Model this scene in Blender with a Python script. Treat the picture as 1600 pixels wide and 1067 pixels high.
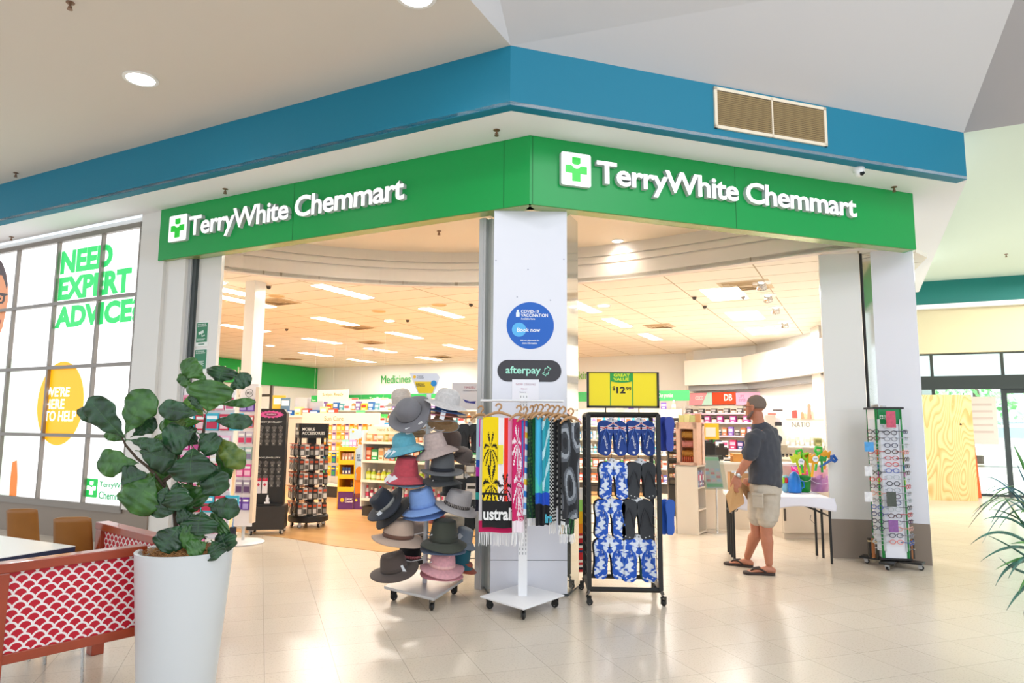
import bpy, bmesh, math, random
from math import sin, cos, radians, degrees, atan2, hypot, pi, sqrt
from mathutils import Vector, Matrix, Euler
R = random.Random(7)
for o in list(bpy.data.objects): bpy.data.objects.remove(o)
SC = bpy.context.scene
COL = SC.collection

# ---------------------------------------------------------------- camera
FPX = 1083.0; CAMH = 1.45
PIT = radians(6.925); ROL = radians(.468)
_fw = Vector((0, cos(PIT), sin(PIT))); _up = Vector((0, -sin(PIT), cos(PIT))); _r = Vector((1, 0, 0))
CR = cos(ROL)*_r + sin(ROL)*_up; CU = -sin(ROL)*_r + cos(ROL)*_up; CF = _fw
CAM = Vector((0, 0, CAMH))
cd = bpy.data.cameras.new('camera'); cam = bpy.data.objects.new('camera', cd); COL.objects.link(cam)
cam.matrix_world = Matrix(((CR.x, CU.x, -CF.x, 0), (CR.y, CU.y, -CF.y, 0), (CR.z, CU.z, -CF.z, CAMH), (0, 0, 0, 1)))
cd.sensor_width = 36; cd.lens = FPX/1600*36; cd.clip_start = .05; cd.clip_end = 300
SC.camera = cam
# ---------------------------------------------------------------- colour management, world
SC.view_settings.view_transform = 'Standard'; SC.view_settings.look = 'None'
SC.view_settings.gamma = 1; SC.view_settings.use_curve_mapping = False
SC.view_settings.exposure = EXPOSURE = 0.36
w = bpy.data.worlds.new('world'); SC.world = w; w.use_nodes = True
bg = w.node_tree.nodes['Background']; bg.inputs[0].default_value = (.86, .93, 1, 1); bg.inputs[1].default_value = 1.15

def area(name, loc, size, power, col=(1, 1, 1), rot=(0, 0, 0), sy=None, spread=180):
    l = bpy.data.lights.new(name, 'AREA'); l.energy = power; l.color = col; l.size = size
    if sy: l.shape = 'RECTANGLE'; l.size_y = sy
    l.spread = radians(spread)
    o = bpy.data.objects.new(name, l); COL.objects.link(o); o.location = loc; o.rotation_euler = rot
    return o
def spot(name, loc, power, col=(1, 1, 1), ang=110, blend=.8, rot=(0, 0, 0), r=.05):
    l = bpy.data.lights.new(name, 'SPOT'); l.energy = power; l.color = col; l.spot_size = radians(ang); l.spot_blend = blend; l.shadow_soft_size = r
    o = bpy.data.objects.new(name, l); COL.objects.link(o); o.location = loc; o.rotation_euler = rot
    return o
STRIPW = 44
area('entry_light', (-.6, 8.2, 3.9), 1.5, 45, (1, .93, .82), sy=.6)
area('mall_fill', (-1.5, 1.0, 6.5), 5, 130, (.93, .96, 1), sy=4, rot=(radians(12), 0, 0))  # unseen fill lamp high over the mall floor
area('mall_fill_right', (4.5, 2.0, 6.0), 3, 120, (.93, .96, 1), sy=3, rot=(radians(25), 0, 0))  # fill lamp added out of view to brighten the right pillar
area('far_bay_fill', (9.5, 11.5, 4.4), 4, 190, (.98, 1, .97), sy=2.5)  # lamp added below the far ceiling to brighten the plywood
area('outdoor_fill', (22, 26, 14), 18, 16000, (1, 1, 1), sy=14)  # lamp panel added above the car park, stands in for daylight

# ---------------------------------------------------------------- helpers
def ray(x, y): return CF + CR*((x-800)/FPX) - CU*((y-533.5)/FPX)
def flo(x, y, z=0.0):
    d = ray(x, y); return CAM + d*((z-CAMH)/d.z)
def onv(x, y, P, yaw):
    n = Vector((cos(radians(yaw)), -sin(radians(yaw)), 0)); d = ray(x, y)
    return CAM + d*((Vector(P)-CAM).dot(n)/d.dot(n))
def dep(x, y, P):
    d = ray(x, y); return CAM + d*(hypot(P[0], P[1])/hypot(d.x, d.y))
def aty(x, y, Y):
    d = ray(x, y); return CAM + d*(Y/d.y)
def srgb(h):
    if isinstance(h, str):
        h = h.lstrip('#'); c = [int(h[i:i+2], 16)/255 for i in (0, 2, 4)]
    else: c = [v/255 for v in h]
    return tuple(v/12.92 if v <= .04045 else ((v+.055)/1.055)**2.4 for v in c)
MATS = {}
def mat(name, col='#ffffff', rough=.5, metal=0, emi=0, emc=None, trans=0, bump=0, bscale=60, alpha=1, var=.0, coat=0, ior=1.5, sheen=0):
    if name in MATS: return MATS[name]
    m = bpy.data.materials.new(name); m.use_nodes = True; nt = m.node_tree; b = nt.nodes['Principled BSDF']
    c = srgb(col); b.inputs['Base Color'].default_value = (*c, 1)
    b.inputs['Roughness'].default_value = rough; b.inputs['Metallic'].default_value = metal
    b.inputs['IOR'].default_value = ior
    if coat: b.inputs['Coat Weight'].default_value = coat
    if sheen: b.inputs['Sheen Weight'].default_value = sheen
    if trans: b.inputs['Transmission Weight'].default_value = trans
    if alpha < 1: b.inputs['Alpha'].default_value = alpha
    if emi:
        b.inputs['Emission Color'].default_value = (*srgb(emc or col), 1); b.inputs['Emission Strength'].default_value = emi
    tc = nt.nodes.new('ShaderNodeTexCoord'); nz = nt.nodes.new('ShaderNodeTexNoise'); nz.inputs['Scale'].default_value = bscale
    nt.links.new(tc.outputs['Object'], nz.inputs['Vector'])
    mr = nt.nodes.new('ShaderNodeMapRange'); mr.inputs['To Min'].default_value = max(0, rough-.05); mr.inputs['To Max'].default_value = min(1, rough+.05)
    nt.links.new(nz.outputs['Fac'], mr.inputs['Value']); nt.links.new(mr.outputs[0], b.inputs['Roughness'])
    if bump:
        bp = nt.nodes.new('ShaderNodeBump'); bp.inputs['Strength'].default_value = bump; bp.inputs['Distance'].default_value = .01
        nt.links.new(nz.outputs['Fac'], bp.inputs['Height']); nt.links.new(bp.outputs[0], b.inputs['Normal'])
    if var:
        mx = nt.nodes.new('ShaderNodeMix'); mx.data_type = 'RGBA'
        mx.inputs['A'].default_value = (*[v*(1-var) for v in c], 1); mx.inputs['B'].default_value = (*[min(1, v*(1+var)) for v in c], 1)
        nt.links.new(nz.outputs['Fac'], mx.inputs['Factor']); nt.links.new(mx.outputs['Result'], b.inputs['Base Color'])
    MATS[name] = m; return m
def P(name, col, rough=.45, **k): return mat(name, col, rough, **k)
def C(col, rough=.45, **k):
    "plain coloured plastic or paper material, cached by its colour"
    return mat('paint_' + col.lstrip('#') + '_%d' % int(rough*100) + ''.join(sorted(k)), col, rough, **k)
GLASS = {}
def glass(name='clear_glass', tint='#f4fbfa', refl=.9):
    if name in MATS: return MATS[name]
    m = bpy.data.materials.new(name); m.use_nodes = True; nt = m.node_tree; nt.nodes.clear()
    out = nt.nodes.new('ShaderNodeOutputMaterial'); tr = nt.nodes.new('ShaderNodeBsdfTransparent'); gl = nt.nodes.new('ShaderNodeBsdfGlossy')
    tr.inputs[0].default_value = (*srgb(tint), 1); gl.inputs['Roughness'].default_value = .02
    fr = nt.nodes.new('ShaderNodeFresnel'); fr.inputs[0].default_value = 1.45
    ml = nt.nodes.new('ShaderNodeMath'); ml.operation = 'MULTIPLY'; ml.inputs[1].default_value = refl
    mx = nt.nodes.new('ShaderNodeMixShader')
    nt.links.new(fr.outputs[0], ml.inputs[0]); nt.links.new(ml.outputs[0], mx.inputs[0]); nt.links.new(tr.outputs[0], mx.inputs[1]); nt.links.new(gl.outputs[0], mx.inputs[2]); nt.links.new(mx.outputs[0], out.inputs[0])
    MATS[name] = m; return m

def rz(a): return Matrix.Rotation(a, 4, 'Z')
def rx(a): return Matrix.Rotation(a, 4, 'X')
def ry(a): return Matrix.Rotation(a, 4, 'Y')
def tr(x, y, z): return Matrix.Translation((x, y, z))
class MB:
    def __init__(s): s.v = []; s.f = []; s.mi = []; s.M = Matrix.Identity(4); s.m = 0
    def add(s, vs, fs, mi=None):
        n = len(s.v); s.v += [s.M @ Vector(v) for v in vs]; s.f += [[i+n for i in f] for f in fs]; s.mi += [s.m if mi is None else mi]*len(fs); return s
    def bx(s, x0, x1, y0, y1, z0, z1, mi=None):
        return s.add([(x0, y0, z0), (x1, y0, z0), (x1, y1, z0), (x0, y1, z0), (x0, y0, z1), (x1, y0, z1), (x1, y1, z1), (x0, y1, z1)],
                     [(0, 3, 2, 1), (4, 5, 6, 7), (0, 1, 5, 4), (1, 2, 6, 5), (2, 3, 7, 6), (3, 0, 4, 7)], mi)
    def box(s, c, d, mi=None): return s.bx(c[0]-d[0]/2, c[0]+d[0]/2, c[1]-d[1]/2, c[1]+d[1]/2, c[2]-d[2]/2, c[2]+d[2]/2, mi)
    def tube(s, pts, r, n=8, mi=None, caps=True):
        pts = [Vector(p) for p in pts]; rs = r if isinstance(r, (list, tuple)) else [r]*len(pts)
        vs = []; fs = []; prev = None
        for i, p in enumerate(pts):
            t = (pts[min(i+1, len(pts)-1)] - pts[max(i-1, 0)]).normalized()
            if prev is None:
                a = t.cross(Vector((0, 0, 1)));  a = a if a.length > .05 else t.cross(Vector((1, 0, 0)))
                a.normalize()
            else: a = (prev - t*prev.dot(t)).normalized()
            prev = a; b = t.cross(a)
            for k in range(n):
                an = 2*pi*k/n; vs.append(p + (a*cos(an) + b*sin(an))*rs[i])
        for i in range(len(pts)-1):
            for k in range(n):
                k2 = (k+1) % n; fs.append((i*n+k, i*n+k2, (i+1)*n+k2, (i+1)*n+k))
        if caps: fs.append(tuple(range(n))[::-1]); fs.append(tuple((len(pts)-1)*n+k for k in range(n)))
        return s.add(vs, fs, mi)
    def lathe(s, prof, n=24, c=(0, 0, 0), sx=1, sy=1, mi=None, caps=True):
        vs = []; fs = []
        for (r, z) in prof:
            for k in range(n):
                a = 2*pi*k/n; vs.append((c[0]+r*cos(a)*sx, c[1]+r*sin(a)*sy, c[2]+z))
        for i in range(len(prof)-1):
            for k in range(n):
                k2 = (k+1) % n; fs.append((i*n+k, i*n+k2, (i+1)*n+k2, (i+1)*n+k))
        if caps:
            if prof[0][0] > 1e-4: fs.append(tuple(range(n))[::-1])
            if prof[-1][0] > 1e-4: fs.append(tuple((len(prof)-1)*n+k for k in range(n)))
        return s.add(vs, fs, mi)
    def loft(s, rings, mi=None, caps=True, closed=True):
        n = len(rings[0]); vs = [v for r in rings for v in r]; fs = []
        for i in range(len(rings)-1):
            for k in range(n if closed else n-1):
                k2 = (k+1) % n; fs.append((i*n+k, i*n+k2, (i+1)*n+k2, (i+1)*n+k))
        if caps and closed: fs.append(tuple(range(n))[::-1]); fs.append(tuple((len(rings)-1)*n+k for k in range(n)))
        return s.add(vs, fs, mi)
    def prism(s, pts, y0, y1, mi=None):
        "outline in x,z extruded along y"
        n = len(pts); vs = [(p[0], y0, p[1]) for p in pts] + [(p[0], y1, p[1]) for p in pts]
        return s.add(vs, [tuple(range(n)), tuple(range(2*n-1, n-1, -1))] + [(i, n+i, n+(i+1) % n, (i+1) % n) for i in range(n)], mi)
    def slab(s, pts, z0, z1, mi=None):
        "outline in x,y extruded along z"
        n = len(pts); vs = [(p[0], p[1], z0) for p in pts] + [(p[0], p[1], z1) for p in pts]
        return s.add(vs, [tuple(range(n))[::-1], tuple(range(n, 2*n))] + [(i, (i+1) % n, n+(i+1) % n, n+i) for i in range(n)], mi)
    def ball(s, c, r, n=16, m=10, mi=None):
        if not isinstance(r, (tuple, list)): r = (r, r, r)
        rings = []
        vs = []; fs = []
        for i in range(m+1):
            th = pi*i/m
            for k in range(n):
                a = 2*pi*k/n; vs.append((c[0]+r[0]*sin(th)*cos(a), c[1]+r[1]*sin(th)*sin(a), c[2]-r[2]*cos(th)))
        for i in range(m):
            for k in range(n):
                k2 = (k+1) % n; fs.append((i*n+k, i*n+k2, (i+1)*n+k2, (i+1)*n+k))
        return s.add(vs, fs, mi)
    def grid(s, fn, nu, nv, mi=None, cu=False):
        vs = [fn(i/nu, j/nv) for j in range(nv+1) for i in range(nu+1)]
        fs = [(j*(nu+1)+i, j*(nu+1)+i+1, (j+1)*(nu+1)+i+1, (j+1)*(nu+1)+i) for j in range(nv) for i in range(nu)]
        return s.add(vs, fs, mi)
    def poly(s, pts, mi=None): return s.add(pts, [tuple(range(len(pts)))], mi)
    def mesh(s, name, mats, smooth=38, merge=True):
        me = bpy.data.meshes.new(name); me.from_pydata([tuple(v) for v in s.v], [], s.f); 
        for m in (mats if isinstance(mats, (list, tuple)) else [mats]): me.materials.append(m)
        me.polygons.foreach_set('material_index', s.mi)
        if merge:
            bm = bmesh.new(); bm.from_mesh(me); bmesh.ops.remove_doubles(bm, verts=bm.verts, dist=1e-5); bmesh.ops.recalc_face_normals(bm, faces=bm.faces); bm.to_mesh(me); bm.free()
        if smooth:
            me.polygons.foreach_set('use_smooth', [True]*len(me.polygons)); me.set_sharp_from_angle(angle=radians(smooth))
        me.update(); return me
    def build(s, name, mats, parent=None, loc=None, rot=0, smooth=38, bevel=0, label=None, solid=0, sub=0, merge=True):
        o = bpy.data.objects.new(name, s.mesh(name, mats, smooth, merge)); COL.objects.link(o)
        if parent is not None: o.parent = parent
        if loc is not None: o.location = loc
        if rot: o.rotation_euler = (0, 0, rot) if not isinstance(rot, (tuple, list)) else rot
        if solid: md = o.modifiers.new('solid', 'SOLIDIFY'); md.thickness = solid; md.offset = 0
        if sub: md = o.modifiers.new('sub', 'SUBSURF'); md.levels = sub; md.render_levels = sub
        if bevel: md = o.modifiers.new('bevel', 'BEVEL'); md.width = bevel; md.segments = 2; md.limit_method = 'ANGLE'; md.angle_limit = radians(40)
        if label: o['label'] = label
        return o
def tag(o, label, cat, group=None, kind=None):
    o['label'] = label; o['category'] = cat
    if group: o['group'] = group
    if kind: o['kind'] = kind
    return o
def thing(name, label, cat, loc=(0, 0, 0), rot=0, group=None):
    o = bpy.data.objects.new(name, None); COL.objects.link(o); o.empty_display_size = .1; o.location = loc; o.rotation_euler = (0, 0, rot) if isinstance(rot, (int, float)) else rot
    return tag(o, label, cat, group)
def struct(o, label=None):
    o['kind'] = 'structure'
    if label: o['label'] = label
    return o
def dup(root, loc=None, rot=None, label=None, scale=None, group=None):
    def cp(o, par):
        c = o.copy(); COL.objects.link(c)
        if par is not None: c.parent = par
        for ch in KIDS(o): cp(ch, c)
        return c
    r = cp(root, None)
    if loc is not None: r.location = loc
    if rot is not None: r.rotation_euler = (0, 0, rot) if not isinstance(rot, (tuple, list)) else rot
    if label: r['label'] = label
    if scale: r.scale = (scale,)*3 if not isinstance(scale, (tuple, list)) else scale
    if group: r['group'] = group
    return r
def KIDS(o): return [c for c in bpy.data.objects if c.parent == o] if False else list(o.children)
TXT = {}
def text_mesh(s, bold=0.0, extrude=0.0, italic=0.0, res=3, track=1.0, line=1.0, align='LEFT'):
    cu = bpy.data.curves.new('txt', 'FONT'); cu.body = s; cu.size = 1; cu.offset = bold; cu.extrude = extrude; cu.shear = italic; cu.resolution_u = res
    cu.space_character = track; cu.space_line = line; cu.align_x = align
    o = bpy.data.objects.new('txt', cu); COL.objects.link(o)
    dg = bpy.context.evaluated_depsgraph_get(); me = bpy.data.meshes.new_from_object(o.evaluated_get(dg))
    bpy.data.objects.remove(o); bpy.data.curves.remove(cu); return me
def text(name, s, mats, parent, x, z, w=None, h=None, y=0, depth=.002, bold=0.0, italic=0.0, track=1.0, line=1.0, align='LEFT', rot=0, M=None, label=None, res=3):
    """writing as a mesh facing local -y: (x, z) lower left corner (or the centre), fitted to width w and height h"""
    me = text_mesh(s, bold, .5, italic, res, track, line, align)
    xs = [v.co.x for v in me.vertices]; ys = [v.co.y for v in me.vertices]
    x0, x1, y0, y1 = min(xs), max(xs), min(ys), max(ys)
    sx = w/(x1-x0) if w else None; sy = h/(y1-y0) if h else None
    sx = sx or sy; sy = sy or sx
    cx = x0 if align == 'LEFT' else (x0+x1)/2; cz = y0 if align == 'LEFT' else (y0+y1)/2
    for v in me.vertices:
        a, b, c = (v.co.x-cx)*sx, (v.co.y-cz)*sy, v.co.z*depth
        if rot: a, b = a*cos(rot)-b*sin(rot), a*sin(rot)+b*cos(rot)
        q = Vector((x+a, y-c, z+b)); v.co = M @ q if M is not None else q
    me.materials.clear()
    for m in (mats if isinstance(mats, (list, tuple)) else [mats]): me.materials.append(m)
    if isinstance(mats, (list, tuple)) and len(mats) > 1:
        for p in me.polygons: p.material_index = 1 if abs(p.normal.y if M is None else (M.to_3x3().inverted() @ p.normal).y) < .5 else 0
    o = bpy.data.objects.new(name, me); COL.objects.link(o); me.name = name
    if parent is not None: o.parent = parent
    if label: o['label'] = label
    return o
def disc(mb, cx, cz, r, y0, y1, n=40, rzz=None, mi=None):
    rzz = rzz or r; mb.prism([(cx+r*cos(2*pi*k/n), cz+rzz*sin(2*pi*k/n)) for k in range(n)], y0, y1, mi)
def rrect(x0, x1, z0, z1, r, n=5):
    pts = []
    for cx, cz, a0 in ((x1-r, z1-r, 0), (x0+r, z1-r, 90), (x0+r, z0+r, 180), (x1-r, z0+r, 270)):
        for k in range(n+1):
            a = radians(a0+90*k/n); pts.append((cx+r*cos(a), cz+r*sin(a)))
    return pts
ORD = ['first', 'second', 'third', 'fourth', 'fifth', 'sixth', 'seventh', 'eighth', 'ninth', 'tenth', 'eleventh', 'twelfth', 'thirteenth', 'fourteenth', 'fifteenth', 'sixteenth', 'seventeenth', 'eighteenth', 'nineteenth', 'twentieth', 'twenty-first', 'twenty-second', 'twenty-third', 'twenty-fourth', 'twenty-fifth', 'twenty-sixth', 'twenty-seventh', 'twenty-eighth', 'twenty-ninth', 'thirtieth']
# plan frames: L facade runs to the left of the corner, R facade to its right; local x runs right, local y runs into the shop
LYAW = -62.78; RYAW = 71.03; P0 = Vector((.147, 5.973, 0))
ROTL = radians(90-(LYAW+180)); ROTR = radians(90-RYAW)
ML = Matrix.Translation(P0) @ rz(ROTL); MR = Matrix.Translation(P0) @ rz(ROTR)
MLi = ML.inverted(); MRi = MR.inverted()
def SL(u, v, z=0): return ML @ Vector((u, v, z))
def SR(u, v, z=0): return MR @ Vector((u, v, z))
def lL(x, y): return MLi @ onv(x, y, P0, LYAW)
def lR(x, y): return MRi @ onv(x, y, P0, RYAW)
def pix(p):
    v = Vector(p)-CAM; z = v.dot(CF); return (800+FPX*v.dot(CR)/z, 533.5-FPX*v.dot(CU)/z)

# ================================================================ the setting
def tile_floor():
    m = bpy.data.materials.new('cream_terrazzo_tiles'); m.use_nodes = True; nt = m.node_tree; b = nt.nodes['Principled BSDF']; N = nt.nodes.new; Lk = nt.links.new
    tc = N('ShaderNodeTexCoord'); mp = N('ShaderNodeMapping'); mp.vector_type = 'TEXTURE'
    a = radians(19.74); mp.inputs['Rotation'].default_value = (0, 0, a)
    n = Vector((cos(-a), -sin(-a), 0)); t = Vector((sin(-a), cos(-a), 0)); o = n*.09 + t*4.08
    mp.inputs['Location'].default_value = (o.x, o.y, 0)
    Lk(tc.outputs['Object'], mp.inputs[0])
    br = N('ShaderNodeTexBrick'); br.offset = 0; br.inputs['Scale'].default_value = 1/.405
    br.inputs['Brick Width'].default_value = 1; br.inputs['Row Height'].default_value = 1; br.inputs['Mortar Size'].default_value = .007; br.inputs['Mortar Smooth'].default_value = .3
    br.inputs['Color1'].default_value = (*srgb('#d6cab9'), 1); br.inputs['Color2'].default_value = (*srgb('#d2c5b4'), 1); br.inputs['Mortar'].default_value = (*srgb('#b8ac9c'), 1)
    Lk(mp.outputs[0], br.inputs['Vector'])
    vo = N('ShaderNodeTexNoise'); vo.inputs['Scale'].default_value = 90; vo.inputs['Detail'].default_value = 4; Lk(tc.outputs['Object'], vo.inputs['Vector'])
    cr = N('ShaderNodeValToRGB'); cr.color_ramp.elements[0].position = .36; cr.color_ramp.elements[0].color = (.74, .71, .66, 1); cr.color_ramp.elements[1].position = .45; cr.color_ramp.elements[1].color = (1, 1, 1, 1)
    Lk(vo.outputs['Fac'], cr.inputs[0])
    mx = N('ShaderNodeMix'); mx.data_type = 'RGBA'; mx.blend_type = 'MULTIPLY'; mx.inputs['Factor'].default_value = .55
    Lk(br.outputs['Color'], mx.inputs['A']); Lk(cr.outputs[0], mx.inputs['B']); Lk(mx.outputs['Result'], b.inputs['Base Color'])
    b.inputs['Roughness'].default_value = .24; b.inputs['IOR'].default_value = 1.42
    return m
def timber_floor():
    m = bpy.data.materials.new('oak_plank_floor'); m.use_nodes = True; nt = m.node_tree; b = nt.nodes['Principled BSDF']; N = nt.nodes.new; Lk = nt.links.new
    tc = N('ShaderNodeTexCoord'); mp = N('ShaderNodeMapping'); mp.inputs['Rotation'].default_value = (0, 0, radians(27.2)); Lk(tc.outputs['Object'], mp.inputs[0])
    br = N('ShaderNodeTexBrick'); br.inputs['Scale'].default_value = 1; br.inputs['Brick Width'].default_value = 1.2; br.inputs['Row Height'].default_value = .13; br.inputs['Mortar Size'].default_value = .0015
    br.inputs['Color1'].default_value = (*srgb('#d3a56c'), 1); br.inputs['Color2'].default_value = (*srgb('#c4935a'), 1); br.inputs['Mortar'].default_value = (*srgb('#a0703c'), 1)
    Lk(mp.outputs[0], br.inputs['Vector'])
    mp2 = N('ShaderNodeMapping'); mp2.inputs['Scale'].default_value = (1.5, 22, 1); mp2.inputs['Rotation'].default_value = (0, 0, radians(27.2)); Lk(tc.outputs['Object'], mp2.inputs[0])
    nz = N('ShaderNodeTexNoise'); nz.inputs['Scale'].default_value = 3; nz.inputs['Detail'].default_value = 5; Lk(mp2.outputs[0], nz.inputs['Vector'])
    cr = N('ShaderNodeValToRGB'); cr.color_ramp.elements[0].position = .3; cr.color_ramp.elements[0].color = (.74, .66, .55, 1); cr.color_ramp.elements[1].position = .65; cr.color_ramp.elements[1].color = (1, 1, 1, 1); Lk(nz.outputs['Fac'], cr.inputs[0])
    mx = N('ShaderNodeMix'); mx.data_type = 'RGBA'; mx.blend_type = 'MULTIPLY'; mx.inputs['Factor'].default_value = .7
    Lk(br.outputs['Color'], mx.inputs['A']); Lk(cr.outputs[0], mx.inputs['B']); Lk(mx.outputs['Result'], b.inputs['Base Color']); b.inputs['Roughness'].default_value = .3
    return m
def ceil_tiles():
    m = bpy.data.materials.new('ceiling_grid_tiles'); m.use_nodes = True; nt = m.node_tree; b = nt.nodes['Principled BSDF']; N = nt.nodes.new; Lk = nt.links.new
    tc = N('ShaderNodeTexCoord'); mp = N('ShaderNodeMapping'); mp.vector_type = 'TEXTURE'; mp.inputs['Rotation'].default_value = (0, 0, ROTL); mp.inputs['Location'].default_value = (P0.x+.25, P0.y+.1, 0); Lk(tc.outputs['Object'], mp.inputs[0])
    br = N('ShaderNodeTexBrick'); br.offset = 0; br.inputs['Scale'].default_value = 1; br.inputs['Brick Width'].default_value = 1.2; br.inputs['Row Height'].default_value = .6; br.inputs['Mortar Size'].default_value = .011; br.inputs['Mortar Smooth'].default_value = .2
    br.inputs['Color1'].default_value = (*srgb('#f6f0e4'), 1); br.inputs['Color2'].default_value = (*srgb('#f4ede0'), 1); br.inputs['Mortar'].default_value = (*srgb('#b8a88e'), 1)
    Lk(mp.outputs[0], br.inputs['Vector']); Lk(br.outputs['Color'], b.inputs['Base Color']); b.inputs['Roughness'].default_value = .8
    return m
M_TILE = tile_floor(); M_OAK = timber_floor(); M_CEIL = ceil_tiles()
M_WHITE = mat('white_plaster', '#f6f6fa', .7); M_CREAM = mat('cream_plaster', '#ddd6cd', .75); M_GREYC = mat('pale_grey_ceiling', '#d2d1d4', .7); M_CREAM2 = mat('warm_plaster', '#e6d8c4', .7)
M_TEAL = mat('teal_paint', '#007a98', .6); M_GREEN = mat('sign_green', '#009f4a', .38); M_GREENP = mat('green_paint', '#12a84c', .5)
M_ALU = mat('brushed_aluminium', '#c6c7c8', .35, metal=.35); M_CHROME = mat('chrome', '#e2e2e2', .1, metal=1); M_STEEL = mat('satin_steel', '#c9c8c6', .28, metal=1)
M_DARK = mat('dark_bronze_frame', '#3a4243', .4); M_BLACK = mat('black_powder_coat', '#1a1919', .45); M_TAUPE = mat('taupe_skirting', '#8f8174', .4)
M_PANEL = mat('glossy_white_panel', '#e4e5ee', .14, coat=.5); M_PANELW = mat('glossy_cream_panel', '#e2dfda', .16, coat=.4); M_MIRROR = mat('mirror_panel', '#e6e8e2', .06, metal=.85)
M_WMETAL = mat('white_powder_coat', '#eeeef0', .35); M_WPL = mat('white_plastic', '#f1f0ee', .4); M_RUBBER = mat('black_rubber', '#121212', .6)

fl = MB(); fl.slab([(-16, -3), (16, -3), (24, 17.2), (20, 32), (-22, 32)], -.05, 0)
struct(fl.build('floor', M_TILE), 'cream terrazzo tiles of the mall and shop entrance')
tp = [flo(x, y) for x, y in ((330, 828), (400, 835), (430, 840), (520, 856), (640, 874), (760, 884))]
tp = [(p.x, p.y) for p in tp] + [tuple(SL(4, 3.2)[:2]), tuple(SL(3.5, 13.9)[:2]), tuple(SL(-15, 13.9)[:2]), tuple(SL(-15, 2.4)[:2])]
# timber floor stops in a curve behind the central pillar
tp = [(p[0], p[1]) for p in ([flo(330, 826), flo(400, 834.5), flo(450, 841), flo(520, 853), flo(600, 863), flo(680, 863), flo(760, 846), flo(850, 820), flo(900, 790)])] + [tuple(SL(-.5, 13.9)[:2]), tuple(SL(-15.3, 13.9)[:2]), tuple(SL(-15.3, 1.2)[:2])]
fl = MB(); fl.slab(tp, 0, .004); struct(fl.build('floor_timber', M_OAK, smooth=0), 'honey coloured timber plank floor inside the shop')

# bulkhead plans (world xy)
TC = flo(797, 163, 4.05); TR = flo(1511, 280, 4.05); TLd = (ML.to_3x3() @ Vector((-1, 0, 0)))
TL = Vector((TC.x, TC.y, 0)) + TLd*9.5
A2 = flo(735, 0, 4.56); B2 = flo(1600, 193, 4.56)
ZS, ZT = 4.05, 4.56
# teal faces
tb = MB(); a, b_, c = Vector((TL.x, TL.y, 0)), Vector((TC.x, TC.y, 0)), Vector((TR.x, TR.y, 0))
def wallseg(mb, p, q, z0, z1, th, mi=None):
    d = (Vector((q[0]-p[0], q[1]-p[1], 0))).normalized(); n = Vector((-d.y, d.x, 0))*th
    mb.slab([(p[0], p[1]), (q[0], q[1]), (q[0]+n.x, q[1]+n.y), (p[0]+n.x, p[1]+n.y)], z0, z1, mi)
_n1 = Vector((-(b_-a).y, (b_-a).x, 0)).normalized()*.12; _n2 = Vector((-(c-b_).y, (c-b_).x, 0)).normalized()*.12; tb.slab([tuple(a[:2]), tuple(b_[:2]), tuple(c[:2]), tuple((c+_n2)[:2]), tuple((b_+(_n1+_n2)/2)[:2]), tuple((a+_n1)[:2])], ZS-.004, ZT)
struct(tb.build('trim_1', M_TEAL, smooth=0), 'teal painted bulkhead band around the mall ceiling')
# soffit between teal band and fascia, continuing past the right end of the shop
SF = flo(1436, 456, 4.05)
sf = MB(); sf.slab([(a.x, a.y), (b_.x, b_.y), (c.x, c.y), (SF.x, SF.y), tuple((Vector((SF.x, SF.y, 0))+Vector((-2, 2, 0)))[:2]), tuple(SR(4.5, .02)[:2]), tuple(SR(0, .02)[:2]), tuple(SL(-4.95, .02)[:2]), tuple(SL(-12, .02)[:2])], ZS, ZS+.03)
struct(sf.build('ceiling_soffit', M_WHITE, smooth=0), 'white soffit between teal band and green sign')
# mall ceilings
cl = MB(); cl.slab([(TL.x, TL.y), (TC.x, TC.y), (A2.x, A2.y), (A2.x-2.2*(TC.x-A2.x)*3, A2.y-6), (-16, -1)], ZT, ZT+.05)
struct(cl.build('ceiling_left', M_CREAM, smooth=0), 'flat cream mall ceiling on the left')
# raked coffer faces rising from the teal band
dA = (Vector((A2.x, A2.y, 0))-b_).normalized(); dR = (c-b_).normalized(); dB = (Vector((B2.x, B2.y, 0))-c).normalized()
ap = b_ + (dA+dR).normalized()*0  # apex construction below
def inter(p, d, q, e):
    k = (d.x*e.y-d.y*e.x); t = ((q.x-p.x)*e.y-(q.y-p.y)*e.x)/k; return p+d*t
RISE = .62
nR = Vector((dR.y, -dR.x, 0)); ofs = 3.4
h1 = flo(840, 0, ZT+.4); h1 = Vector((h1.x, h1.y, 0)); h2 = flo(1585, 0, ZT+.62); h2 = Vector((h2.x, h2.y, 0))
t1 = (h1-b_); t2 = (h2-c)
k1 = ofs/t1.dot(nR); k2 = ofs/t2.dot(nR)
sl = ofs*(.62/((h2-c).dot(nR)))
hb = b_+t1*k1; hc = c+t2*k2
cs = MB()
Z = Vector((0, 0, ZT)); Zs = Vector((0, 0, ZT+sl))
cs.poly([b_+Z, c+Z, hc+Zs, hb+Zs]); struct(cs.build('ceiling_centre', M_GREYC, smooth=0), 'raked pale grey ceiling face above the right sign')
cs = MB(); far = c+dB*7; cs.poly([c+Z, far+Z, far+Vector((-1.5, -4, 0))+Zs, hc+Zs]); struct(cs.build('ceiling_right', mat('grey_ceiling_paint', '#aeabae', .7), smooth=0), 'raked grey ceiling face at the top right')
cs = MB(); A9 = b_+dA*6; cs.poly([b_+Z, hb+Zs, A9+Vector((1.5, 0, 0))+Zs, A9+Z]); struct(cs.build('ceiling_coffer_left', M_GREYC, smooth=0), 'narrow left cheek of the raked ceiling')
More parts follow.
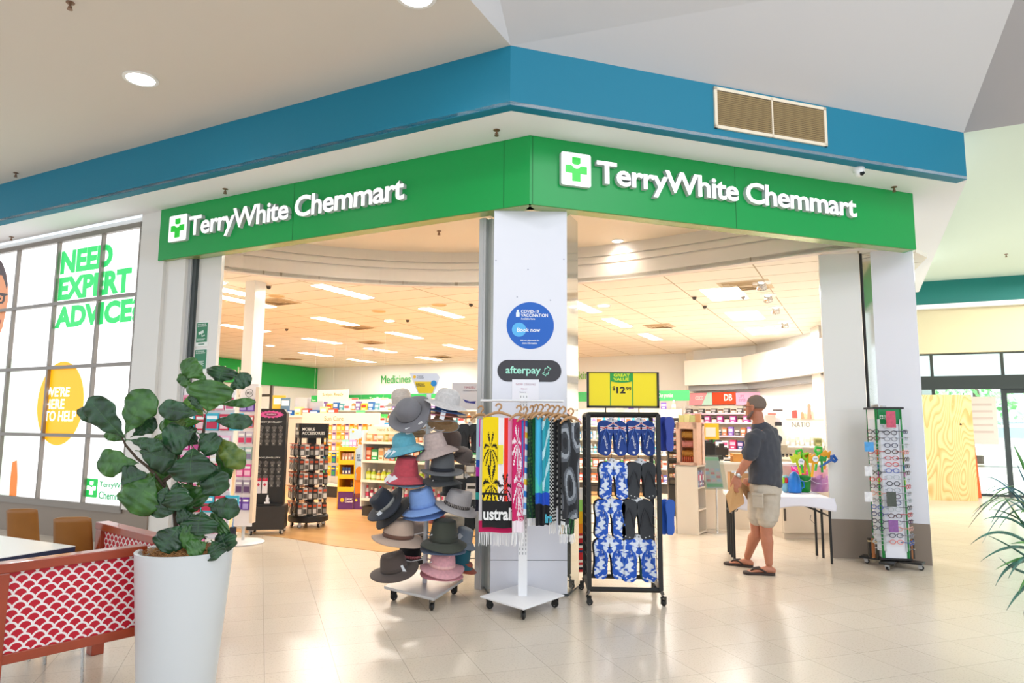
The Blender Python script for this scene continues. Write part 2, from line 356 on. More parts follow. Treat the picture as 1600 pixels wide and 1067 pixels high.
# far bay ceiling
E1 = Vector(flo(1444.6, 440, 4.56)); E2 = Vector(flo(1600, 429.3, 4.56)); e = (E2-E1).normalized()
cb = MB(); q1 = E1-e*3; q2 = E1+e*12; 
cb.slab([(c.x, c.y), tuple((c+dB*9)[:2]), (q2.x, q2.y), (q1.x, q1.y)], ZT, ZT+.04); struct(cb.build('ceiling_far', mat('green_light_tinted_plaster', '#e2f0e3', .7), smooth=0), 'pale ceiling of the far mall bay')  # green tint puts reflected green light into the plaster colour
# far wall: teal band, cream wall, glazed entry
FW = Matrix.Translation((E1.x, E1.y, 0)) @ rz(atan2(e.y, e.x)); FWi = FW.inverted()
def lF(x, y): return FWi @ onv(x, y, (E1.x, E1.y, 0), degrees(atan2(e.x, e.y)))
zt1 = 4.05; zs1 = lF(1440, 484)[2]; zd = lF(1441, 552)[2]; zh = lF(1500, 587)[2]; zh2 = lF(1500, 608)[2]
wl = MB(); wl.bx(-.9, 14, 0, .15, zt1, ZT); struct(wl.build('trim_2', mat('far_teal_paint', '#077a73', .5), smooth=0, loc=(E1.x, E1.y, 0), rot=atan2(e.y, e.x)), 'far teal band above the mall doors')
wl = MB(); wl.bx(-.9, 14, -.1, .05, zs1, zt1); struct(wl.build('trim_3', M_WHITE, smooth=0, loc=(E1.x, E1.y, 0), rot=atan2(e.y, e.x)))
wl = MB(); wl.bx(-.9, 14, .05, .2, zd, zs1+.02); struct(wl.build('wall_far', mat('sand_wall', '#d9cba6', .7), smooth=0, loc=(E1.x, E1.y, 0), rot=atan2(e.y, e.x)), 'sand coloured wall above the mall doors')
# entry glazing, recessed behind the header wall
DOFF = 1.6; ORG = FW @ Vector((0, DOFF, 0)); FWd = FW @ tr(0, DOFF, 0); FWdi = FWd.inverted()
def lF2(x, y): return FWdi @ onv(x, y, ORG, degrees(atan2(e.x, e.y)))
zd = lF2(1441, 552)[2]; zh = lF2(1500, 587)[2]; zh2 = lF2(1500, 608)[2]
dr = struct(bpy.data.objects.new('door_1', None), 'dark framed glass mall entry doors'); COL.objects.link(dr); dr.location = ORG; dr.rotation_euler = (0, 0, atan2(e.y, e.x))
m = MB(); m.bx(-.9, 14, .03, .13, zd-.05, zd+.03); m.bx(-.9, 14, 0, .16, zh2, zh); m.bx(-.9, 14, .05, .12, 0, .05)
for x in (lF2(1456, 570)[0], lF2(1566, 560)[0], lF2(1456, 570)[0]+2*(lF2(1566, 560)[0]-lF2(1456, 570)[0])): m.bx(x-.03, x+.03, .04, .12, zh, zd)
xd = lF2(1577, 700)[0]; m.bx(xd-.06, xd+.04, .04, .12, 0, zh2); m.bx(lF2(1459, 612)[0]-.03, lF2(1459, 612)[0]+.03, .04, .12, 0, zh2)
m.bx(xd+.04, xd+1.6, .05, .11, zh2-.1, zh2); m.bx(xd+1.6, xd+1.7, .05, .11, 0, zh2)
m.build('door_frame', M_DARK, dr, smooth=0)
g = MB(); g.bx(-.9, 14, .075, .085, 0, zh2); g.build('door_glass', glass('clear_glass'), dr, smooth=0)
g = MB(); g.bx(-.9, 14, .075, .085, zh, zd+.8); g.build('frosted_transom', mat('frosted_glass', '#d3e6ea', .5, emi=.55, emc='#dff2f6'), dr, smooth=0)

# ---------------- shop shell
bk = [(-4.6, 8.45)] + [tuple((Vector(flo(x, y, 3.5)))[:2]) for x, y in ((340, 419), (480, 435), (615, 444), (750, 446), (903, 440), (1010, 430), (1140, 413), (1280, 393))] + [tuple(SR(4.4, .12)[:2])]
def catmull(pts, n=6):
    out = []
    for i in range(len(pts)-1):
        p = [Vector((*pts[max(0, min(len(pts)-1, j))], 0)) for j in (i-1, i, i+1, i+2)]
        for k in range(n):
            t = k/n; out.append(tuple((.5*((2*p[1])+(p[2]-p[0])*t+(2*p[0]-5*p[1]+4*p[2]-p[3])*t*t+(-p[0]+3*p[1]-3*p[2]+p[3])*t**3))[:2]))
    out.append(pts[-1]); return out
bk[0] = tuple(SL(-4.75, .35)[:2])
BK = catmull(bk)
SHZ = 3.5
bm_ = MB()
for z0, z1, of in ((SHZ-.015, 3.72, 0), (3.72, 3.745, .02), (3.745, 3.83, 0), (3.83, 3.85, .02), (3.85, 4.04, 0)):
    for i in range(len(BK)-1):
        p, q = Vector((*BK[i], 0)), Vector((*BK[i+1], 0)); n = Vector((-(q-p).y, (q-p).x, 0)).normalized()
        p2, q2_ = p+n*(of), q+n*(of); bm_.slab([(p2.x, p2.y), (q2_.x, q2_.y), tuple((q+n*.12)[:2]), tuple((p+n*.12)[:2])], z0, z1)
struct(bm_.build('trim_4', mat('bulkhead_plaster', '#e6ddd6', .6), smooth=30), 'curved grooved bulkhead inside the shop entrance')
c1 = MB(); c1.slab([tuple(SL(-4.75, .03)[:2]), tuple(SL(0, .03)[:2]), tuple(SR(4.4, .03)[:2])] + BK[::-1], 4.0, 4.04)
struct(c1.build('ceiling_entry', M_CREAM2, smooth=0), 'warm plaster ceiling over the shop entrance')
RW = [flo(1083, 548, 3.5), flo(1180, 540, 3.5), flo(1285, 515, 3.5)]
RW = [tuple(p[:2]) for p in RW]
bl, br_ = tuple(SL(-15.5, 14)[:2]), tuple(SL(4, 14)[:2])
c2 = MB(); c2.slab(BK + [tuple(SR(5.3, .5)[:2]), (7.2, 14.4), (10.3, 16.5), (6, 21), bl, tuple(SL(-15.5, .3)[:2]), tuple(SL(-5.5, .3)[:2])], SHZ, SHZ+.05)
struct(c2.build('ceiling_shop', M_CEIL, smooth=0), 'cream grid tile ceiling inside the shop')
M_SW = mat('shop_white_wall', '#f1f3f3', .6)
wb = MB(); wallseg(wb, bl, br_, 0, 4.1, .15); struct(wb.build('wall_back', M_SW, smooth=0), 'white back wall of the shop')
wb = MB(); p_, q_ = SL(-15.5, .1), SL(-15.5, 14); wallseg(wb, p_, q_, 0, 4.1, .15); struct(wb.build('wall_left', M_SW, smooth=0), 'white left wall of the shop')
wb = MB(); prs = [tuple(SL(-1.9, 14)[:2])]+RW+[(6.3, 11.5), (4.68, 8.3)]
for i in range(len(prs)-1): wallseg(wb, prs[i+1], prs[i], 0, SHZ, -.12)
struct(wb.build('wall_right', M_SW, smooth=0), 'white right wall of the shop')

# ---------------- lightbox wall and left piers (frame L)
lb_r = -5.44
pil = MB(); pil.bx(-12, -4.98+.0, .1, .5, 0, ZS-.0); struct(pil.build('wall_front_left', M_PANELW, smooth=0, loc=P0, rot=ROTL), 'wall that carries the backlit advertisement')
kb = MB(); kb.bx(-12, -4.95, .04, .12, 0, .42); struct(kb.build('baseboard_left', M_TAUPE, smooth=0, loc=P0, rot=ROTL), 'taupe skirting under the backlit advertisement')
pr = MB(); pr.bx(-5.42, -4.95, .02, .4, .42, ZS); pr.bx(-4.95, -4.6, .06, .4, 0, 3.405)
struct(pr.build('wall_pier_left', M_PANELW, smooth=0, loc=P0, rot=ROTL), 'glossy cream pier beside the backlit advertisement')
tk = MB(); lLv = lambda x, y, v: MLi @ onv(x, y, SL(0, v), LYAW); x0 = lLv(281, 600, .1)[0]; x1 = lLv(287, 600, .1)[0]; tk.bx(x0, x1, .1, .16, 0, 3.405, 0); tk.bx(x1, x1+.06, .12, .16, 0, 3.405, 1)
struct(tk.build('trim_5', [M_ALU, M_DARK], smooth=0, loc=P0, rot=ROTL), 'aluminium door track beside the policy notices')
rt = MB(); xa = lLv(293, 600, .16)[0]; xb = lLv(341, 500, .16)[0]; rt.bx(xa-.1, xb, .16, .2, 0, 3.99)
struct(rt.build('wall_return_left', M_PANELW, smooth=0, loc=P0, rot=ROTL), 'cream return panel that carries the green notices')
# ---------------- central pillar
a0 = flo(765.5, 931); a1 = flo(886.5, 931.5); a2 = flo(904.5, 918); a3 = flo(751, 914)
th = thing('wall_pillar_centre', 'tall glossy white corner pillar', 'pillar', (0, 0, 0)); del th['label']; del th['category']; th['kind'] = 'structure'
pc = MB(); pc.slab([tuple(a0[:2]), tuple(a1[:2]), (a1.x, a1.y+.03), (a0.x, a0.y+.03)], 0.3, 3.405); pc.slab([tuple(a0[:2]), tuple(a1[:2]), (a1.x, a1.y+.03), (a0.x, a0.y+.03)], 0.02, .296)
pc.build('front_panel', M_PANEL, th, smooth=0)
pc = MB(); pc.slab([(a1.x, a1.y+.002), (a2.x, a2.y), (a2.x-.02, a2.y+.03), (a1.x-.02, a1.y+.03)], 0.02, 3.405); pc.slab([(a3.x, a3.y), (a0.x, a0.y+.002), (a0.x+.02, a0.y+.03), (a3.x+.02, a3.y+.03)], 0.02, 3.405)
pc.slab([(a3.x, a3.y+.03), (a2.x, a2.y+.03), (a2.x, a2.y+.06), (a3.x, a3.y+.06)], 0, 3.405)
pc.build('mirror_side', M_MIRROR, th, smooth=0)
pc = MB(); pc.slab([tuple((a0+Vector((-.006, .0, 0)))[:2]), (a0.x+.002, a0.y-.004), (a1.x-.002, a1.y-.004), (a1.x+.008, a1.y), (a2.x-.01, a2.y), (a3.x+.01, a3.y)], 0, .02); pc.build('pillar_base', M_DARK, th, smooth=0)
po = MB(); q = flo(750, 919); po.bx(-.035, .035, -.04, .04, 0, 3.405); po.bx(-.012, .012, -.045, -.04, 0, 3.405)
struct(po.build('trim_6', M_ALU, smooth=0, loc=q, rot=ROTL), 'slim aluminium door post left of the pillar')
# ---------------- right piers: a recessed shaded panel, a dark reveal with mirror, then the outer panel
th = struct(bpy.data.objects.new('wall_pillar_right', None), 'white right hand pillar with taupe base'); COL.objects.link(th)
k0, k1, k2, k3, k4 = flo(1301, 871.5), flo(1367, 873.5), flo(1371, 874), flo(1386, 876), flo(1459, 884)
def face(nm, a, b, m_, z0, z1, t=.03, ins=0):
    g = MB(); d = (b-a); d = Vector((d.x, d.y, 0)).normalized(); n = Vector((-d.y, d.x, 0)); a, b = a+n*ins, b+n*ins
    g.slab([tuple(a[:2]), tuple(b[:2]), tuple((b+n*t)[:2]), tuple((a+n*t)[:2])], z0, z1); g.build(nm, m_, th, smooth=0)
_v4 = MRi @ k4; k4 = MR @ Vector((_v4.x, max(_v4.y, .165), 0)); face('inner_panel', k0, k1, M_PANELW, .43, 4.0); face('dark_reveal', k1, k2, M_BLACK, 0, 4.0, .03, .01); face('mirror_strip', k2, k3, M_MIRROR, 0, 4.0, .03, .02); face('outer_panel', k3, k4, M_PANEL, .43, 4.0)
face('pillar_base', k0, k1, M_TAUPE, 0, .43, .035, -.005); face('pillar_base', k3, k4, M_TAUPE, 0, .43, .035, -.005)
g = MB(); q9 = k4+Vector((.02, .45, 0)); g.slab([(k4.x-.02, k4.y+.03), (k4.x-.01, k4.y+.03), tuple((q9+Vector((.01, 0, 0)))[:2]), tuple(q9[:2])], 0, 4.0); g.build('side_panel', M_PANEL, th, smooth=0)

# ================================================================ fascia sign, lettering, lightbox, wall marks
M_LET = mat('white_acrylic_letters', '#ffffff', .3, emi=.35, emc='#ffffff'); M_LETS = mat('letter_returns', '#d6d7dc', .4)
M_LOGO = mat('bright_green_acrylic', '#16c832', .3, emi=.25)
ZF0, ZF1 = 3.41, ZS
fs = thing('fascia_sign', 'long green shop fascia wrapping the corner above both entrances', 'sign', P0, 0)
lx = lL(250, 360)[0]; rxx = lR(1429, 350)[0]
def loc_poly(mb, us, z0, z1, mi=None): mb.slab([tuple((p-P0)[:2]) for p in us], z0, z1, mi)
for nm, m_, ps in (('left_panel', ML, [(lx, 0), (0, 0), (.0, .16), (lx, .16)]), ('right_panel', MR, [(0, 0), (rxx, 0), (rxx, .16), (0, .16)])):
    g = MB(); loc_poly(g, [m_ @ Vector((a, b, 0)) for a, b in ps], ZF0, ZF1-.002); g.build(nm, M_GREEN, fs, smooth=0)
# seams
for px_, F2, S2 in ((460, lL, SL), (787, lL, SL), (832, lR, SR), (1149, lR, SR)):
    g = MB(); s_ = F2(px_, 300)[0]; loc_poly(g, [S2(s_-.003, -.002), S2(s_+.003, -.002), S2(s_+.003, .0), S2(s_-.003, .0)], ZF0, ZF1-.004)
    g.build('panel_seam', mat('dark_green_seam', '#00702f', .5), fs, smooth=0)
g = MB(); loc_poly(g, [SL(lx+.05, .012), SL(-.02, .012), SL(-.02, .15), SL(lx+.05, .15)], ZF0-.004, ZF0); loc_poly(g, [SR(.02, .012), SR(rxx-.05, .012), SR(rxx-.05, .15), SR(.02, .15)], ZF0-.004, ZF0)
g.build('underside_strip', mat('olive_underside', '#9db26a', .25, metal=.3), fs, smooth=0)
def logo(parent, x0, x1, z0, z1, y, d, m_tile, m_cross, M=None, side=None):
    g = MB(); 
    if M is not None: g.M = M
    r = (x1-x0)*.07; pts = rrect(x0, x1, z0, z1, r); n = len(pts)
    g.prism(pts, y-d, y); me = g.build('logo_tile', [m_tile, side or m_tile], parent, smooth=0)
    if side:
        for p in me.data.polygons:
            if len(p.vertices) < 8: p.material_index = 1
    W = x1-x0; H = z1-z0; cx, cz = (x0+x1)/2, (z0+z1)/2
    def cr(u, v): return (cx+u*W, cz+v*H)
    a, b = .36, .135
    pts = [cr(-b, -a), cr(b, -a), cr(b, -b*.9), cr(a, -b*.9), cr(a, b*.8), cr(b*1.3, b*.8)] + [cr(b*1.0*cos(t), b*.8+.02-.11*sin(t)) for t in [pi*k/8 for k in range(1, 8)]] + [cr(-b*1.3, b*.8), cr(-a, b*.8), cr(-a, -b*.9), cr(-b, -b*.9)]
    g = MB()
    if M is not None: g.M = M
    g.prism(pts, y-d-.006, y-d); g.prism([cr(-b, .19), cr(-b*.55, .15), cr(b*.55, .15), cr(b, .19), cr(b, a), cr(-b, a)], y-d-.006, y-d); g.build('logo_cross', m_cross, parent, smooth=0)
for nm, lab, F_, rot, lt, rb, t0, t1 in (
        ('sign_lettering', 'raised white shop name with cross logo on left half of green fascia', lL, ROTL, (269, 342), (298, 374), (300, 372), (636, 282)),
        ('sign_lettering', 'raised white shop name with cross logo on right half of green fascia', lR, ROTR, (874, 240), (920, 294), (929, 255), (1333, 345))):
    T = thing(nm, lab, 'sign letters', P0, rot, 'shop name on the fascia')
    A, B = F_(*lt), F_(*rb); 
    if F_ is lL: x0, x1 = F_(269, 360)[0], F_(296.5, 360)[0]; zc = (F_(282, 338)[2]+F_(282, 378)[2])/2; hh = (F_(282, 338)[2]-F_(282, 378)[2])/2
    else: x0, x1 = F_(874, 265)[0], F_(920, 270)[0]; zc = (F_(897, 242)[2]+F_(897, 293)[2])/2; hh = (F_(897, 242)[2]-F_(897, 293)[2])/2
    logo(T, x0, x1, zc-hh, zc+hh, 0, .045, M_LET, M_LOGO, side=M_LETS)
    if F_ is lL: a0_, a1_ = F_(301, 350)[0], F_(636, 300)[0]; zb = F_(622, 308)[2]; zt_ = F_(312, 340)[2]; zlow = F_(395, 363)[2]; ztop = F_(551, 305)[2]
    else: a0_, a1_ = F_(929, 270)[0], F_(1333, 330)[0]; zb = F_(1320, 345)[2]; zt_ = F_(945, 257)[2]; zlow = F_(1030, 313)[2]; ztop = F_(1165, 290)[2]
    cap = zt_-F_(315, 369)[2] if F_ is lL else zt_-F_(948, 292)[2]
    base = zt_-cap
    text('letters', 'TerryWhite Chemmart', [M_LET, M_LETS], T, a0_, base-cap*.27, w=a1_-a0_, h=cap*1.33, y=-.025, depth=.05, bold=.022, track=.94)
# ---------------- air grille on the teal band (frame parallel to R through TC)
TM = Matrix.Translation((TC.x, TC.y, 0)) @ rz(atan2((c-b_).y, (c-b_).x)); TMi = TM.inverted(); ytb = degrees(atan2((c-b_).x, (c-b_).y))
def lT(x, y): return TMi @ onv(x, y, (TC.x, TC.y, 0), ytb)
T = thing('air_grille', 'cream louvred air grille set in teal band', 'vent', (TC.x, TC.y, 0), atan2((c-b_).y, (c-b_).x))
g0, g1 = lT(1114, 136)[0], lT(1290, 200)[0]; gz0, gz1 = lT(1114, 200)[2], lT(1114, 136)[2]
g = MB()
for a in ((g0, g1, gz1-.03, gz1), (g0, g1, gz0, gz0+.03), (g0, g0+.03, gz0, gz1), (g1-.03, g1, gz0, gz1), ((g0+g1)/2-.008, (g0+g1)/2+.008, gz0, gz1)): g.bx(a[0], a[1], -.02, 0.0, a[2], a[3])
g.build('frame', mat('cream_metal', '#eee0c8', .4), T, smooth=0)
g = MB(); g.bx(g0+.02, g1-.02, -.004, -.002, gz0+.02, gz1-.02); g.build('backing', mat('dark_brown_duct', '#4a3a22', .8), T, smooth=0)
nsl = 17
for i in range(nsl):
    z = gz0+.045+(gz1-gz0-.09)*i/(nsl-1); g = MB(); g.M = tr(0, -.011, z) @ rx(radians(-35)); g.bx(g0+.03, g1-.03, -.007, .007, -.0016, .0016); g.build('louvre', mat('tan_louvre', '#b59d74', .5), T, smooth=0)
# ---------------- cctv dome, sprinklers and downlights
q = flo(1341, 262, ZS); T = thing('security_camera', 'small white dome camera under soffit near right end', 'camera', q)
g = MB(); g.lathe([(.055, 0), (.06, -.02), (.05, -.05)], 24); g.build('mount', M_WPL, T)
g = MB(); g.ball((0, -.01, -.06), .045); g.build('camera_ball', M_WPL, T); g = MB(); g.M = tr(.01, -.045, -.075) @ rx(radians(60)); g.lathe([(.022, -.01), (.024, .012), (.0, .014)], 16); g.build('lens', M_BLACK, T)
def sprinkler(x, y, z, lab, grp='ceiling sprinklers'):
    q = flo(x, y, z); g = MB(); g.lathe([(.03, 0), (.03, -.006), (.008, -.01), (.008, -.03), (.014, -.035), (.004, -.05), (.02, -.053), (.02, -.056)], 12)
    g.tube([(.012, 0, -.03), (.016, 0, -.045), (.004, 0, -.055)], .0025, 6); g.tube([(-.012, 0, -.03), (-.016, 0, -.045), (-.004, 0, -.055)], .0025, 6)
    return tag(g.build('fire_sprinkler', mat('brass_sprinkler', '#8a6b55', .4, metal=.6), None, loc=q), lab, 'sprinkler', grp)
sprinkler(776, 203, ZS, 'sprinkler under the soffit at the corner of the green sign'); sprinkler(352, 295, ZS, 'sprinkler under the soffit above the left shop name'); sprinkler(1397, 292, ZS, 'sprinkler under the soffit at the right end of the sign')
sprinkler(25, 270, ZT, 'sprinkler on the cream mall ceiling just above the teal band'); sprinkler(110, 4, ZT, 'sprinkler at the top edge of the cream mall ceiling'); sprinkler(1572, 397, ZT, 'sprinkler on the pale far bay ceiling')
sprinkler(18, 370, ZS, 'sprinkler above the backlit advertisement'); sprinkler(686, 361, 4.0, 'sprinkler on warm ceiling behind the left entrance')
def downlight(x, y, z, lab, r=.09, e=14, power=0, col=(1, 1, 1)):
    q = flo(x, y, z); T = thing('downlight', lab, 'ceiling light', q, 0, 'round recessed downlights')
    g = MB(); g.lathe([(r*1.25, 0), (r*1.25, -.008), (r, -.01), (r, -.002)], 28, caps=False); g.build('trim_ring', M_WPL, T)
    g = MB(); g.lathe([(r, -.004), (.001, -.004)], 28, caps=False); g.build('lens', mat('lit_lens_%d' % e, '#ffffff', .4, emi=e), T)
    if power: spot('downlight_beam', (q.x, q.y, q.z-.03), power, col, 150, 1, r=r)
downlight(220, 123, ZT, 'downlight glowing on cream ceiling at upper left', .12, 14, 60); downlight(650, -6, ZT, 'downlight at top edge left of the ceiling fold', .12, 14, 60)
downlight(965, 376, 4.0, 'downlight above the entrance right of the pillar', .07, 12, 25, (1, .87, .7)); downlight(540, 363, 4.0, 'downlight above the left entrance behind the shop name', .07, 12, 25, (1, .87, .7))
downlight(705, 331, 4.0, 'unlit looking downlight beside the pillar top', .05, 2)
# ---------------- backlit advertisement
T = thing('lightbox_advertisement', 'large backlit white window advertisement with green and yellow graphics', 'advertisement', P0, ROTL)
bx0, bx1 = -9.3, -5.44
cols = [-9.15, -8.18, -7.2, -6.22, bx1]; rows = [.43, 1.28, 2.17, 3.04, 3.92]
g = MB(); g.bx(bx0, bx1, .075, .095, .43, 3.93); g.build('lit_panel', mat('backlit_acrylic', '#ffffff', .25, emi=.8, emc='#fdfeff'), T, smooth=0)
g = MB()
for x in cols: g.bx(x-.019, x+.019, .03, .074, .43, 3.95)
for z in rows: g.bx(bx0, bx1, .026, .073, z-.022, z+.022)
g.bx(bx0, bx1+.03, .02, .1, .37, .45); g.bx(bx0, bx1+.03, .02, .1, 3.9, 3.96); g.bx(bx1, bx1+.03, .02, .1, .4, 3.95)
g.build('frame', mat('grey_brown_mullion', '#8c847c', .35, metal=.4), T, smooth=0)
M_LG = mat('lit_green_film', '#2bc866', .4, emi=.6); M_LY = mat('lit_yellow_film', '#ffae00', .4, emi=.6); M_LW = mat('lit_white_film', '#ffffff', .4, emi=1.1)
def lLb(x, y): return MLi @ onv(x, y, SL(0, .07), LYAW)
# oval
oc = [lLb(98, 565)[2], lLb(94, 696)[2]]; ox = [lLb(58, 631)[0], lLb(130, 631)[0]]
g = MB(); disc(g, sum(ox)/2, sum(oc)/2, (ox[1]-ox[0])/2, .071, .0745, 56, (oc[0]-oc[1])/2); g.build('yellow_oval', M_LY, T, smooth=0)
def adtext(s, xl, yl, xr, yr, hpx, m_, bold=.02):
    A = lLb(xl, yl); B = lLb(xr, yr); top = lLb(xl, yl-hpx)
    text('advert_words', s, m_, T, A[0], A[2], w=B[0]-A[0], h=top[2]-A[2], y=.069, depth=.002, bold=bold)
adtext('NEED', 94, 429, 175, 417, 35, M_LG, .05); adtext('EXPERT', 90, 470, 204, 452, 35, M_LG, .05); adtext('ADVICE?', 85, 514, 217, 500, 34, M_LG, .05)
adtext("WE'RE", 71, 620, 108, 620, 15, M_LW, .015); adtext('HERE', 70, 639, 100, 638, 15, M_LW, .015); adtext('TO HELP', 69, 658, 118, 659, 16, M_LW, .015)
lg = [lLb(134, 760)[0], lLb(152, 760)[0]]; logo(T, lg[0], lg[1], lLb(133, 776)[2], lLb(133, 747)[2], .0745, .003, mat('lit_logo_green', '#12b84a', .4, emi=.5), M_LW)
adtext('TerryWhite', 155, 763, 203, 768, 11, mat('lit_dark_green_film', '#149a58', .4, emi=.4), .012); adtext('Chemmart', 154, 779, 200, 785, 12, MATS['lit_dark_green_film'], .012)
# generic portrait at the left edge: head, neck, pale tunic, orange strap
def blob(nm, pts, col, y, e=.55):
    g = MB(); g.prism([(lLb(a, b)[0], lLb(a, b)[2]) for a, b in pts], y-.0008, y); return g.build(nm, mat('lit_' + col[1:], col, .4, emi=e), T, smooth=0)
blob('portrait_tunic', [(-60, 850), (-60, 560), (-20, 545), (8, 550), (24, 565), (34, 590), (38, 640), (30, 775), (-20, 774)], '#d6dfd6', .0742, .8)
blob('portrait_face', [(-40, 412), (-10, 400), (3, 412), (10, 430), (12, 450), (12, 470), (8, 490), (4, 510), (0, 520), (-8, 545), (-40, 548)], '#c98256', .0733)
blob('portrait_hair', [(-40, 395), (-8, 396), (4, 412), (9, 426), (12, 445), (10, 452), (7, 440), (3, 430), (-40, 426)], '#4a3434', .0725, .2)
blob('portrait_glasses', [(-4, 457), (12, 459), (12, 461), (8, 462), (7, 470), (4, 474), (-4, 475), (-4, 472), (3, 471), (5, 463), (-4, 460)], '#3c2a24', .0718, .15)
blob('portrait_eye', [(-4, 464), (2, 465), (0, 469), (-4, 469)], '#2e1a14', .0718, .1)
blob('portrait_mouth', [(-8, 497), (2, 500), (0, 506), (-8, 507)], '#a04a3c', .0718, .3)
blob('orange_strap', [(19, 722), (26, 719), (27, 745), (25, 776), (14, 775), (16, 745)], '#e07a2a', .0735, .5)
# ---------------- notices on the return panel
RP = Vector(SL(0, .16)); RPi = MLi
def lN(x, y): return MLi @ onv(x, y, SL(0, .16), LYAW)
def notice(x0, x1, y0, y1, lab, lines, head, cam_=False):
    T = thing('policy_notice', lab, 'notice', P0, ROTL, 'green notices on the entrance return panel')
    a = lN((x0+x1)/2, y0); b = lN((x0+x1)/2, y1); u0 = lN(x0, y0)[0]; u1 = lN(x1, y0)[0]; z1, z0 = a[2], b[2]; W = u1-u0; H = z1-z0
    g = MB(); g.bx(u0, u1, .154, .16, z0, z1); g.build('white_sheet', C('#eef2ee', .3), T, smooth=0)
    g = MB(); g.bx(u0+.012, u1-.012, .152, .1538, z0+H*.17, z1-.012); g.build('green_panel', C('#10794c', .3), T, smooth=0)
    text('heading', head, C('#e9f4ee'), T, u0+W*.12, z1-H*.2, w=W*.74, h=H*.12 if '\n' in head else H*.06, y=.1512, depth=.001, bold=.02)
    g = MB()
    for i in range(lines): g.bx(u0+W*.13, u0+W*(.8 if i % 2 else .7), .1505, .1517, z0+H*(.25+.045*i), z0+H*(.25+.045*i)+H*.018)
    if cam_:
        g.M = tr(u0+W*.45, 0, z0+H*.56) @ ry(radians(-15)); g.bx(-W*.22, W*.2, .1505, .1517, -H*.05, H*.06); g.bx(W*.0, W*.05, .1505, .1517, -H*.16, -H*.05); g.bx(0, W*.25, .1505, .1517, -H*.18, -H*.14)
    g.build('printed_lines', C('#dcebe2'), T, smooth=0)
    g = MB(); g.bx(u0+W*.25, u0+W*.75, .1505, .1517, z0+H*.06, z0+H*.11); g.build('footer_logo', C('#5f8f77'), T, smooth=0)
notice(284, 304, 499, 539, 'green notice in the upper row, left one, on entrance return panel', 5, 'CUSTOMERS'); notice(308, 327, 503, 541, 'green notice with a white security camera pictogram', 2, 'STEALING IS\nAN OFFENCE', True)
notice(283, 301, 541, 578, 'green notice in the lower row, half hidden behind plant, left one', 7, 'CUSTOMERS'); notice(305, 325, 545, 583, 'green notice in the lower row, right one, headed store policy', 6, 'STORE\nPOLICY')
# ---------------- stickers on the central pillar
PM = Matrix.Translation(a0) @ rz(atan2((a1-a0).y, (a1-a0).x)); PMi = PM.inverted(); pyaw = degrees(atan2((a1-a0).x, (a1-a0).y)); pang = atan2((a1-a0).y, (a1-a0).x)
def lP(x, y): return PMi @ onv(x, y, a0, pyaw)
T = thing('round_sticker', 'round blue vaccination booking sticker on central pillar', 'sticker', a0, pang)
cc_ = lP(828.5, 508.5); rr_ = (lP(866, 508)[0]-lP(792, 508)[0])/2
g = MB(); disc(g, cc_[0], cc_[2], rr_, -.002, 0, 64); g.build('blue_disc', mat('sticker_blue', '#0f5fc0', .35), T, smooth=0)
g = MB(); d_ = lP(811, 515); disc(g, d_[0], d_[2], rr_*.3, -.0028, -.002, 40); g.build('light_blue_dot', C('#58b4ee'), T, smooth=0)
def ptext(s, x, y, x2, hpx, col='#ffffff', bold=.015, M_=None):
    A = lP(x, y); text('sticker_words', s, C(col, .4), T, A[0], A[2], w=lP(x2, y)[0]-A[0], h=lP(x, y-hpx)[2]-A[2], y=-.0035, depth=.001, bold=bold)
ptext('COVID-19', 814, 489, 842, 5); ptext('VACCINATION', 814, 495, 856, 5); ptext('Available here', 814, 499.5, 836, 3); ptext('Book now', 808, 518.5, 844, 6.5); ptext('Ask our pharmacist for', 813, 533.5, 843, 3); ptext('more information', 816, 537.5, 839, 3)
g = MB(); b0 = lP(809, 495); g.lathe([(.016, 0), (.016, .04), (.007, .046), (.007, .052), (.011, .052), (.011, .064)], 4, (b0[0], -.003, b0[2]), 1, .05); g.build('bottle_icon', C('#eaf4ff'), T)
T = thing('payment_sticker', 'black pill shaped payment sticker on central pillar', 'sticker', a0, pang)
p0_, p1_ = lP(777, 596), lP(877, 563); g = MB(); g.prism(rrect(p0_[0], p1_[0], p0_[2], p1_[2], (p1_[2]-p0_[2])*.49, 10), -.002, 0); g.build('black_pill', mat('sticker_black', '#37353a', .35), T, smooth=0)
ptext('afterpay', 790, 587, 845, 15, '#a9ecd6', .02)
g = MB(); o_ = lP(854, 580); k = lP(863, 580)[0]-o_[0]
def arrow(sg):
    P_ = [(-.9, -.2), (-.75, .35), (-.3, .35), (-.3, .75), (.55, .2), (.0, -.2)]
    return [(o_[0]+sg*p[0]*k*.75+sg*k*.32, -.0035, o_[2]+sg*p[1]*k*.75+sg*k*.25) for p in P_]
for sg in (1, -1): g.tube(arrow(sg), k*.1, 6)
g.build('loop_arrows', C('#a9ecd6', .4), T)
T = thing('paper_notice', 'small white notice with pink heading taped under the black payment sticker', 'notice', a0, pang)
n0, n1 = lP(800, 624), lP(842, 593); g = MB(); g.bx(n0[0], n1[0], -.004, -.0025, n0[2], n1[2]); g.build('sheet', C('#f3f1f8', .4), T, smooth=0)
ptext('NOW TRADING', 806, 602, 837, 3.5, '#c8326e'); ptext('Open', 814, 609, 824, 3, '#d05080'); ptext('hours', 812, 614, 822, 3, '#7a7a90')
g = MB()
for (x, y) in ((775, 407), (881, 405), (825, 421), (808, 464), (860, 469)): q = lP(x, y); disc(g, q[0], q[2], .007, -.002, 0, 10)
T = tag(g.build('adhesive_marks', mat('grey_mark', '#a9adbd', .6), None, loc=a0, rot=pang), 'faint grey screw and glue marks on upper pillar front', 'marks')
T['kind'] = 'stuff'

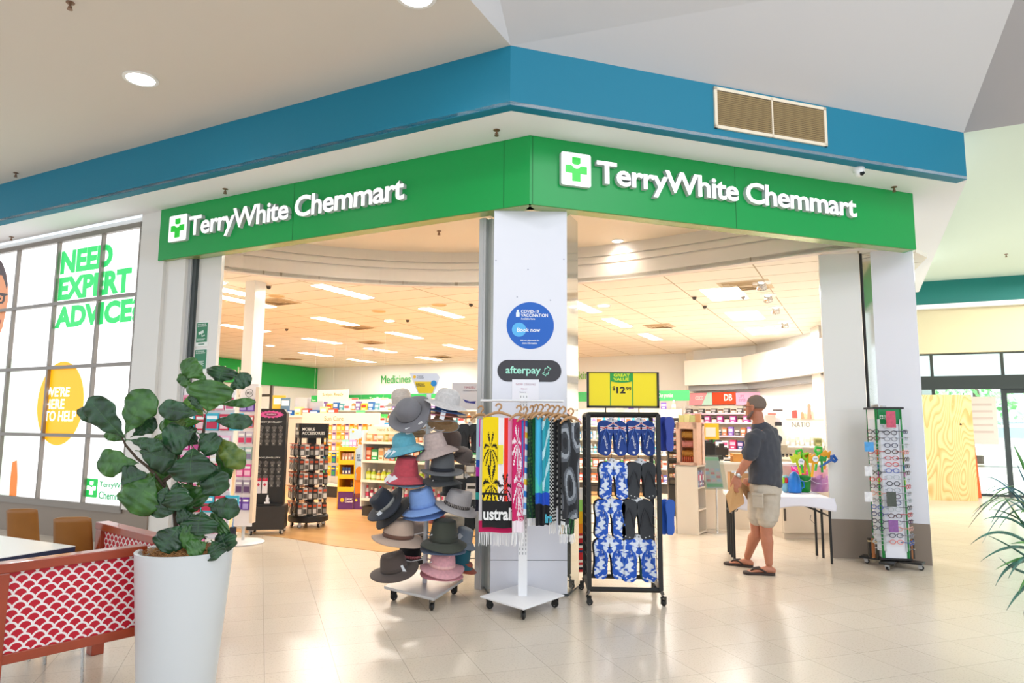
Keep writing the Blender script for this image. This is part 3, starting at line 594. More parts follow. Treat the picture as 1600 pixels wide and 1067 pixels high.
# ================================================================ free-standing displays at the entrance
def castor(parent, x, y, top=.1, r=.028, ang=0, name='castor', metal=None):
    c = thing.__globals__['bpy'].data.objects.new(name, None); COL.objects.link(c); c.parent = parent; c.location = (x, y, 0); c.rotation_euler = (0, 0, ang)
    g = MB(); g.M = tr(r*.6, 0, r) @ rx(pi/2); g.lathe([(r*.3, -.011), (r*.9, -.011), (r, -.006), (r, .006), (r*.9, .011), (r*.3, .011)], 18); g.build('wheel', M_RUBBER, c)
    g = MB(); g.M = tr(r*.6, 0, r) @ rx(pi/2); g.lathe([(.0, -.0125), (r*.55, -.0125), (r*.55, .0125), (0, .0125)], 14); g.build('hub', metal or M_ALU, c)
    g = MB(); g.bx(-.006, r*1.1, -.019, -.0145, r*.6, top-.012); g.bx(-.006, r*1.1, .0145, .019, r*.6, top-.012); g.bx(-.012, r*1.1, -.019, .019, top-.02, top-.008); g.lathe([(.009, top-.01), (.009, top)], 10); g.build('fork', metal or M_BLACK, c)
    return c
def tagcard(parent, x, y, z, w=.035, h=.06, roll=0, pitch=0, col='#eef1f6', stripe=None):
    g = MB(); g.M = tr(x, y, z) @ ry(roll) @ rx(pitch); g.bx(-w/2, w/2, -.0008, .0008, -h, 0)
    o = g.build('price_tag', C(col, .4), parent, smooth=0)
    return o
# ---------------- hats
def felt(col, rough=.85, kind='felt'):
    n = 'hat_%s_%s' % (kind, col.strip('#'))
    if n in MATS: return MATS[n]
    m = mat(n, col, rough, bump=.35 if kind == 'felt' else .1, bscale=260 if kind == 'felt' else 40, var=.22, sheen=.15)
    if kind == 'straw':
        nt = m.node_tree; b = nt.nodes['Principled BSDF']; tc = nt.nodes.new('ShaderNodeTexCoord'); wv = nt.nodes.new('ShaderNodeTexWave'); wv.wave_type = 'RINGS'; wv.rings_direction = 'Z'
        wv.inputs['Scale'].default_value = 55; wv.inputs['Distortion'].default_value = 1.5; bp = nt.nodes.new('ShaderNodeBump'); bp.inputs['Strength'].default_value = .5; bp.inputs['Distance'].default_value = .004
        nt.links.new(tc.outputs['Object'], wv.inputs[0]); nt.links.new(wv.outputs[1], bp.inputs['Height']); nt.links.new(bp.outputs[0], b.inputs['Normal'])
    return m
def zebra(name, c1, c2, sc=30):
    if name in MATS: return MATS[name]
    m = mat(name, c1, .8); nt = m.node_tree; b = nt.nodes['Principled BSDF']; tc = nt.nodes.new('ShaderNodeTexCoord'); wv = nt.nodes.new('ShaderNodeTexWave'); wv.inputs['Scale'].default_value = sc; wv.inputs['Distortion'].default_value = 6
    cr = nt.nodes.new('ShaderNodeValToRGB'); cr.color_ramp.interpolation = 'CONSTANT'; cr.color_ramp.elements[0].color = (*srgb(c1), 1); cr.color_ramp.elements[1].color = (*srgb(c2), 1); cr.color_ramp.elements[1].position = .5
    nt.links.new(tc.outputs['Object'], wv.inputs[0]); nt.links.new(wv.outputs[1], cr.inputs[0]); nt.links.new(cr.outputs[0], b.inputs['Base Color']); return m
def hat(lab, x, y, Y, w, col, pitch=12, roll=0, crown=(.085, .11), kind='fedora', droop=.1, wave=.012, band=None, bandm=None, tags=(), weave='felt', seed=1, trim=None, yaw=0):
    """x, y: where the middle of the brim shows; w: brim width in metres"""
    q = aty(x, y, Y); w *= 1.1; crown = (crown[0]*1.12, crown[1]*1.0); rb = w/2; rc, h = crown
    T = thing('hat', lab, 'hat', q, (radians(pitch), radians(roll), radians(yaw)), 'sun hats on the white hat stand')
    rr = random.Random(seed); ph = rr.random()*6; n = 44; M1 = felt(col, kind=weave)
    def brim(t, k, off=0):
        a = 2*pi*k/n; r = rc + (rb-rc)*t; z = -droop*rb*t**1.4 + wave*t*sin(2*a+ph) + wave*.5*t*sin(3*a+2*ph) + off
        if kind in ('fedora', 'fedora2'): z += .22*rb*t*t*abs(cos(a))**2*.5
        return (r*cos(a), r*sin(a), z)
    rings = [[brim(t, k) for k in range(n)] for t in (1, .85, .65, .45, .25, .1, 0)]
    if kind == 'bucket': prof = [(1.0, 0), (.93, .3), (.86, .6), (.8, .88), (.74, .97), (.5, 1.0), (.0, 1.0)]
    elif kind == 'round': prof = [(1.0, 0), (1.0, .25), (.97, .5), (.86, .75), (.66, .92), (.35, 1.0), (.0, 1.02)]
    elif kind == 'flat': prof = [(1.0, 0), (1.0, .3), (.98, .7), (.93, .92), (.85, 1.0), (.5, .98), (0, .97)]
    else: prof = [(1.0, 0), (.98, .25), (.94, .5), (.88, .78), (.78, .96), (.55, .97), (0, .84)]
    for (a_, b) in prof:
        ring = []
        for k in range(n):
            a = 2*pi*k/n; r = rc*a_; xx, yy = r*cos(a)*1.0, r*sin(a)*1.0; zz = b*h
            if kind in ('fedora', 'fedora2'): 
                zz += -.18*h*b*b*(abs(sin(a)))**2*(1 if a_ > .3 else .4) * (.6) + .05*h*b*cos(a)
                xx *= 1 - .0*b; yy *= 1-.12*b
            ring.append((xx, yy, zz))
        rings.append(ring)
    g = MB(); g.loft(rings, caps=False); g.build('crown_and_brim', M1, T, solid=.004, smooth=60)
    if band:
        g = MB(); hb = h*.22
        g.lathe([(rc*1.012, .002), (rc*1.005, hb*.5), (rc*.985, hb)], n, caps=False); g.build('hat_band', bandm or felt(band, kind='cloth'), T, solid=.002)
        if kind.startswith('fedora'):
            g = MB(); g.bx(rc*.55, rc*.9, -rc*.78, -rc*.62, hb*.25, hb*.55); 
    if trim:
        g = MB(); g.tube([brim(1, k) for k in range(n+1)], .004, 6); g.build('brim_edging', felt(trim, kind='cloth'), T)
    for (tx, ty, tz, ro) in tags: tagcard(T, tx, ty, tz, .04, .075, radians(ro))
    return T
HC = Vector((-.742, 6.13, 0))
T = thing('hat_stand', 'white wheeled hat stand with a grey trapezoid header sign', 'display stand', HC, 0)
pl = [flo(600, 916, .12)-HC, flo(678, 935, .12)-HC, flo(724, 905, .12)-HC, flo(650, 890, .12)-HC]
pl = [Vector((p.x, p.y)) for p in pl]; ctr = (pl[0]+pl[2])/2; pl[3] = pl[0]+pl[2]-pl[1]
g = MB(); g.slab([tuple(p) for p in pl], .1, .122); g.build('base_plate', mat('silver_plate', '#c4c4c6', .35, metal=.4), T, smooth=0, bevel=.003)
for i, p in enumerate(pl): 
    cpt = ctr+(p-ctr)*.8; castor(T, cpt.x, cpt.y, .1, .03, .6+i)
pol = Vector((ctr.x, ctr.y, 0)); HP = HC+pol
g = MB(); g.tube([(pol.x, pol.y, .12), (pol.x, pol.y, 1.72)], .021, 14); g.build('pole', M_WMETAL, T)
for z in (.30, .52, .74, .96, 1.18, 1.40):
    for k in range(4):
        a = radians(20+90*k); g = MB(); g.tube([(pol.x, pol.y, z+.02), (pol.x+.12*cos(a), pol.y+.12*sin(a), z), (pol.x+.22*cos(a), pol.y+.22*sin(a), z+.03)], .005, 6); g.build('arm', M_WMETAL, T)
hb_, ht_ = aty(664, 615, 6.12)-HC, aty(664, 583, 6.12)-HC; k = 6.15/1083
g = MB(); xl = (aty(640, 583, 6.12)-HC).x; xr = (aty(688, 583, 6.12)-HC).x; xbl = (aty(653, 614, 6.12)-HC).x; xbr = (aty(678, 612, 6.12)-HC).x
zt_, zb_ = ht_.z, hb_.z; yy = ht_.y; g.prism([(xbl, zb_), (xbr, zb_), (xr-.0, zt_-.035), (xr-.03, zt_), (xl, zt_)], yy-.004, yy); hd = g.build('header_sign', C('#d9dae2', .4), T, smooth=0)
g = MB(); g.prism([(xbl+.008, zb_+.004), (xbr-.012, zb_+.004), (xbr+.02, zt_-.075), (xl+.045, zt_-.075)], yy-.006, yy-.004); g.build('yellow_panel', C('#eec812'), hd, smooth=0)
g = MB(); disc(g, xr-.055, zt_-.09, .026, yy-.008, yy-.006); g.build('blue_dot', C('#1e86c8'), hd, smooth=0); g = MB(); disc(g, xl+.045, zt_-.034, .014, yy-.006, yy-.004, 9); g.build('sun_mark', C('#f2b81c'), hd, smooth=0)
text('header_words', 'Cancer\nCouncil', C('#55565f'), hd, xl+.07, zt_-.048, w=.055, h=.028, y=yy-.005, depth=.001, bold=.01); text('header_words', 'EVERYDAY\nCOVERAGE', C('#4a4420'), hd, xl+.06, zt_-.118, w=.08, h=.026, y=yy-.0065, depth=.001, bold=.03)
zb1 = zebra('check_band', '#b9b9b4', '#3a3a3a', 60); zb2 = zebra('zebra_band', '#8f8782', '#1e1c1c', 22); zb3 = zebra('floral_band', '#e6a0a8', '#a8303c', 40)
Yf, Ym, Yb = 5.99, 6.13, 6.3
hat('beige floppy hat half hidden behind top grey wool hat', 628, 628, Yb, .3, '#c9beb4', 10, -8, (.08, .12), 'round', weave='straw', seed=2)
hat('charcoal grey wool floppy hat at top left of the stand', 640, 645, Yf-.04, .36, '#77767c', 48, -28, (.098, .12), 'round', .05, .02, band='#4a494f', tags=((-.06, -.15, -.0, 20), (.05, -.16, .0, -20)), seed=3)
hat('pale grey wide brimmed straw hat at top right of the stand', 698, 629, Yf, .34, '#c9c6c6', 4, 14, (.096, .12), 'round', .16, .008, weave='straw', seed=4, trim='#dedcdc')
hat('royal navy straw hat stacked under pale grey hat', 697, 641, Yf+.01, .32, '#23558f', 3, 8, (.085, .05), 'flat', .08, .004, weave='straw', seed=5, tags=((-.0, -.165, .0, 8),))
hat('coral rimmed hat at the bottom of the top right stack', 697, 648, Yf+.02, .325, '#c9786a', 2, 8, (.085, .03), 'flat', .04, .003, weave='straw', seed=6)
hat('sand coloured visor hat hanging below coral rimmed hat', 693, 658, Yf+.05, .25, '#c2a279', -22, 4, (.075, .03), 'flat', .3, .01, weave='straw', seed=7, trim='#a9b6c0')
hat('tan striped ribbon hat behind turquoise hat', 650, 676, Yb, .24, '#a88f70', 8, 4, (.08, .09), 'round', .1, .005, band='#7a6247', weave='straw', seed=8)
hat('turquoise straw hat with navy edge', 632, 696, Yf-.02, .33, '#5fa9bd', 6, -10, (.088, .115), 'round', .32, .006, weave='straw', seed=9, trim='#232a3c', tags=((-.11, -.09, -.01, 30), (-.06, -.13, -.02, 40)))
hat('dark brown felt hat behind the pinkish beige bucket hat', 703, 694, Yb-.02, .3, '#5b4b45', 5, 10, (.085, .13), 'round', .25, .005, seed=10)
hat('pinkish beige bucket hat in second tier right', 681, 700, Yf-.03, .34, '#bba8a3', 6, -13, (.09, .13), 'bucket', .3, .006, weave='straw', seed=11)
hat('red bucket hat with white swing tags', 634, 741, Yf-.02, .32, '#c04a57', 7, 5, (.095, .15), 'bucket', .32, .006, weave='straw', seed=12, tags=((-.11, -.1, 0, 30), (-.06, -.13, 0, 40)))
hat('blue grey hat stacked underneath red bucket hat', 634, 751, Yf+.0, .31, '#6c8ba0', 4, 2, (.085, .04), 'flat', .16, .004, weave='straw', seed=14)
hat('dark grey fedora with navy ribbon', 691, 735, Yf-.02, .33, '#5f6266', 6, 2, (.092, .15), 'fedora', .12, .008, band='#20242e', seed=15)
hat('charcoal fedora stacked under dark grey fedora', 691, 749, Yf+.0, .32, '#45484a', 5, 3, (.09, .05), 'flat', .14, .008, band='#1a1c1e', seed=16)
hat('black cap hat below the charcoal fedora', 706, 768, Yb-.03, .19, '#35393a', 4, 0, (.075, .1), 'round', .2, .004, seed=17)
hat('black hat with grey woven band at far left of stand', 603, 788, Yf-.05, .34, '#1b2230', 24, -40, (.088, .13), 'fedora', .08, .01, band='#aaaaa4', bandm=zb1, seed=18, tags=((-.07, -.1, .03, -10),))
hat('second black hat stacked beneath far left black hat', 613, 798, Yf-.01, .34, '#14161c', 22, -38, (.085, .04), 'flat', .08, .01, seed=19)
hat('sky blue fedora with silver studs', 661, 791, Yf-.03, .36, '#7c9ed8', 8, -10, (.1, .16), 'fedora', .2, .01, band='#7093d0', seed=20)
hat('sky blue hat stacked under the blue fedora', 662, 799, Yf+.0, .33, '#6f93d2', 5, -6, (.09, .04), 'flat', .2, .006, seed=21)
hat('light grey hat with black zebra band, front right', 714, 790, Yf-.02, .34, '#aaa5a6', 7, 16, (.1, .14), 'fedora', .2, .01, band='#8f8782', bandm=zb2, seed=22)
hat('tan rancher hat with thin brown cord', 622, 838, Yf-.04, .4, '#bca493', 5, 7, (.115, .16), 'fedora2', .2, .018, band='#6b4a3c', seed=23)
hat('grey hat with zebra band behind tan rancher hat', 647, 834, Yb-.03, .26, '#a89b94', 5, 12, (.08, .12), 'round', .2, .006, band='#8f8782', bandm=zb2, seed=24)
hat('cream hat behind olive bucket hat', 708, 822, Yb, .24, '#cdbfa9', 5, 4, (.085, .1), 'flat', .2, .004, weave='straw', seed=25)
hat('small coral hat behind the olive hat on its left', 683, 812, Yb-.06, .16, '#d8786c', 5, 0, (.06, .06), 'round', .2, .004, seed=26)
hat('grey blue cloth hat behind olive hat on its right', 722, 842, Yb-.05, .26, '#8792a0', 5, 22, (.08, .1), 'bucket', .3, .004, seed=27, tags=((-.02, -.1, .06, 20),))
hat('dark olive bucket hat in fifth tier right', 693, 844, Yf-.02, .36, '#42463c', 6, 3, (.108, .17), 'bucket', .22, .008, band='#383c33', seed=28)
hat('denim blue hat stacked beneath olive bucket hat', 693, 853, Yf+.0, .35, '#64738c', 3, 4, (.09, .04), 'flat', .18, .006, seed=29)
hat('black hat with pink floral band behind brown hat', 640, 868, Yb-.06, .3, '#1c1c20', 6, 10, (.088, .11), 'fedora', .2, .006, band='#e6a0a8', bandm=zb3, seed=30)
hat('dark brown wool hat at bottom left of stand', 616, 889, Yf-.04, .37, '#564a45', 12, -9, (.1, .14), 'fedora', .16, .008, band='#4b403b', seed=31, tags=((.07, -.08, .05, -20),))
hat('pale pink straw hat at the bottom tier', 691, 884, Yf-.02, .34, '#dfa3aa', 8, 5, (.096, .13), 'fedora', .22, .008, weave='straw', band='#eab8b4', seed=32)
hat('second pale pink hat stacked beneath pink straw hat', 691, 891, Yf+.0, .33, '#d98f9a', 5, 6, (.085, .04), 'flat', .2, .006, weave='straw', seed=33)
hat('deep teal felt hat behind the pink hat', 714, 874, Yb-.08, .28, '#1d6273', 6, 16, (.095, .14), 'round', .25, .006, seed=34)
hat('rust coloured hat stacked beneath the teal hat', 722, 884, Yb-.07, .25, '#a9523c', 4, 14, (.08, .04), 'flat', .2, .006, seed=35)
hat('brown dark hat shell hanging behind dark grey fedora', 722, 716, Yb, .18, '#6a5f5a', 10, 30, (.07, .1), 'round', .2, .004, seed=36)
# ---------------- towel stand
TW = Vector((.112, 5.78, 0))
T = thing('towel_stand', 'white wheeled towel stand with slotted post and square base', 'display stand', TW, 0)
pl = [flo(750, 931, .1)-TW, flo(818, 951, .1)-TW, flo(882, 929, .1)-TW]; pl = [Vector((p.x, p.y)) for p in pl]; pl.append(pl[0]+pl[2]-pl[1]); ctr = (pl[0]+pl[2])/2
g = MB(); g.slab([tuple(p) for p in pl], .088, .1); g.build('base_plate', M_WMETAL, T, smooth=0, bevel=.002)
for i, p in enumerate(pl): cpt = ctr+(p-ctr)*.82; castor(T, cpt.x, cpt.y, .088, .03, .3+i*1.2)
g = MB(); pw = .036; g.bx(ctr.x-pw, ctr.x+pw, ctr.y-.02, ctr.y+.02, .1, 1.72); g.build('post', M_WMETAL, T, smooth=0)
g = MB()
for i in range(38):
    z = .42+i*.034
    for xx in (-.024, 0, .024): g.bx(ctr.x+xx-.003, ctr.x+xx+.003, ctr.y-.0206, ctr.y-.0198, z, z+.02)
sl_ = g.build('post_slots', mat('slot_shadow_grey', '#8b8b90', .6), T, smooth=0); sl_['kind'] = 'stuff'
ZH = 1.605
g = MB(); hx0 = (aty(752, 625, 5.72)-TW).x; hx1 = (aty(880, 627, 5.72)-TW).x
g.tube([(hx0, -.05, ZH+.05), (hx1, -.05, ZH+.05)], .009, 10); g.tube([(hx0, .05, ZH+.05), (hx1, .05, ZH+.05)], .009, 10)
for xx in (hx0, hx1): g.tube([(xx, -.05, ZH+.05), (xx, .05, ZH+.05)], .009, 10)
g.build('hanging_rail', M_WMETAL, T)
M_HANG = mat('raw_timber_hanger', '#b58a5e', .5, var=.1)
def towel(i, lab, x0, x1, yt, yb, fn, cols, Y, rot=0, fringe=None, nu=24, nv=48, wav=.012, fcol='#f4f3f3', hng=True):
    q = aty((x0+x1)/2, yt, Y); W = (x1-x0)/1083*Y; Hh = (yb-yt)/1083*Y
    o = thing('beach_towel', lab, 'towel', q, radians(rot), 'towels hanging on the white stand')
    ms = [mat('towel_' + c_[1:], c_, .95, bump=.25, bscale=350, sheen=.1) for c_ in cols]
    W = W/max(.25, abs(cos(radians(rot))))
    rr = random.Random(i); ph = rr.random()*6
    def surf(s):
        vs = []
        for j in range(nv+1):
            for k in range(nu+1):
                u, v = k/nu, j/nv; vs.append(((u-.5)*W*(1+.04*v*sin(ph+v*3)), s + wav*sin(u*11+ph+v*2)*(.4+.6*v), -v*Hh + .004*sin(u*7)))
        return vs
    g = MB(); fs = [(j*(nu+1)+k, j*(nu+1)+k+1, (j+1)*(nu+1)+k+1, (j+1)*(nu+1)+k) for j in range(nv) for k in range(nu)]
    base = len(g.v); vv = surf(-.008); g.v += [Vector(a) for a in vv]
    for j in range(nv):
        for k in range(nu): g.f.append([j*(nu+1)+k, j*(nu+1)+k+1, (j+1)*(nu+1)+k+1, (j+1)*(nu+1)+k]); g.mi.append(fn((k+.5)/nu, (j+.5)/nv))
    b2 = len(g.v); vv = surf(.012); g.v += [Vector(a) for a in vv]
    for j in range(nv):
        for k in range(nu): g.f.append([b2+j*(nu+1)+k, b2+(j+1)*(nu+1)+k, b2+(j+1)*(nu+1)+k+1, b2+j*(nu+1)+k+1]); g.mi.append(fn((k+.5)/nu, (j+.5)/nv))
    for k in range(nu): g.f.append([k, b2+k, b2+k+1, k+1]); g.mi.append(fn((k+.5)/nu, .001)); a = nv*(nu+1)+k; g.f.append([a, a+1, b2+a+1, b2+a]); g.mi.append(fn((k+.5)/nu, .999))
    for j in range(nv):
        a = j*(nu+1); g.f.append([a, a+nu+1, b2+a+nu+1, b2+a]); g.mi.append(fn(.001, (j+.5)/nv)); a += nu; g.f.append([a, b2+a, b2+a+nu+1, a+nu+1]); g.mi.append(fn(.999, (j+.5)/nv))
    g.build('cloth', ms, o, smooth=60)
    if fringe:
        g = MB(); nf = int(W/.007)
        for k in range(nf):
            xx = (k/(nf-1)-.5)*W; dx = rr.uniform(-.006, .006); g.tube([(xx, wav*sin((k/(nf-1))*11+ph+2), -Hh+.004), (xx+dx, -.004+wav*sin((k/(nf-1))*11+ph+2), -Hh-.03), (xx+dx*1.5, -.002, -Hh-fringe*rr.uniform(.85, 1.1))], .0028, 4)
        f_ = g.build('fringe', mat('fringe_'+fcol[1:], fcol, .9), o); f_['kind'] = 'stuff'
    if hng:
        hw = min(.2, max(.09, W*.5))
        t = thing('hanger', 'timber hanger carrying %s' % lab.replace('towel ', 'towel, ', 1), 'hanger', (q.x, q.y, q.z+.002), radians(rot), 'timber hangers on the towel stand')
        g = MB(); pts = [(-hw, 0, -.012), (-hw*.75, 0, .012), (-.03, 0, .034), (0, 0, .038), (.03, 0, .034), (hw*.75, 0, .012), (hw, 0, -.012)]
        g.tube(pts, [.007, .009, .012, .013, .012, .009, .007], 8); g.build('yoke', M_HANG, t)
        g = MB(); g.tube([(0, 0, .045)]+[(.022*sin(a), 0, .085-.022*cos(a)) for a in [radians(d) for d in range(20, 290, 25)]], .0075, 8); g.build('hook', M_HANG, t)
    return o
def palm(u, v, cu, cv, s):
    du, dv = (u-cu)/s, (v-cv)/s
    if 0 < dv < 1.6 and abs(du-.06*sin(dv*3)) < .035: return True
    dd = dv - .55*du*du; r = hypot(du, dd)
    if r > 1 or r < .02: return False
    a = atan2(dd, du); sp = (a*9/(2*pi)+.25) % 1
    return abs(sp-.5) < (.10+.12*sin(pi*r))*(1+.45*sin(r*46))
def f_yel(u, v):
    if v > .76:
        return 5
    if palm(u*.85, v*1.25, .22, .36, .2) or palm(u*.85, v*1.25, .25, .78, .26) or (abs(v-.7) < .008 and u < .8) : return 4
    if palm(u*.85, v*1.25, .62, .8, .18) and u > .5: return 4
    return 0 if u < .5 else (1 if u < .68 else (3 if u < .82 else 2))
t_ = towel(1, 'yellow towel with black palms fading into white and red', 755, 803, 652, 819, f_yel, ['#f6d60c', '#f6eef2', '#f39ac0', '#f0311f', '#1c1a14', '#201f22'], 5.62, 0, None, 64, 96, .004)
q_ = aty(755, 652, 5.62); sc_ = 5.62/1083
text('towel_word', 'ustrali', mat('towel_white_print', '#f2f2f2', .9), t_, -24*sc_+.012, -(808-652)*sc_, w=46*sc_, h=19*sc_, y=-.016, depth=.003, bold=.03)
g = MB(); g.bx(-.0, .04, -.018, -.016, -.37, -.22); g.build('price_card', C('#f2e23a'), t_, smooth=0, label='yellow and white price card')
towel(2, 'magenta bottomed white fringed towel behind the yellow towel', 751, 806, 656, 826, lambda u, v: 0 if v > .9 else 1, ['#d81f63', '#efeaf0'], 5.67, 0, .1, 24, 30, .004, hng=False)
towel(3, 'purple and teal patterned towel hanging at far left', 745, 757, 655, 795, lambda u, v: (0 if v < .3 and u > .4 else 1 if v < .45 else 2 if v < .52 else 3 if (v < .62 and u < .5) else 4 if .8 < v < .87 else 5), ['#d81ba0', '#a9c6d8', '#2558b8', '#c22fb0', '#39a8a0', '#1d1b2a'], 5.78, -20, None, 10, 40, .006)
towel(4, 'magenta towel printed with white palm fronds', 802, 820, 655, 826, lambda u, v: 1 if (palm(u, v*2.2, .5, 1.25, .5) or palm(u, v*2.2, .3, .5, .4) or palm(u, v*2.2, .7, 1.9, .4) or v > .9) else 0, ['#cf1f66', '#f4e6ee'], 5.6, 28, .1, 32, 90, .01)
towel(5, 'blue white and yellow check towel', 815, 827, 657, 800, lambda u, v: [0, 1, 2, 1, 0, 1, 3, 1][int(v*16) % 8] if u > .2 else 0, ['#2f78c8', '#dfe6ee', '#e8c23a', '#5f9cdb'], 5.63, 40, None, 12, 64, .006)
towel(6, 'dark green leafy towel in the middle', 826, 836, 655, 805, lambda u, v: 1 if sin(u*20+v*60)*sin(v*90) > .5 else 0, ['#0f3b2e', '#3f7a34'], 5.64, 50, .06, 12, 90, .006)
towel(7, 'emerald towel with a yellow stripe', 833, 843, 653, 770, lambda u, v: 1 if u > .7 else 0, ['#14713f', '#e0c81a'], 5.66, 50, None, 12, 24, .006)
towel(8, 'turquoise towel shading to royal blue with black hem', 838, 852, 653, 816, lambda u, v: 3 if v > .8 else (0 if v < .55 + .1*sin(u*5) else 1 if v < .7 else 2), ['#43b7e0', '#4fd0c8', '#1d5fd0', '#15161a'], 5.6, 30, None, 20, 60, .008)
tt = towel(9, 'sea blue towel with surf lettering on black hem', 848, 862, 653, 815, lambda u, v: 3 if v > .82 else 2 if v > .7 else (1 if sin(v*22+u*8) > .6 else 0), ['#2ea6b8', '#bfe8f0', '#1f4fc8', '#15161a'], 5.6, 30, None, 20, 60, .008)
text('towel_word', 'irs', mat('towel_cyan_print', '#57c0d8', .9), tt, -.03, -.82, w=.06, h=.07, y=-.022, depth=.003, bold=.03)
towel(10, 'black and white speckled rope pattern towel', 858, 868, 655, 812, lambda u, v: 1 if (int(u*5)+int(v*60)) % 2 else 0, ['#141414', '#f0f0ee'], 5.62, 35, .08, 10, 120, .006)
towel(11, 'white on black braided towel', 866, 877, 655, 790, lambda u, v: 1 if abs((u*3+v*30) % 2-1) < .45 and .3 < u < .8 else 0, ['#17171a', '#ecebe8'], 5.58, 35, None, 16, 100, .006)
towel(12, 'black towel with a white chain stripe', 872, 888, 657, 815, lambda u, v: 1 if abs(u-.4) < .16 and int(v*40) % 2 else (2 if u > .7 and sin(v*20) > .2 else 0), ['#19191b', '#efefef', '#4d4f55'], 5.55, 30, .07, 16, 60, .01)
towel(13, 'grey and black tie dye towel at right end', 878, 906, 660, 806, lambda u, v: int(abs(sin(u*5+v*4)+sin(v*9-u*3))*2.2) % 4, ['#2a2c30', '#5f646c', '#9aa0a8', '#3c3f45'], 5.53, 18, None, 30, 60, .018)
towel(14, 'dark green fern towel with white fringe below grey towels', 874, 897, 790, 832, lambda u, v: 1 if sin(u*22+v*9) > .5 else (2 if u < .3 and v > .4 else 0), ['#123326', '#2e6a3a', '#c9a23a'], 5.68, 15, .07, 24, 20, .006, hng=False)
# ---------------- thong rack
RK = Vector((.95, 6.13, 0))
T = thing('thong_rack', 'black wheeled grid rack filled with rubber thongs', 'display rack', RK, 0)
fl_, fr_, br2, bl2 = [flo(*p)-RK for p in ((921, 945), (1033, 947), (1021, 925), (914, 922))]
z0, z1 = .125, 1.55
for nm, pp in (('corner_post', fl_), ('corner_post', fr_), ('corner_post', br2), ('corner_post', bl2)):
    g = MB(); g.box((pp.x, pp.y, (z0+z1)/2), (.035, .035, z1-z0)); g.build(nm, M_BLACK, T, smooth=0)
for a_, b2_ in ((fl_, fr_), (bl2, br2), (fl_, bl2), (fr_, br2)):
    for z in (z0, z1): g = MB(); g.tube([(a_.x, a_.y, z), (b2_.x, b2_.y, z)], .02, 4); g.build('cross_bar', M_BLACK, T, smooth=0)
for i, p in enumerate((fl_, fr_, br2, bl2)):
    d = p.normalized(); q = Vector((p.x, p.y, 0))+Vector((d.x, d.y, 0))*.02; g = MB(); g.tube([(p.x, p.y, z0), (q.x, q.y, .09)], .014, 6); g.build('foot_bracket', mat('gunmetal', '#57504c', .35, metal=.7), T); castor(T, q.x, q.y, .085, .027, i)
def gridpanel(a_, b2_, yoff=0):
    g = MB(); n = 16
    for i in range(n+1):
        z = z0+.05+(z1-z0-.1)*i/n; g.tube([(a_.x, a_.y+yoff, z), (b2_.x, b2_.y+yoff, z)], .0028, 5)
    for i in range(1, 5 if abs(a_.x-b2_.x) > .2 else 2):
        t = i/(5 if abs(a_.x-b2_.x) > .2 else 2); p = a_.lerp(b2_, t); g.tube([(p.x, p.y+yoff, z0), (p.x, p.y+yoff, z1)], .0028, 5)
    o = g.build('wire_grid', M_BLACK, T); return o
gridpanel(bl2, br2, -.02); gridpanel(fl_, bl2); gridpanel(fr_, br2)
M_SIGNY = C('#f3dc00', .35); M_SGN = C('#1d9a3c', .4)
T = thing('price_sign', 'yellow price board in black frame on top of thong rack', 'sign', RK, 0)
sy = fl_.y+.1; YW = RK.y+sy; s0 = aty(917, 637, YW)-RK; s1 = aty(1029, 582, YW)-RK
g = MB()
for a in ((s0.x, s1.x, s0.z, s0.z+.018), (s0.x, s0.x+.018, s0.z, s1.z), (s1.x-.018, s1.x, s0.z, s1.z), (s0.x, s1.x, s1.z-.006, s1.z)): g.bx(a[0], a[1], sy-.012, sy+.012, a[2], a[3])
g.build('sign_frame', M_BLACK, T, smooth=0)
g = MB(); g.bx(s0.x+.01, s1.x-.01, sy-.004, sy+.004, s0.z+.01, s1.z-.004); g.build('yellow_board', M_SIGNY, T, smooth=0)
for t in (.26, .72): 
    g = MB(); xx = s0.x+(s1.x-s0.x)*t; g.tube([(xx, sy, z1), (xx, sy, s0.z)], .005, 6); g.build('support_rod', M_BLACK, T)
cx = (aty(971, 600, YW)-RK).x; hw = (aty(989, 600, YW)-RK).x-cx
g = MB(); g.bx(cx-hw, cx-hw+.008, sy-.006, sy-.004, s0.z+.02, s1.z-.006); g.bx(cx+hw-.008, cx+hw, sy-.006, sy-.004, s0.z+.02, s1.z-.006); g.build('green_border', M_SGN, T, smooth=0)
g = MB(); zt_ = s1.z-.007; g.prism([(cx-hw, zt_-.062)]+[(cx+hw*sin(radians(a)), zt_-.062-.022*cos(radians(a))) for a in range(-80, 81, 16)]+[(cx+hw, zt_-.062), (cx+hw, zt_), (cx-hw, zt_)], sy-.007, sy-.0045); g.build('green_header', M_SGN, T, smooth=0)
text('great_value_words', 'GREAT\nVALUE', C('#dbe81c'), T, cx-hw*.72, zt_-.068, w=hw*1.44, h=.062, y=sy-.008, depth=.002, bold=.03, italic=0)
pz0 = (aty(960, 614.5, YW)-RK).z; pz1 = (aty(960, 604, YW)-RK).z
text('price_figures', '12', C('#17150c'), T, (aty(963, 610, YW)-RK).x, pz0, w=(aty(977, 610, YW)-aty(963, 610, YW)).x, h=pz1-pz0, y=sy-.006, depth=.002, bold=.03)
text('price_figures', '$', C('#17150c'), T, (aty(957, 610, YW)-RK).x, pz0+.022, h=.04, y=sy-.006, depth=.002, bold=.01); text('price_figures', '99', C('#17150c'), T, (aty(978, 610, YW)-RK).x, pz1-.034, w=.045, h=.033, y=sy-.006, depth=.002, bold=.015)
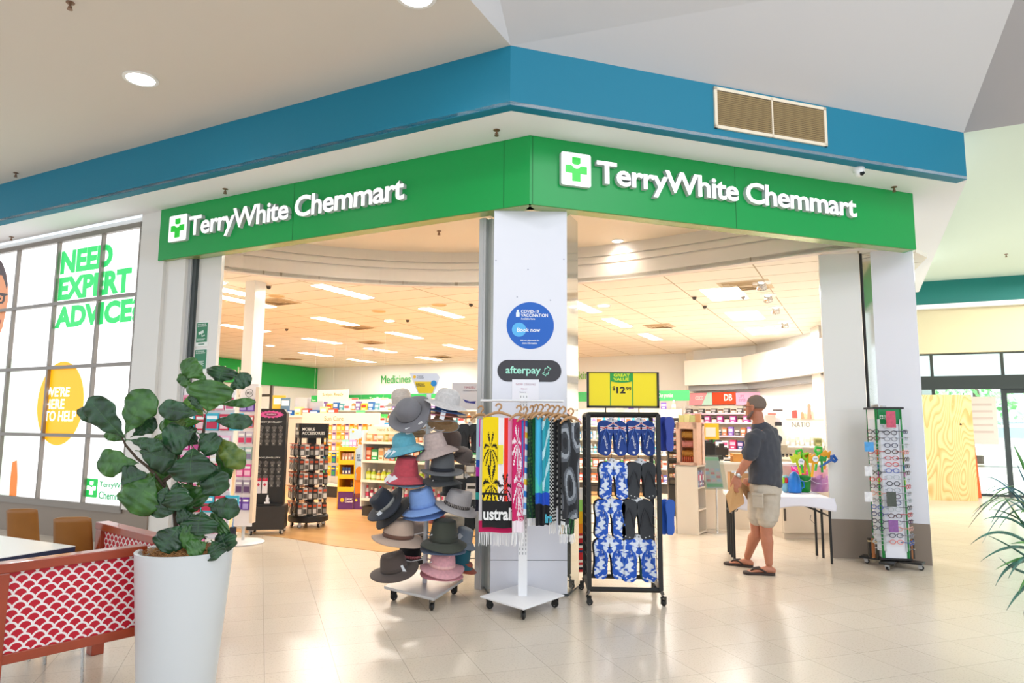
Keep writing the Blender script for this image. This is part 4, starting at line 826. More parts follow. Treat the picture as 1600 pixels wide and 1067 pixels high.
# thongs
def sole_pts(s, n=26):
    P_ = [(.0, .0), (.032, .006), (.046, .03), (.047, .07), (.043, .12), (.046, .17), (.055, .215), (.058, .25), (.05, .28), (.03, .297), (.0, .30), (-.03, .293), (-.046, .272), (-.05, .24), (-.045, .2), (-.037, .15), (-.036, .09), (-.038, .05), (-.034, .02), (-.018, .003)]
    return [(s*a, b) for a, b in P_]
def flagm():
    return None
def tiedye():
    n = 'thong_tie_dye'
    if n in MATS: return MATS[n]
    m = mat(n, '#1c56c0', .7); nt = m.node_tree; b = nt.nodes['Principled BSDF']; tc = nt.nodes.new('ShaderNodeTexCoord'); sx = nt.nodes.new('ShaderNodeSeparateXYZ'); ab = nt.nodes.new('ShaderNodeMath'); ab.operation = 'ABSOLUTE'; cb_ = nt.nodes.new('ShaderNodeCombineXYZ')
    nt.links.new(tc.outputs['Object'], sx.inputs[0]); nt.links.new(sx.outputs[0], ab.inputs[0]); nt.links.new(ab.outputs[0], cb_.inputs[0]); nt.links.new(sx.outputs[2], cb_.inputs[1])
    vo = nt.nodes.new('ShaderNodeTexNoise'); vo.inputs['Scale'].default_value = 26; vo.inputs['Detail'].default_value = 1.5; vo.inputs['Distortion'].default_value = .6; nt.links.new(cb_.outputs[0], vo.inputs['Vector'])
    cr = nt.nodes.new('ShaderNodeValToRGB'); cr.color_ramp.elements[0].position = .47; cr.color_ramp.elements[0].color = (*srgb('#1c56c0'), 1); cr.color_ramp.elements[1].position = .53; cr.color_ramp.elements[1].color = (*srgb('#e2eaf6'), 1)
    nt.links.new(vo.outputs['Fac'], cr.inputs[0]); nt.links.new(cr.outputs[0], b.inputs['Base Color']); return m
def thong_pair(lab, x, yt, yb, Y, kind, grp, front=True):
    q = aty(x, yb, Y); S = ((yb-yt)/1083*Y)/.305
    T = thing('thong_pair', lab, 'thongs', q, 0, grp); T.scale = (S*1.2, 1, S)
    ms = {'flag': C('#1b3f8c', .7), 'tie': tiedye(), 'black': C('#33363b', .7), 'dark': C('#23282c', .8), 'blue': C('#234ca0', .7), 'green': C('#3c6a5c', .8)}[kind]
    for s in (-1, 1):
        g = MB(); g.M = tr(s*.056, 0, 0) @ ry(radians(-3*s)); g.prism([(a, b) for a, b in sole_pts(s)], -.012, 0); o = g.build('sole', ms, T, smooth=0, bevel=.003)
        if front:
            g = MB(); g.M = tr(s*.056, 0, 0) @ ry(radians(-3*s)); sc = C('#23242a') if kind in ('black', 'dark') else C('#2c62c0') if kind == 'tie' else C('#f0f0f4')
            if kind == 'flag': pass
            for e_ in (-1, 1): g.tube([(s*.004, -.012, .235), (s*.004+e_*.018, -.022, .19), (s*.004+e_*.036, -.016, .1)], .0048, 6)
            g.build('strap', sc if kind != 'flag' else C('#2a56a8'), T)
    if front and kind == 'flag':
        for s in (-1, 1):
            g = MB(); g.M = tr(s*.056, 0, 0) @ ry(radians(-3*s)); 
            g.add([(-.05, -.0126, .205), (.05, -.0126, .285), (.05, -.0126, .298), (-.05, -.0126, .22)], [(0, 1, 2, 3)]) if s < 0 else g.add([(.05, -.0126, .205), (-.05, -.0126, .285), (-.05, -.0126, .298), (.05, -.0126, .22)], [(0, 1, 2, 3)])
            g.bx(-.05, .05, -.0126, -.012, .23, .25); g.build('flag_cross_white', C('#f3f1f4'), T, smooth=0)
            g = MB(); g.M = tr(s*.056, 0, 0) @ ry(radians(-3*s)); g.bx(-.05, .05, -.0132, -.0126, .236, .245); g.add([(-s*-.045, -.0132, .214), (s*-.045, -.0132, .288), (s*-.045, -.0132, .293), (-s*-.045, -.0132, .219)], [(0, 1, 2, 3)]); g.build('flag_cross_red', C('#d0243c'), T, smooth=0)
            g = MB(); g.M = tr(s*.056, 0, 0) @ ry(radians(-3*s))
            def star(cx, cz, r):
                g.prism([(cx+(r if k % 2 == 0 else r*.5)*sin(pi*k/7), cz+(r if k % 2 == 0 else r*.5)*cos(pi*k/7)) for k in range(14)], -.0132, -.0122)
            star(0, .028, .014)
            for (a, b, r) in ((.02, .19, .007), (-.022, .15, .007), (.03, .13, .007), (.008, .10, .005)): star(-s*a, b, r)
            g.build('flag_stars', C('#f3f1f4'), T, smooth=0)
            text('strap_lettering', 'AUSTRALIA', C('#e8ecf8'), T, s*.04, .06, w=.12, h=.011, y=-.024, depth=.001, bold=.02, rot=radians(100 if s < 0 else 80))
    if front and kind in ('black', 'tie') :
        g = MB()
        for s in (-1, 1): disc(g, s*.05, .022, .004, -.014, -.012, 10); disc(g, s*.075, .03, .004, -.014, -.012, 10)
        g.build('rivets', C('#f2f2f2'), T, smooth=0)
    g = MB(); g.bx(-.035, .035, -.004, -.001, .26, .305); g.prism([(-.018, .305), (.018, .305), (.012, .325), (-.012, .325)], -.004, -.001); disc(g, 0, .315, .003, -.02, -.004, 10); g.build('hang_card', C('#dfe1e6'), T, smooth=0)
    if front:
        g = MB(); disc(g, 0, .312, .006, -.0065, -.004, 12); g.build('hook_tip', M_BLACK, T, smooth=0)
Yk = RK.y+fl_.y
rows_ = [('top row', 658, 712, 'flag', 957, 'flag', 1001), ('second row', 723, 780, 'tie', 958, 'black', 1002), ('third row', 782, 842, 'tie', 953, 'black', 995), ('bottom row', 844, 905, 'tie', 952, 'tie', 998)]
nm_ = {'flag': 'navy flag print thongs', 'tie': 'blue and white tie dye thongs', 'black': 'charcoal rubber thongs'}
for (rn, yt, yb, k1_, x1_, k2_, x2_) in rows_:
    for sd, kk, xx, e_ in (('left', k1_, x1_, 0), ('right', k2_, x2_, 2)):
        under = {'flag': 'blue', 'tie': 'dark', 'black': 'dark'}[kk]
        yb_ = yb+(2 if sd == 'right' and rn != 'top row' and rn != 'second row' else 0)+(3 if rn == 'bottom row' and sd == 'right' else 0)
        thong_pair('%s in the %s, %s stack, frontmost pair' % (nm_[kk], rn, sd), xx+1, yt, yb_, Yk+.1, kk, 'thongs on the black rack')
        for j, w_ in ((1, 'middle'), (2, 'rearmost')):
            thong_pair('%s pair %s in the %s, %s stack' % ('plain blue' if under == 'blue' else 'dark', w_ if j == 2 else 'just behind the front one', rn, sd), xx-1.5*j+1, yt-.8*j, yb_-.8*j, Yk+.1+.035*j, under if not (rn == 'bottom row' and sd == 'right') else 'green', 'thongs behind the front pairs', False)
T = thing('thong_pair', 'blue thongs hanging on right side of rack, upper', 'thongs', aty(1036, 705, 6.1), radians(30)); g = MB(); g.prism(sole_pts(1), -.012, 0); g.build('sole', C('#2a3f9a'), T, smooth=0); g = MB(); g.M = tr(.03, -.05, 0); g.prism(sole_pts(-1), -.012, 0); g.build('sole', C('#2a3f9a'), T, smooth=0); g = MB(); g.tube([(.0, -.012, .235), (.0, -.05, .17), (.03, -.015, .1)], .005, 6); g.build('strap', C('#2a3f9a'), T)
T = thing('thong_pair', 'blue thongs hanging on right side of rack, lower', 'thongs', aty(1037, 835, 6.1), radians(30)); g = MB(); g.prism(sole_pts(1), -.012, 0); g.build('sole', C('#1f55b0'), T, smooth=0); g = MB(); g.M = tr(.03, -.05, 0); g.prism(sole_pts(-1), -.012, 0); g.build('sole', C('#1f55b0'), T, smooth=0); g = MB(); g.tube([(.0, -.012, .235), (.0, -.05, .17), (.03, -.015, .1)], .005, 6); g.build('strap', C('#1f55b0'), T)

# ================================================================ potted fig, cafe enclosure, palm at the right
def leafmat(n, c1, c2):
    if n in MATS: return MATS[n]
    m = bpy.data.materials.new(n); m.use_nodes = True; nt = m.node_tree; b = nt.nodes['Principled BSDF']; N = nt.nodes.new; Lk = nt.links.new
    tc = N('ShaderNodeTexCoord'); nz = N('ShaderNodeTexNoise'); nz.inputs['Scale'].default_value = 14; nz.inputs['Detail'].default_value = 3; Lk(tc.outputs['Object'], nz.inputs['Vector'])
    cr = N('ShaderNodeValToRGB'); cr.color_ramp.elements[0].position = .35; cr.color_ramp.elements[0].color = (*srgb(c1), 1); cr.color_ramp.elements[1].position = .7; cr.color_ramp.elements[1].color = (*srgb(c2), 1)
    Lk(nz.outputs['Fac'], cr.inputs[0]); Lk(cr.outputs[0], b.inputs['Base Color']); b.inputs['Roughness'].default_value = .3; b.inputs['Subsurface Weight'].default_value = .0
    b.inputs['Specular IOR Level'].default_value = .6
    MATS[n] = m; m.name = n; return m
LM = {'d': leafmat('fig_leaf_dark', '#16351f', '#2c5a35'), 'm': leafmat('fig_leaf_mid', '#27541f', '#4a7d33'), 'l': leafmat('fig_leaf_light', '#3f7a22', '#6a9a36'), 'y': leafmat('fig_leaf_olive', '#3a5c22', '#7a8a3a')}
M_VEIN = mat('leaf_vein', '#4a7042', .5)
PC = Vector((-1.76, 3.72, 0)); PY = 3.72
_c = aty(288.5, 868, PY); PC.x = _c.x
PL = thing('potted_fig', 'fiddle leaf fig in tall white tapered planter at the cafe edge', 'potted plant', PC)
rt_, rb_ = .237, .172; hp = .795
g = MB(); g.lathe([(rb_, 0), (rb_+.004, .01), (rt_-.002, hp-.01), (rt_, hp), (rt_-.006, hp+.004), (rt_-.02, hp), (rt_-.024, hp-.06), (0, hp-.06)], 64); g.build('planter', mat('white_glazed_planter', '#d9dde0', .35, bump=.02, bscale=8), PL, smooth=50)
g = MB(); rr = random.Random(3)
g.grid(lambda u, v: ((rt_-.022)*v*cos(2*pi*u), (rt_-.022)*v*sin(2*pi*u), hp-.045+.06*(1-v*v)+.008*sin(u*40+v*17)), 48, 8)
so = g.build('coir_mulch', mat('coconut_coir', '#9a6a3c', .95, bump=1.2, bscale=110, var=.35), PL); so['kind'] = 'stuff'
g = MB()
for k in range(420):
    a = rr.uniform(0, 2*pi); r = (rt_-.03)*sqrt(rr.random()); z = hp-.04+.06*(1-(r/rt_)**2); d = rr.uniform(0, 2*pi); l = rr.uniform(.02, .05)
    p = Vector((r*cos(a), r*sin(a), z)); q = p+Vector((l*cos(d), l*sin(d), rr.uniform(-.004, .016))); 
    if hypot(q.x, q.y) < rt_-.01: g.tube([p, (p+q)/2+Vector((0, 0, .01)), q], .0013, 3, caps=False)
cf = g.build('coir_fibres', mat('coir_fibre', '#a87b4b', .9), PL); cf['kind'] = 'stuff'
def lp(cx, cy, dy=0): return aty(100+cx*.3, 560+cy*.3, PY+dy)-PC
M_STEM = mat('fig_bark', '#4a3a2c', .8, bump=.4, bscale=80)
for st in ([(600, 990, 0, .013), (585, 900, .0, .012), (575, 780, .01, .011), (545, 690, 0, .009), (510, 650, 0, .009), (470, 600, -.02, .008), (430, 560, -.03, .0075), (380, 520, -.03, .007), (320, 450, -.04, .006), (300, 405, -.04, .004)],
           [(605, 990, .03, .013), (620, 860, .03, .012), (650, 700, .03, .011), (690, 520, .02, .009), (725, 400, .0, .008), (735, 310, -.01, .006)],
           [(545, 690, 0, .007), (520, 630, 0, .006), (560, 605, 0, .006), (590, 560, .01, .005), (600, 480, .01, .005), (590, 350, .02, .004)],
           [(510, 650, 0, .006), (560, 615, -.02, .005), (590, 620, -.02, .004)],
           [(640, 760, .03, .006), (690, 780, -.02, .005), (730, 765, -.03, .004)], [(600, 900, 0, .006), (680, 900, -.03, .005), (740, 940, -.05, .004)]):
    g = MB(); g.tube([lp(a, b, c_) for a, b, c_, r in st], [r for a, b, c_, r in st], 10); g.build('stem', M_STEM, PL)
def leaf(i, bx_, by_, tx, ty, w, colr, dy=0.0, dt=0.0, tilt=.0, fold=.25):
    B = lp(bx_, by_, dy); Tp = lp(tx, ty, dy+dt); ax = Tp-B; L_ = ax.length; ax.normalize(); W = w*.3/1083*PY/2*1.42
    view = Vector((0, -1, 0)); side = ax.cross(view); side = side.normalized() if side.length > .05 else Vector((1, 0, 0)); up = side.cross(ax).normalized()
    if up.y > 0: up = -up
    side = (side*cos(tilt)+up*sin(tilt)).normalized(); up = side.cross(ax).normalized(); 
    if up.y > 0: up = -up
    rr = random.Random(i*7+1); ph = rr.random()*6; arch = L_*rr.uniform(.08, .2); nu, nv = 14, 22
    def wd(t): return W*max(.0, (sin(pi*min(1, t**1.35)))**.62)*(.62+.5*t) if 0 < t < 1 else 0
    def fn(u, v):
        t = .1+.9*v if True else v; s = (u-.5)*2; ww = wd(v)
        e = abs(s)
        z = -arch*(4*(v-.5)**2)*.6 + fold*ww*e*.9 - fold*ww*e*e*1.3 + .010*sin(v*22+ph+s*2)*e*e*(1 if ww > .01 else 0) - .006*cos(v*34)*e*(1-e)*2
        return B + ax*(L_*(.06+.94*v) + .015*ww/W*sin(3*s+ph)*0) + side*(ww*s*(1+.06*sin(v*16+ph+s))) + up*z
    g = MB(); g.grid(fn, nu, nv); o = g.build('leaf', LM[colr], PL, smooth=80, solid=.0012)
    g = MB(); g.tube([B, fn(.5, 0)]+[fn(.5, k/10)+up*.0008 for k in range(1, 10)], [.003, .003]+[.0017*(1-k/11) for k in range(1, 10)], 5)
    for k in range(2, 9):
        v = k/10
        for sd in (-1, 1): g.tube([fn(.5, v)+up*.0006, fn(.5+sd*.2, v+.04)+up*.001, fn(.5+sd*.42, min(.99, v+.09))+up*.001], [.0008, .0007, .0004], 4, caps=False)
    g.build('leaf_veins', M_VEIN, o)
LV = [(745, 120, 610, 10, 80, 'm', -.02, -.02), (800, 135, 830, 38, 130, 'd', .05, .02), (850, 170, 972, 85, 65, 'd', .0, .02), (742, 290, 762, 112, 185, 'm', -.06, -.03), (690, 175, 590, 85, 45, 'm', .0, .0), (722, 305, 640, 195, 95, 'l', .03, .0),
      (715, 292, 485, 258, 80, 'd', -.07, -.05), (800, 240, 1000, 226, 38, 'm', .0, .05), (760, 325, 975, 330, 62, 'd', -.05, -.02), (735, 285, 645, 190, 30, 'd', -.07, 0), (720, 325, 480, 352, 75, 'l', .06, .03), (690, 372, 512, 440, 125, 'd', -.05, -.03),
      (690, 385, 795, 478, 95, 'd', -.04, -.03), (760, 390, 932, 572, 90, 'y', -.02, .0), (780, 420, 862, 630, 55, 'm', .04, .02), (665, 450, 655, 645, 175, 'd', -.08, -.04), (745, 520, 800, 715, 115, 'd', -.05, -.02),
      (322, 430, 118, 205, 110, 'd', -.06, -.04), (245, 345, 58, 268, 55, 'd', -.05, -.02), (305, 405, 440, 160, 135, 'm', -.07, .0), (345, 410, 475, 310, 80, 'd', .02, .02), (318, 422, 508, 462, 52, 'd', -.11, -.05), (315, 432, 212, 368, 62, 'm', -.02, 0),
      (388, 545, 158, 545, 108, 'm', -.04, -.02), (370, 480, 575, 525, 125, 'd', -.05, .02), (470, 600, 335, 805, 165, 'm', -.06, -.03), (440, 600, 290, 640, 110, 'd', -.04, -.02), (545, 600, 425, 680, 100, 'l', .03, .03), (535, 655, 480, 832, 105, 'd', -.05, -.02), (520, 700, 510, 830, 80, 'y', .02, 0),
      (582, 630, 586, 792, 112, 'd', -.07, -.03), (600, 640, 690, 795, 135, 'm', -.01, .0), (440, 575, 600, 545, 95, 'm', .02, .03), (600, 470, 520, 560, 100, 'm', .05, .04), (560, 500, 470, 400, 90, 'l', .06, .02), (640, 640, 640, 800, 120, 'd', .03, .02), (680, 560, 760, 640, 90, 'l', .06, .0),
      (722, 765, 905, 790, 82, 'd', -.06, -.04), (715, 785, 690, 922, 150, 'd', -.08, -.04), (680, 810, 580, 835, 75, 'd', -.03, -.02), (610, 858, 500, 1003, 112, 'd', -.09, -.05), (765, 905, 835, 845, 110, 'm', -.04, 0), (745, 930, 600, 930, 92, 'm', -.08, -.05), (750, 955, 643, 1015, 82, 'm', -.11, -.05), (765, 945, 800, 1040, 85, 'd', -.11, -.04), (800, 880, 855, 1005, 95, 'd', -.04, -.01), (700, 450, 610, 380, 90, 'd', .07, .0), (650, 380, 560, 320, 70, 'y', .07, .0)]
for i, a in enumerate(LV): leaf(i, *a)

# ---------------- cafe enclosure
def scallop():
    m = bpy.data.materials.new('red_scallop_panel'); m.use_nodes = True; nt = m.node_tree; b = nt.nodes['Principled BSDF']; N = nt.nodes.new; Lk = nt.links.new
    tc = N('ShaderNodeTexCoord'); sp = N('ShaderNodeSeparateXYZ'); Lk(tc.outputs['Object'], sp.inputs[0])
    def mt(op, a, b2=None, c3=None):
        n = N('ShaderNodeMath'); n.operation = op
        for i, v in enumerate((a, b2, c3)):
            if v is None: continue
            if isinstance(v, (int, float)): n.inputs[i].default_value = v
            else: Lk(v, n.inputs[i])
        return n.outputs[0]
    S = 1/.060
    X = mt('MULTIPLY', sp.outputs[0], S); Zz = mt('MULTIPLY', sp.outputs[2], S*2)
    res = None
    # fish scales: the ring of radius .5 round each centre, lower rows in front
    def cell(off):
        row = mt('SUBTRACT', mt('FLOOR', Zz), off); par = mt('MULTIPLY', mt('MODULO', mt('ADD', row, 100), 2), .5)
        fx = mt('SUBTRACT', mt('FRACT', mt('ADD', X, par)), .5); fz = mt('MULTIPLY', mt('SUBTRACT', Zz, row), .5)
        return mt('SQRT', mt('ADD', mt('MULTIPLY', fx, fx), mt('MULTIPLY', fz, fz)))
    d1, d0 = cell(1.0), cell(0.0)
    in1 = mt('LESS_THAN', d1, .56); 
    def band(d): return mt('MULTIPLY', mt('GREATER_THAN', d, .41), mt('LESS_THAN', d, .56))
    in0 = mt('LESS_THAN', d0, .56)
    # row one below wins where it covers the point, otherwise this row
    w1 = band(d1); w0 = band(d0); d2 = cell(2.0); 
    col = mt('ADD', mt('MULTIPLY', in1, w1), mt('MULTIPLY', mt('SUBTRACT', 1, in1), w0))
    mx = N('ShaderNodeMix'); mx.data_type = 'RGBA'; Lk(col, mx.inputs['Factor']); mx.inputs['A'].default_value = (*srgb('#bf0024'), 1); mx.inputs['B'].default_value = (*srgb('#f2e9e6'), 1); Lk(mx.outputs['Result'], b.inputs['Base Color'])
    b.inputs['Roughness'].default_value = .5; return m
M_SCAL = scallop(); 
def redwood():
    m = mat('red_stained_timber', '#9c3a18', .32, var=.25, bscale=9); m.node_tree.nodes['Principled BSDF'].inputs['Coat Weight'].default_value = .3; return m
M_RW = redwood()
def partition(lab, A, B, post_a=True, post_b=False, top=.812, bot=.36, th=.05, posts=()):
    d = B-A; L_ = d.length; ang = atan2(d.y, d.x)
    T = thing('cafe_partition', lab, 'partition', (A.x, A.y, 0), ang)
    g = MB(); g.bx(0, L_, -th, th, top-.045, top); g.build('top_rail', M_RW, T, smooth=0, bevel=.004)
    g = MB(); g.bx(0, L_, -th*.6, th*.6, bot, bot+.045); g.build('bottom_rail', M_RW, T, smooth=0, bevel=.003)
    g = MB(); g.bx(.06, L_-.0, -.012, .012, bot+.045, top-.045); g.build('scallop_panel', M_SCAL, T, smooth=0)
    for x in posts: g = MB(); g.bx(x-.045, x+.045, -th*.9, th*.9, 0, top-.045 if x < .1 or x > L_-.1 else bot); g.build('post', M_RW, T, smooth=0, bevel=.004)
    return T
pa = aty(-8, 873, 3.24); pb = aty(223, 845, 3.75); d = Vector((pb.x-pa.x, pb.y-pa.y, 0)).normalized()
A_ = Vector((pa.x, pa.y, 0)); B_ = Vector((pb.x, pb.y, 0))
partition('near red timber partition with red and white scallop panel', A_-d*.04, B_+d*.01, posts=(.05,), th=.04)
pc_ = aty(160, 812, 4.62); pd = aty(252, 833, 4.06)
partition('far red timber partition with scallop panel running behind the white planter', Vector((pc_.x, pc_.y, 0)), Vector((pd.x, pd.y, 0)), posts=(.045,), th=.04)
# cafe table
TT = thing('cafe_table', 'white cafe table with navy edge behind near partition', 'table', (-3.0, 3.9, 0))
tz = .745; c0 = flo(118, 853, tz); c1_ = flo(-10, 835, tz); c2_ = flo(-10, 873, tz); off = Vector((-3.0, 3.9, 0))
e1 = Vector((c1_.x, c1_.y)) - Vector((c0.x, c0.y)); e2 = Vector((c2_.x, c2_.y)) - Vector((c0.x, c0.y)); c0v = Vector((c0.x, c0.y)); e1.normalize(); e2.normalize()
pp = [c0v, c0v+e1*1.0, c0v+e1*1.0+e2*.7, c0v+e2*.9]
pp = [(p.x-off.x, p.y-off.y) for p in pp]
g = MB(); g.slab(pp, tz-.004, tz); g.build('tabletop', C('#eef0ee', .3), TT, smooth=0)
g = MB(); g.slab(pp, tz-.03, tz-.004); g.build('navy_edge', C('#1e2a48', .4), TT, smooth=0)
ctr = (sum(p[0] for p in pp)/4, sum(p[1] for p in pp)/4)
g = MB(); g.tube([(ctr[0], ctr[1], .02), (ctr[0], ctr[1], tz-.03)], .035, 14); g.build('pedestal', M_STEEL, TT)
g = MB(); g.lathe([(.25, 0), (.25, .012), (.04, .03)], 28, (ctr[0], ctr[1], 0)); g.build('table_base', M_STEEL, TT)
M_CH = mat('honey_plywood', '#9a6328', .35, var=.12, bscale=12)
def cchair(lab, xl, xr, yt, Y, ang, lean=.1):
    q = aty((xl+xr)/2, yt, Y); T = thing('cafe_chair', lab, 'chair', (q.x, q.y, 0), ang, 'plywood cafe chairs')
    w = (xr-xl)/1083*Y*.5; zt_ = q.z
    g = MB()
    def fn(u, v, o=0): return ((u-.5)*2*w*(1-.08*v), o + .03*(1-(2*u-1)**2) + lean*(v-1)*.0 + .05*v*0 - lean*(1-v), zt_-.38*(1-v) + (-.012*(2*u-1)**4 if v > .95 else 0))
    nu, nv = 12, 10; g.grid(lambda u, v: fn(u, v), nu, nv); g.build('backrest', M_CH, T, solid=.012, smooth=60)
    g = MB(); g.grid(lambda u, v: ((u-.5)*2*w*1.05, -.42*v-.08, .45+.015*(2*u-1)**2 - .02*v*v), 8, 8); g.build('seat', M_CH, T, solid=.012)
    for (x, y) in ((-w, -.12), (w, -.12), (-w, -.46), (w, -.46)):
        g = MB(); g.tube([(x*.92, y, .44), (x*1.08, y+(.05 if y > -.2 else -.05), 0)], .0095, 8); g.build('leg', M_STEEL, T)
    return T
cchair('plywood cafe chair at the far left of the table', 12, 58, 794, 4.95, radians(190))
cchair('plywood cafe chair nearest the planter', 86, 142, 807, 4.5, radians(192))
T = thing('cafe_chair', 'plywood cafe chair of which only thin metal legs show under the near partition', 'chair', flo(78, 1050), radians(20), 'plywood cafe chairs')
for i, (a, b) in enumerate((((128, 1070), (118, 1000)), ((70, 1038), (64, 1000)), ((45, 1033), (42, 1010)))):
    f_ = flo(*a)-T.location; f_ = rz(-radians(20)) @ f_; g = MB(); g.tube([f_, (f_.x-.02, f_.y+.02, .3), (f_.x*.7, f_.y*.7, .44)], .009, 8); g.build('leg', M_STEEL, T)
g = MB(); g.box((.05, 0, .45), (.4, .4, .014)); g.build('seat', M_CH, T, smooth=0, bevel=.005)
# ---------------- strappy palm at the right edge
PQ = Vector((aty(1640, 900, 3.9).x, 3.9, 0)); T = thing('strappy_palm', 'dracaena like palm with long thin leaves at the right edge', 'plant', PQ)
g = MB(); g.lathe([(.1, 0), (.13, .45), (.125, .46), (.11, .42), (0, .42)], 32); g.build('planter', mat('grey_planter', '#9aa0a2', .4), T)
g = MB(); g.tube([(0, 0, .42), (.01, .01, .8), (0, 0, 1.1)], [.02, .018, .012], 8); g.build('stem', M_STEM, T)
PLM = [leafmat('palm_blade_dark', '#1d4a3a', '#3c7a66'), leafmat('palm_blade_blue', '#33606a', '#6f9aa4'), leafmat('palm_blade_green', '#2c6a2c', '#5a9a3c')]
def blade(x0, y0, xm, ym, x1, y1, d0, d1, w, mi):
    A_, M_, B2_ = aty(x0, y0, 3.9+d0)-PQ, aty(xm, ym, 3.9+(d0+d1)/2)-PQ, aty(x1, y1, 3.9+d1)-PQ
    def pt(t): return A_*(1-t)**2+M_*2*t*(1-t)+B2_*t*t
    g = MB()
    def fn(u, v):
        p = pt(v); tn = (pt(min(1, v+.02))-pt(max(0, v-.02))).normalized(); sd = tn.cross(Vector((0, -1, .3))).normalized(); ww = w*min(1, v*8+.3)*(1-v**3)**1
        return p+sd*(u-.5)*2*ww + Vector((0, -1, 0))*(-abs(u-.5)*ww*.5)
    g.grid(fn, 2, 16); g.build('leaf', PLM[mi], T, solid=.001, smooth=70)
for a in [(1640, 880, 1570, 800, 1515, 852, 0, -.2, .009, 0), (1640, 870, 1590, 790, 1536, 812, 0, -.1, .008, 0), (1640, 880, 1580, 860, 1555, 916, 0, -.2, .011, 0), (1645, 880, 1590, 830, 1531, 878, .05, -.3, .009, 0), (1640, 860, 1580, 740, 1535, 745, .1, .1, .007, 1),
          (1640, 840, 1600, 730, 1540, 775, .1, 0, .006, 1), (1640, 880, 1600, 850, 1575, 905, -.1, -.3, .012, 0), (1640, 820, 1608, 740, 1582, 692, .05, .0, .016, 2), (1640, 900, 1610, 880, 1590, 930, -.1, -.3, .012, 2), (1640, 800, 1600, 760, 1588, 720, 0, 0, .008, 1),
          (1640, 860, 1600, 800, 1545, 795, .1, 0, .006, 0), (1640, 900, 1600, 860, 1540, 835, 0, -.1, .007, 0), (1640, 880, 1600, 820, 1565, 770, .1, .1, .008, 2), (1640, 850, 1615, 780, 1594, 802, 0, -.1, .013, 2), (1640, 900, 1590, 900, 1560, 870, 0, -.1, .008, 0), (1650, 880, 1620, 900, 1600, 960, -.1, -.3, .012, 0), (1640, 830, 1610, 790, 1560, 745, .1, .2, .007, 1), (1640, 870, 1620, 840, 1578, 850, 0, -.2, .01, 2), (1640, 900, 1600, 905, 1572, 955, -.1, -.3, .01, 0), (1640, 900, 1620, 850, 1555, 890, -.1, -.2, .01, 2)]:
    blade(*a)
for k in range(26):
    rr = random.Random(k+50); a = rr.uniform(0, 2*pi); l = rr.uniform(.35, .6); h = rr.uniform(.1, .5); A_ = Vector((0, 0, .85+.25*rr.random())); g = MB(); e_ = A_+Vector((l*cos(a)*(1 if cos(a) > -.2 else .6), l*sin(a), h-.35)); mid = A_+(e_-A_)*.5+Vector((0, 0, .2))
    def pt(t, A_=A_, e_=e_, mid=mid): return A_*(1-t)**2+mid*2*t*(1-t)+e_*t*t
    sd = Vector((-sin(a), cos(a), 0)); g.grid(lambda u, v: pt(v)+sd*(u-.5)*.026*(1-v**3), 2, 12); g.build('leaf', PLM[k % 3], T, solid=.001, smooth=70)

# ================================================================ the shopper, trestle table, reading glasses carousel
MB0 = Vector((2.49, 7.13, 0))
def mp_(x, y, d=0.0): return aty(x, y, 7.13+d)-MB0
def limb(g, pts, rad, side=None, n=18):
    "tube of elliptical rings, rad = (across, along) per point"
    pts = [Vector(p) for p in pts]; rings = []
    for i, p in enumerate(pts):
        t = (pts[min(i+1, len(pts)-1)]-pts[max(i-1, 0)]).normalized(); sd = (Vector(side) if side is not None else Vector((1, 0, 0))); sd = (sd-t*sd.dot(t)).normalized(); fr = t.cross(sd)
        a, b = rad[i] if isinstance(rad[i], tuple) else (rad[i], rad[i])
        rings.append([p+sd*a*cos(2*pi*k/n)+fr*b*sin(2*pi*k/n) for k in range(n)])
    g.loft(rings)
    for p, r in ((pts[0], rad[0]), (pts[-1], rad[-1])):
        a, b = r if isinstance(r, tuple) else (r, r); q = min(a, b)*.95; g.ball(p, q, 14, 8)
def remesh(o, vs, sm=6, f=.6):
    md = o.modifiers.new('remesh', 'REMESH'); md.mode = 'VOXEL'; md.voxel_size = vs; md.use_smooth_shade = True
    m2 = o.modifiers.new('smooth', 'SMOOTH'); m2.iterations = sm; m2.factor = f
    return o
f_ = Vector((-.74, .67, 0)); s_ = Vector((.67, .74, 0)); U_ = Vector((0, 0, 1))
MAN = thing('person', 'grey haired man in dark tee, beige cargo shorts and brown thongs browsing beside table', 'person', MB0)
def skinm():
    m = mat('skin', '#b9785c', .5, var=.08, bscale=40); b = m.node_tree.nodes['Principled BSDF']; b.inputs['Subsurface Weight'].default_value = .15; b.inputs['Subsurface Radius'].default_value = (.02, .008, .004); b.inputs['Subsurface Scale'].default_value = .5; return m
M_SKIN = skinm()
H_ = mp_(1180, 638, 0); chest = mp_(1194, 690, .0); waist = mp_(1197, 735); hips = mp_(1196, 764)
g = MB()
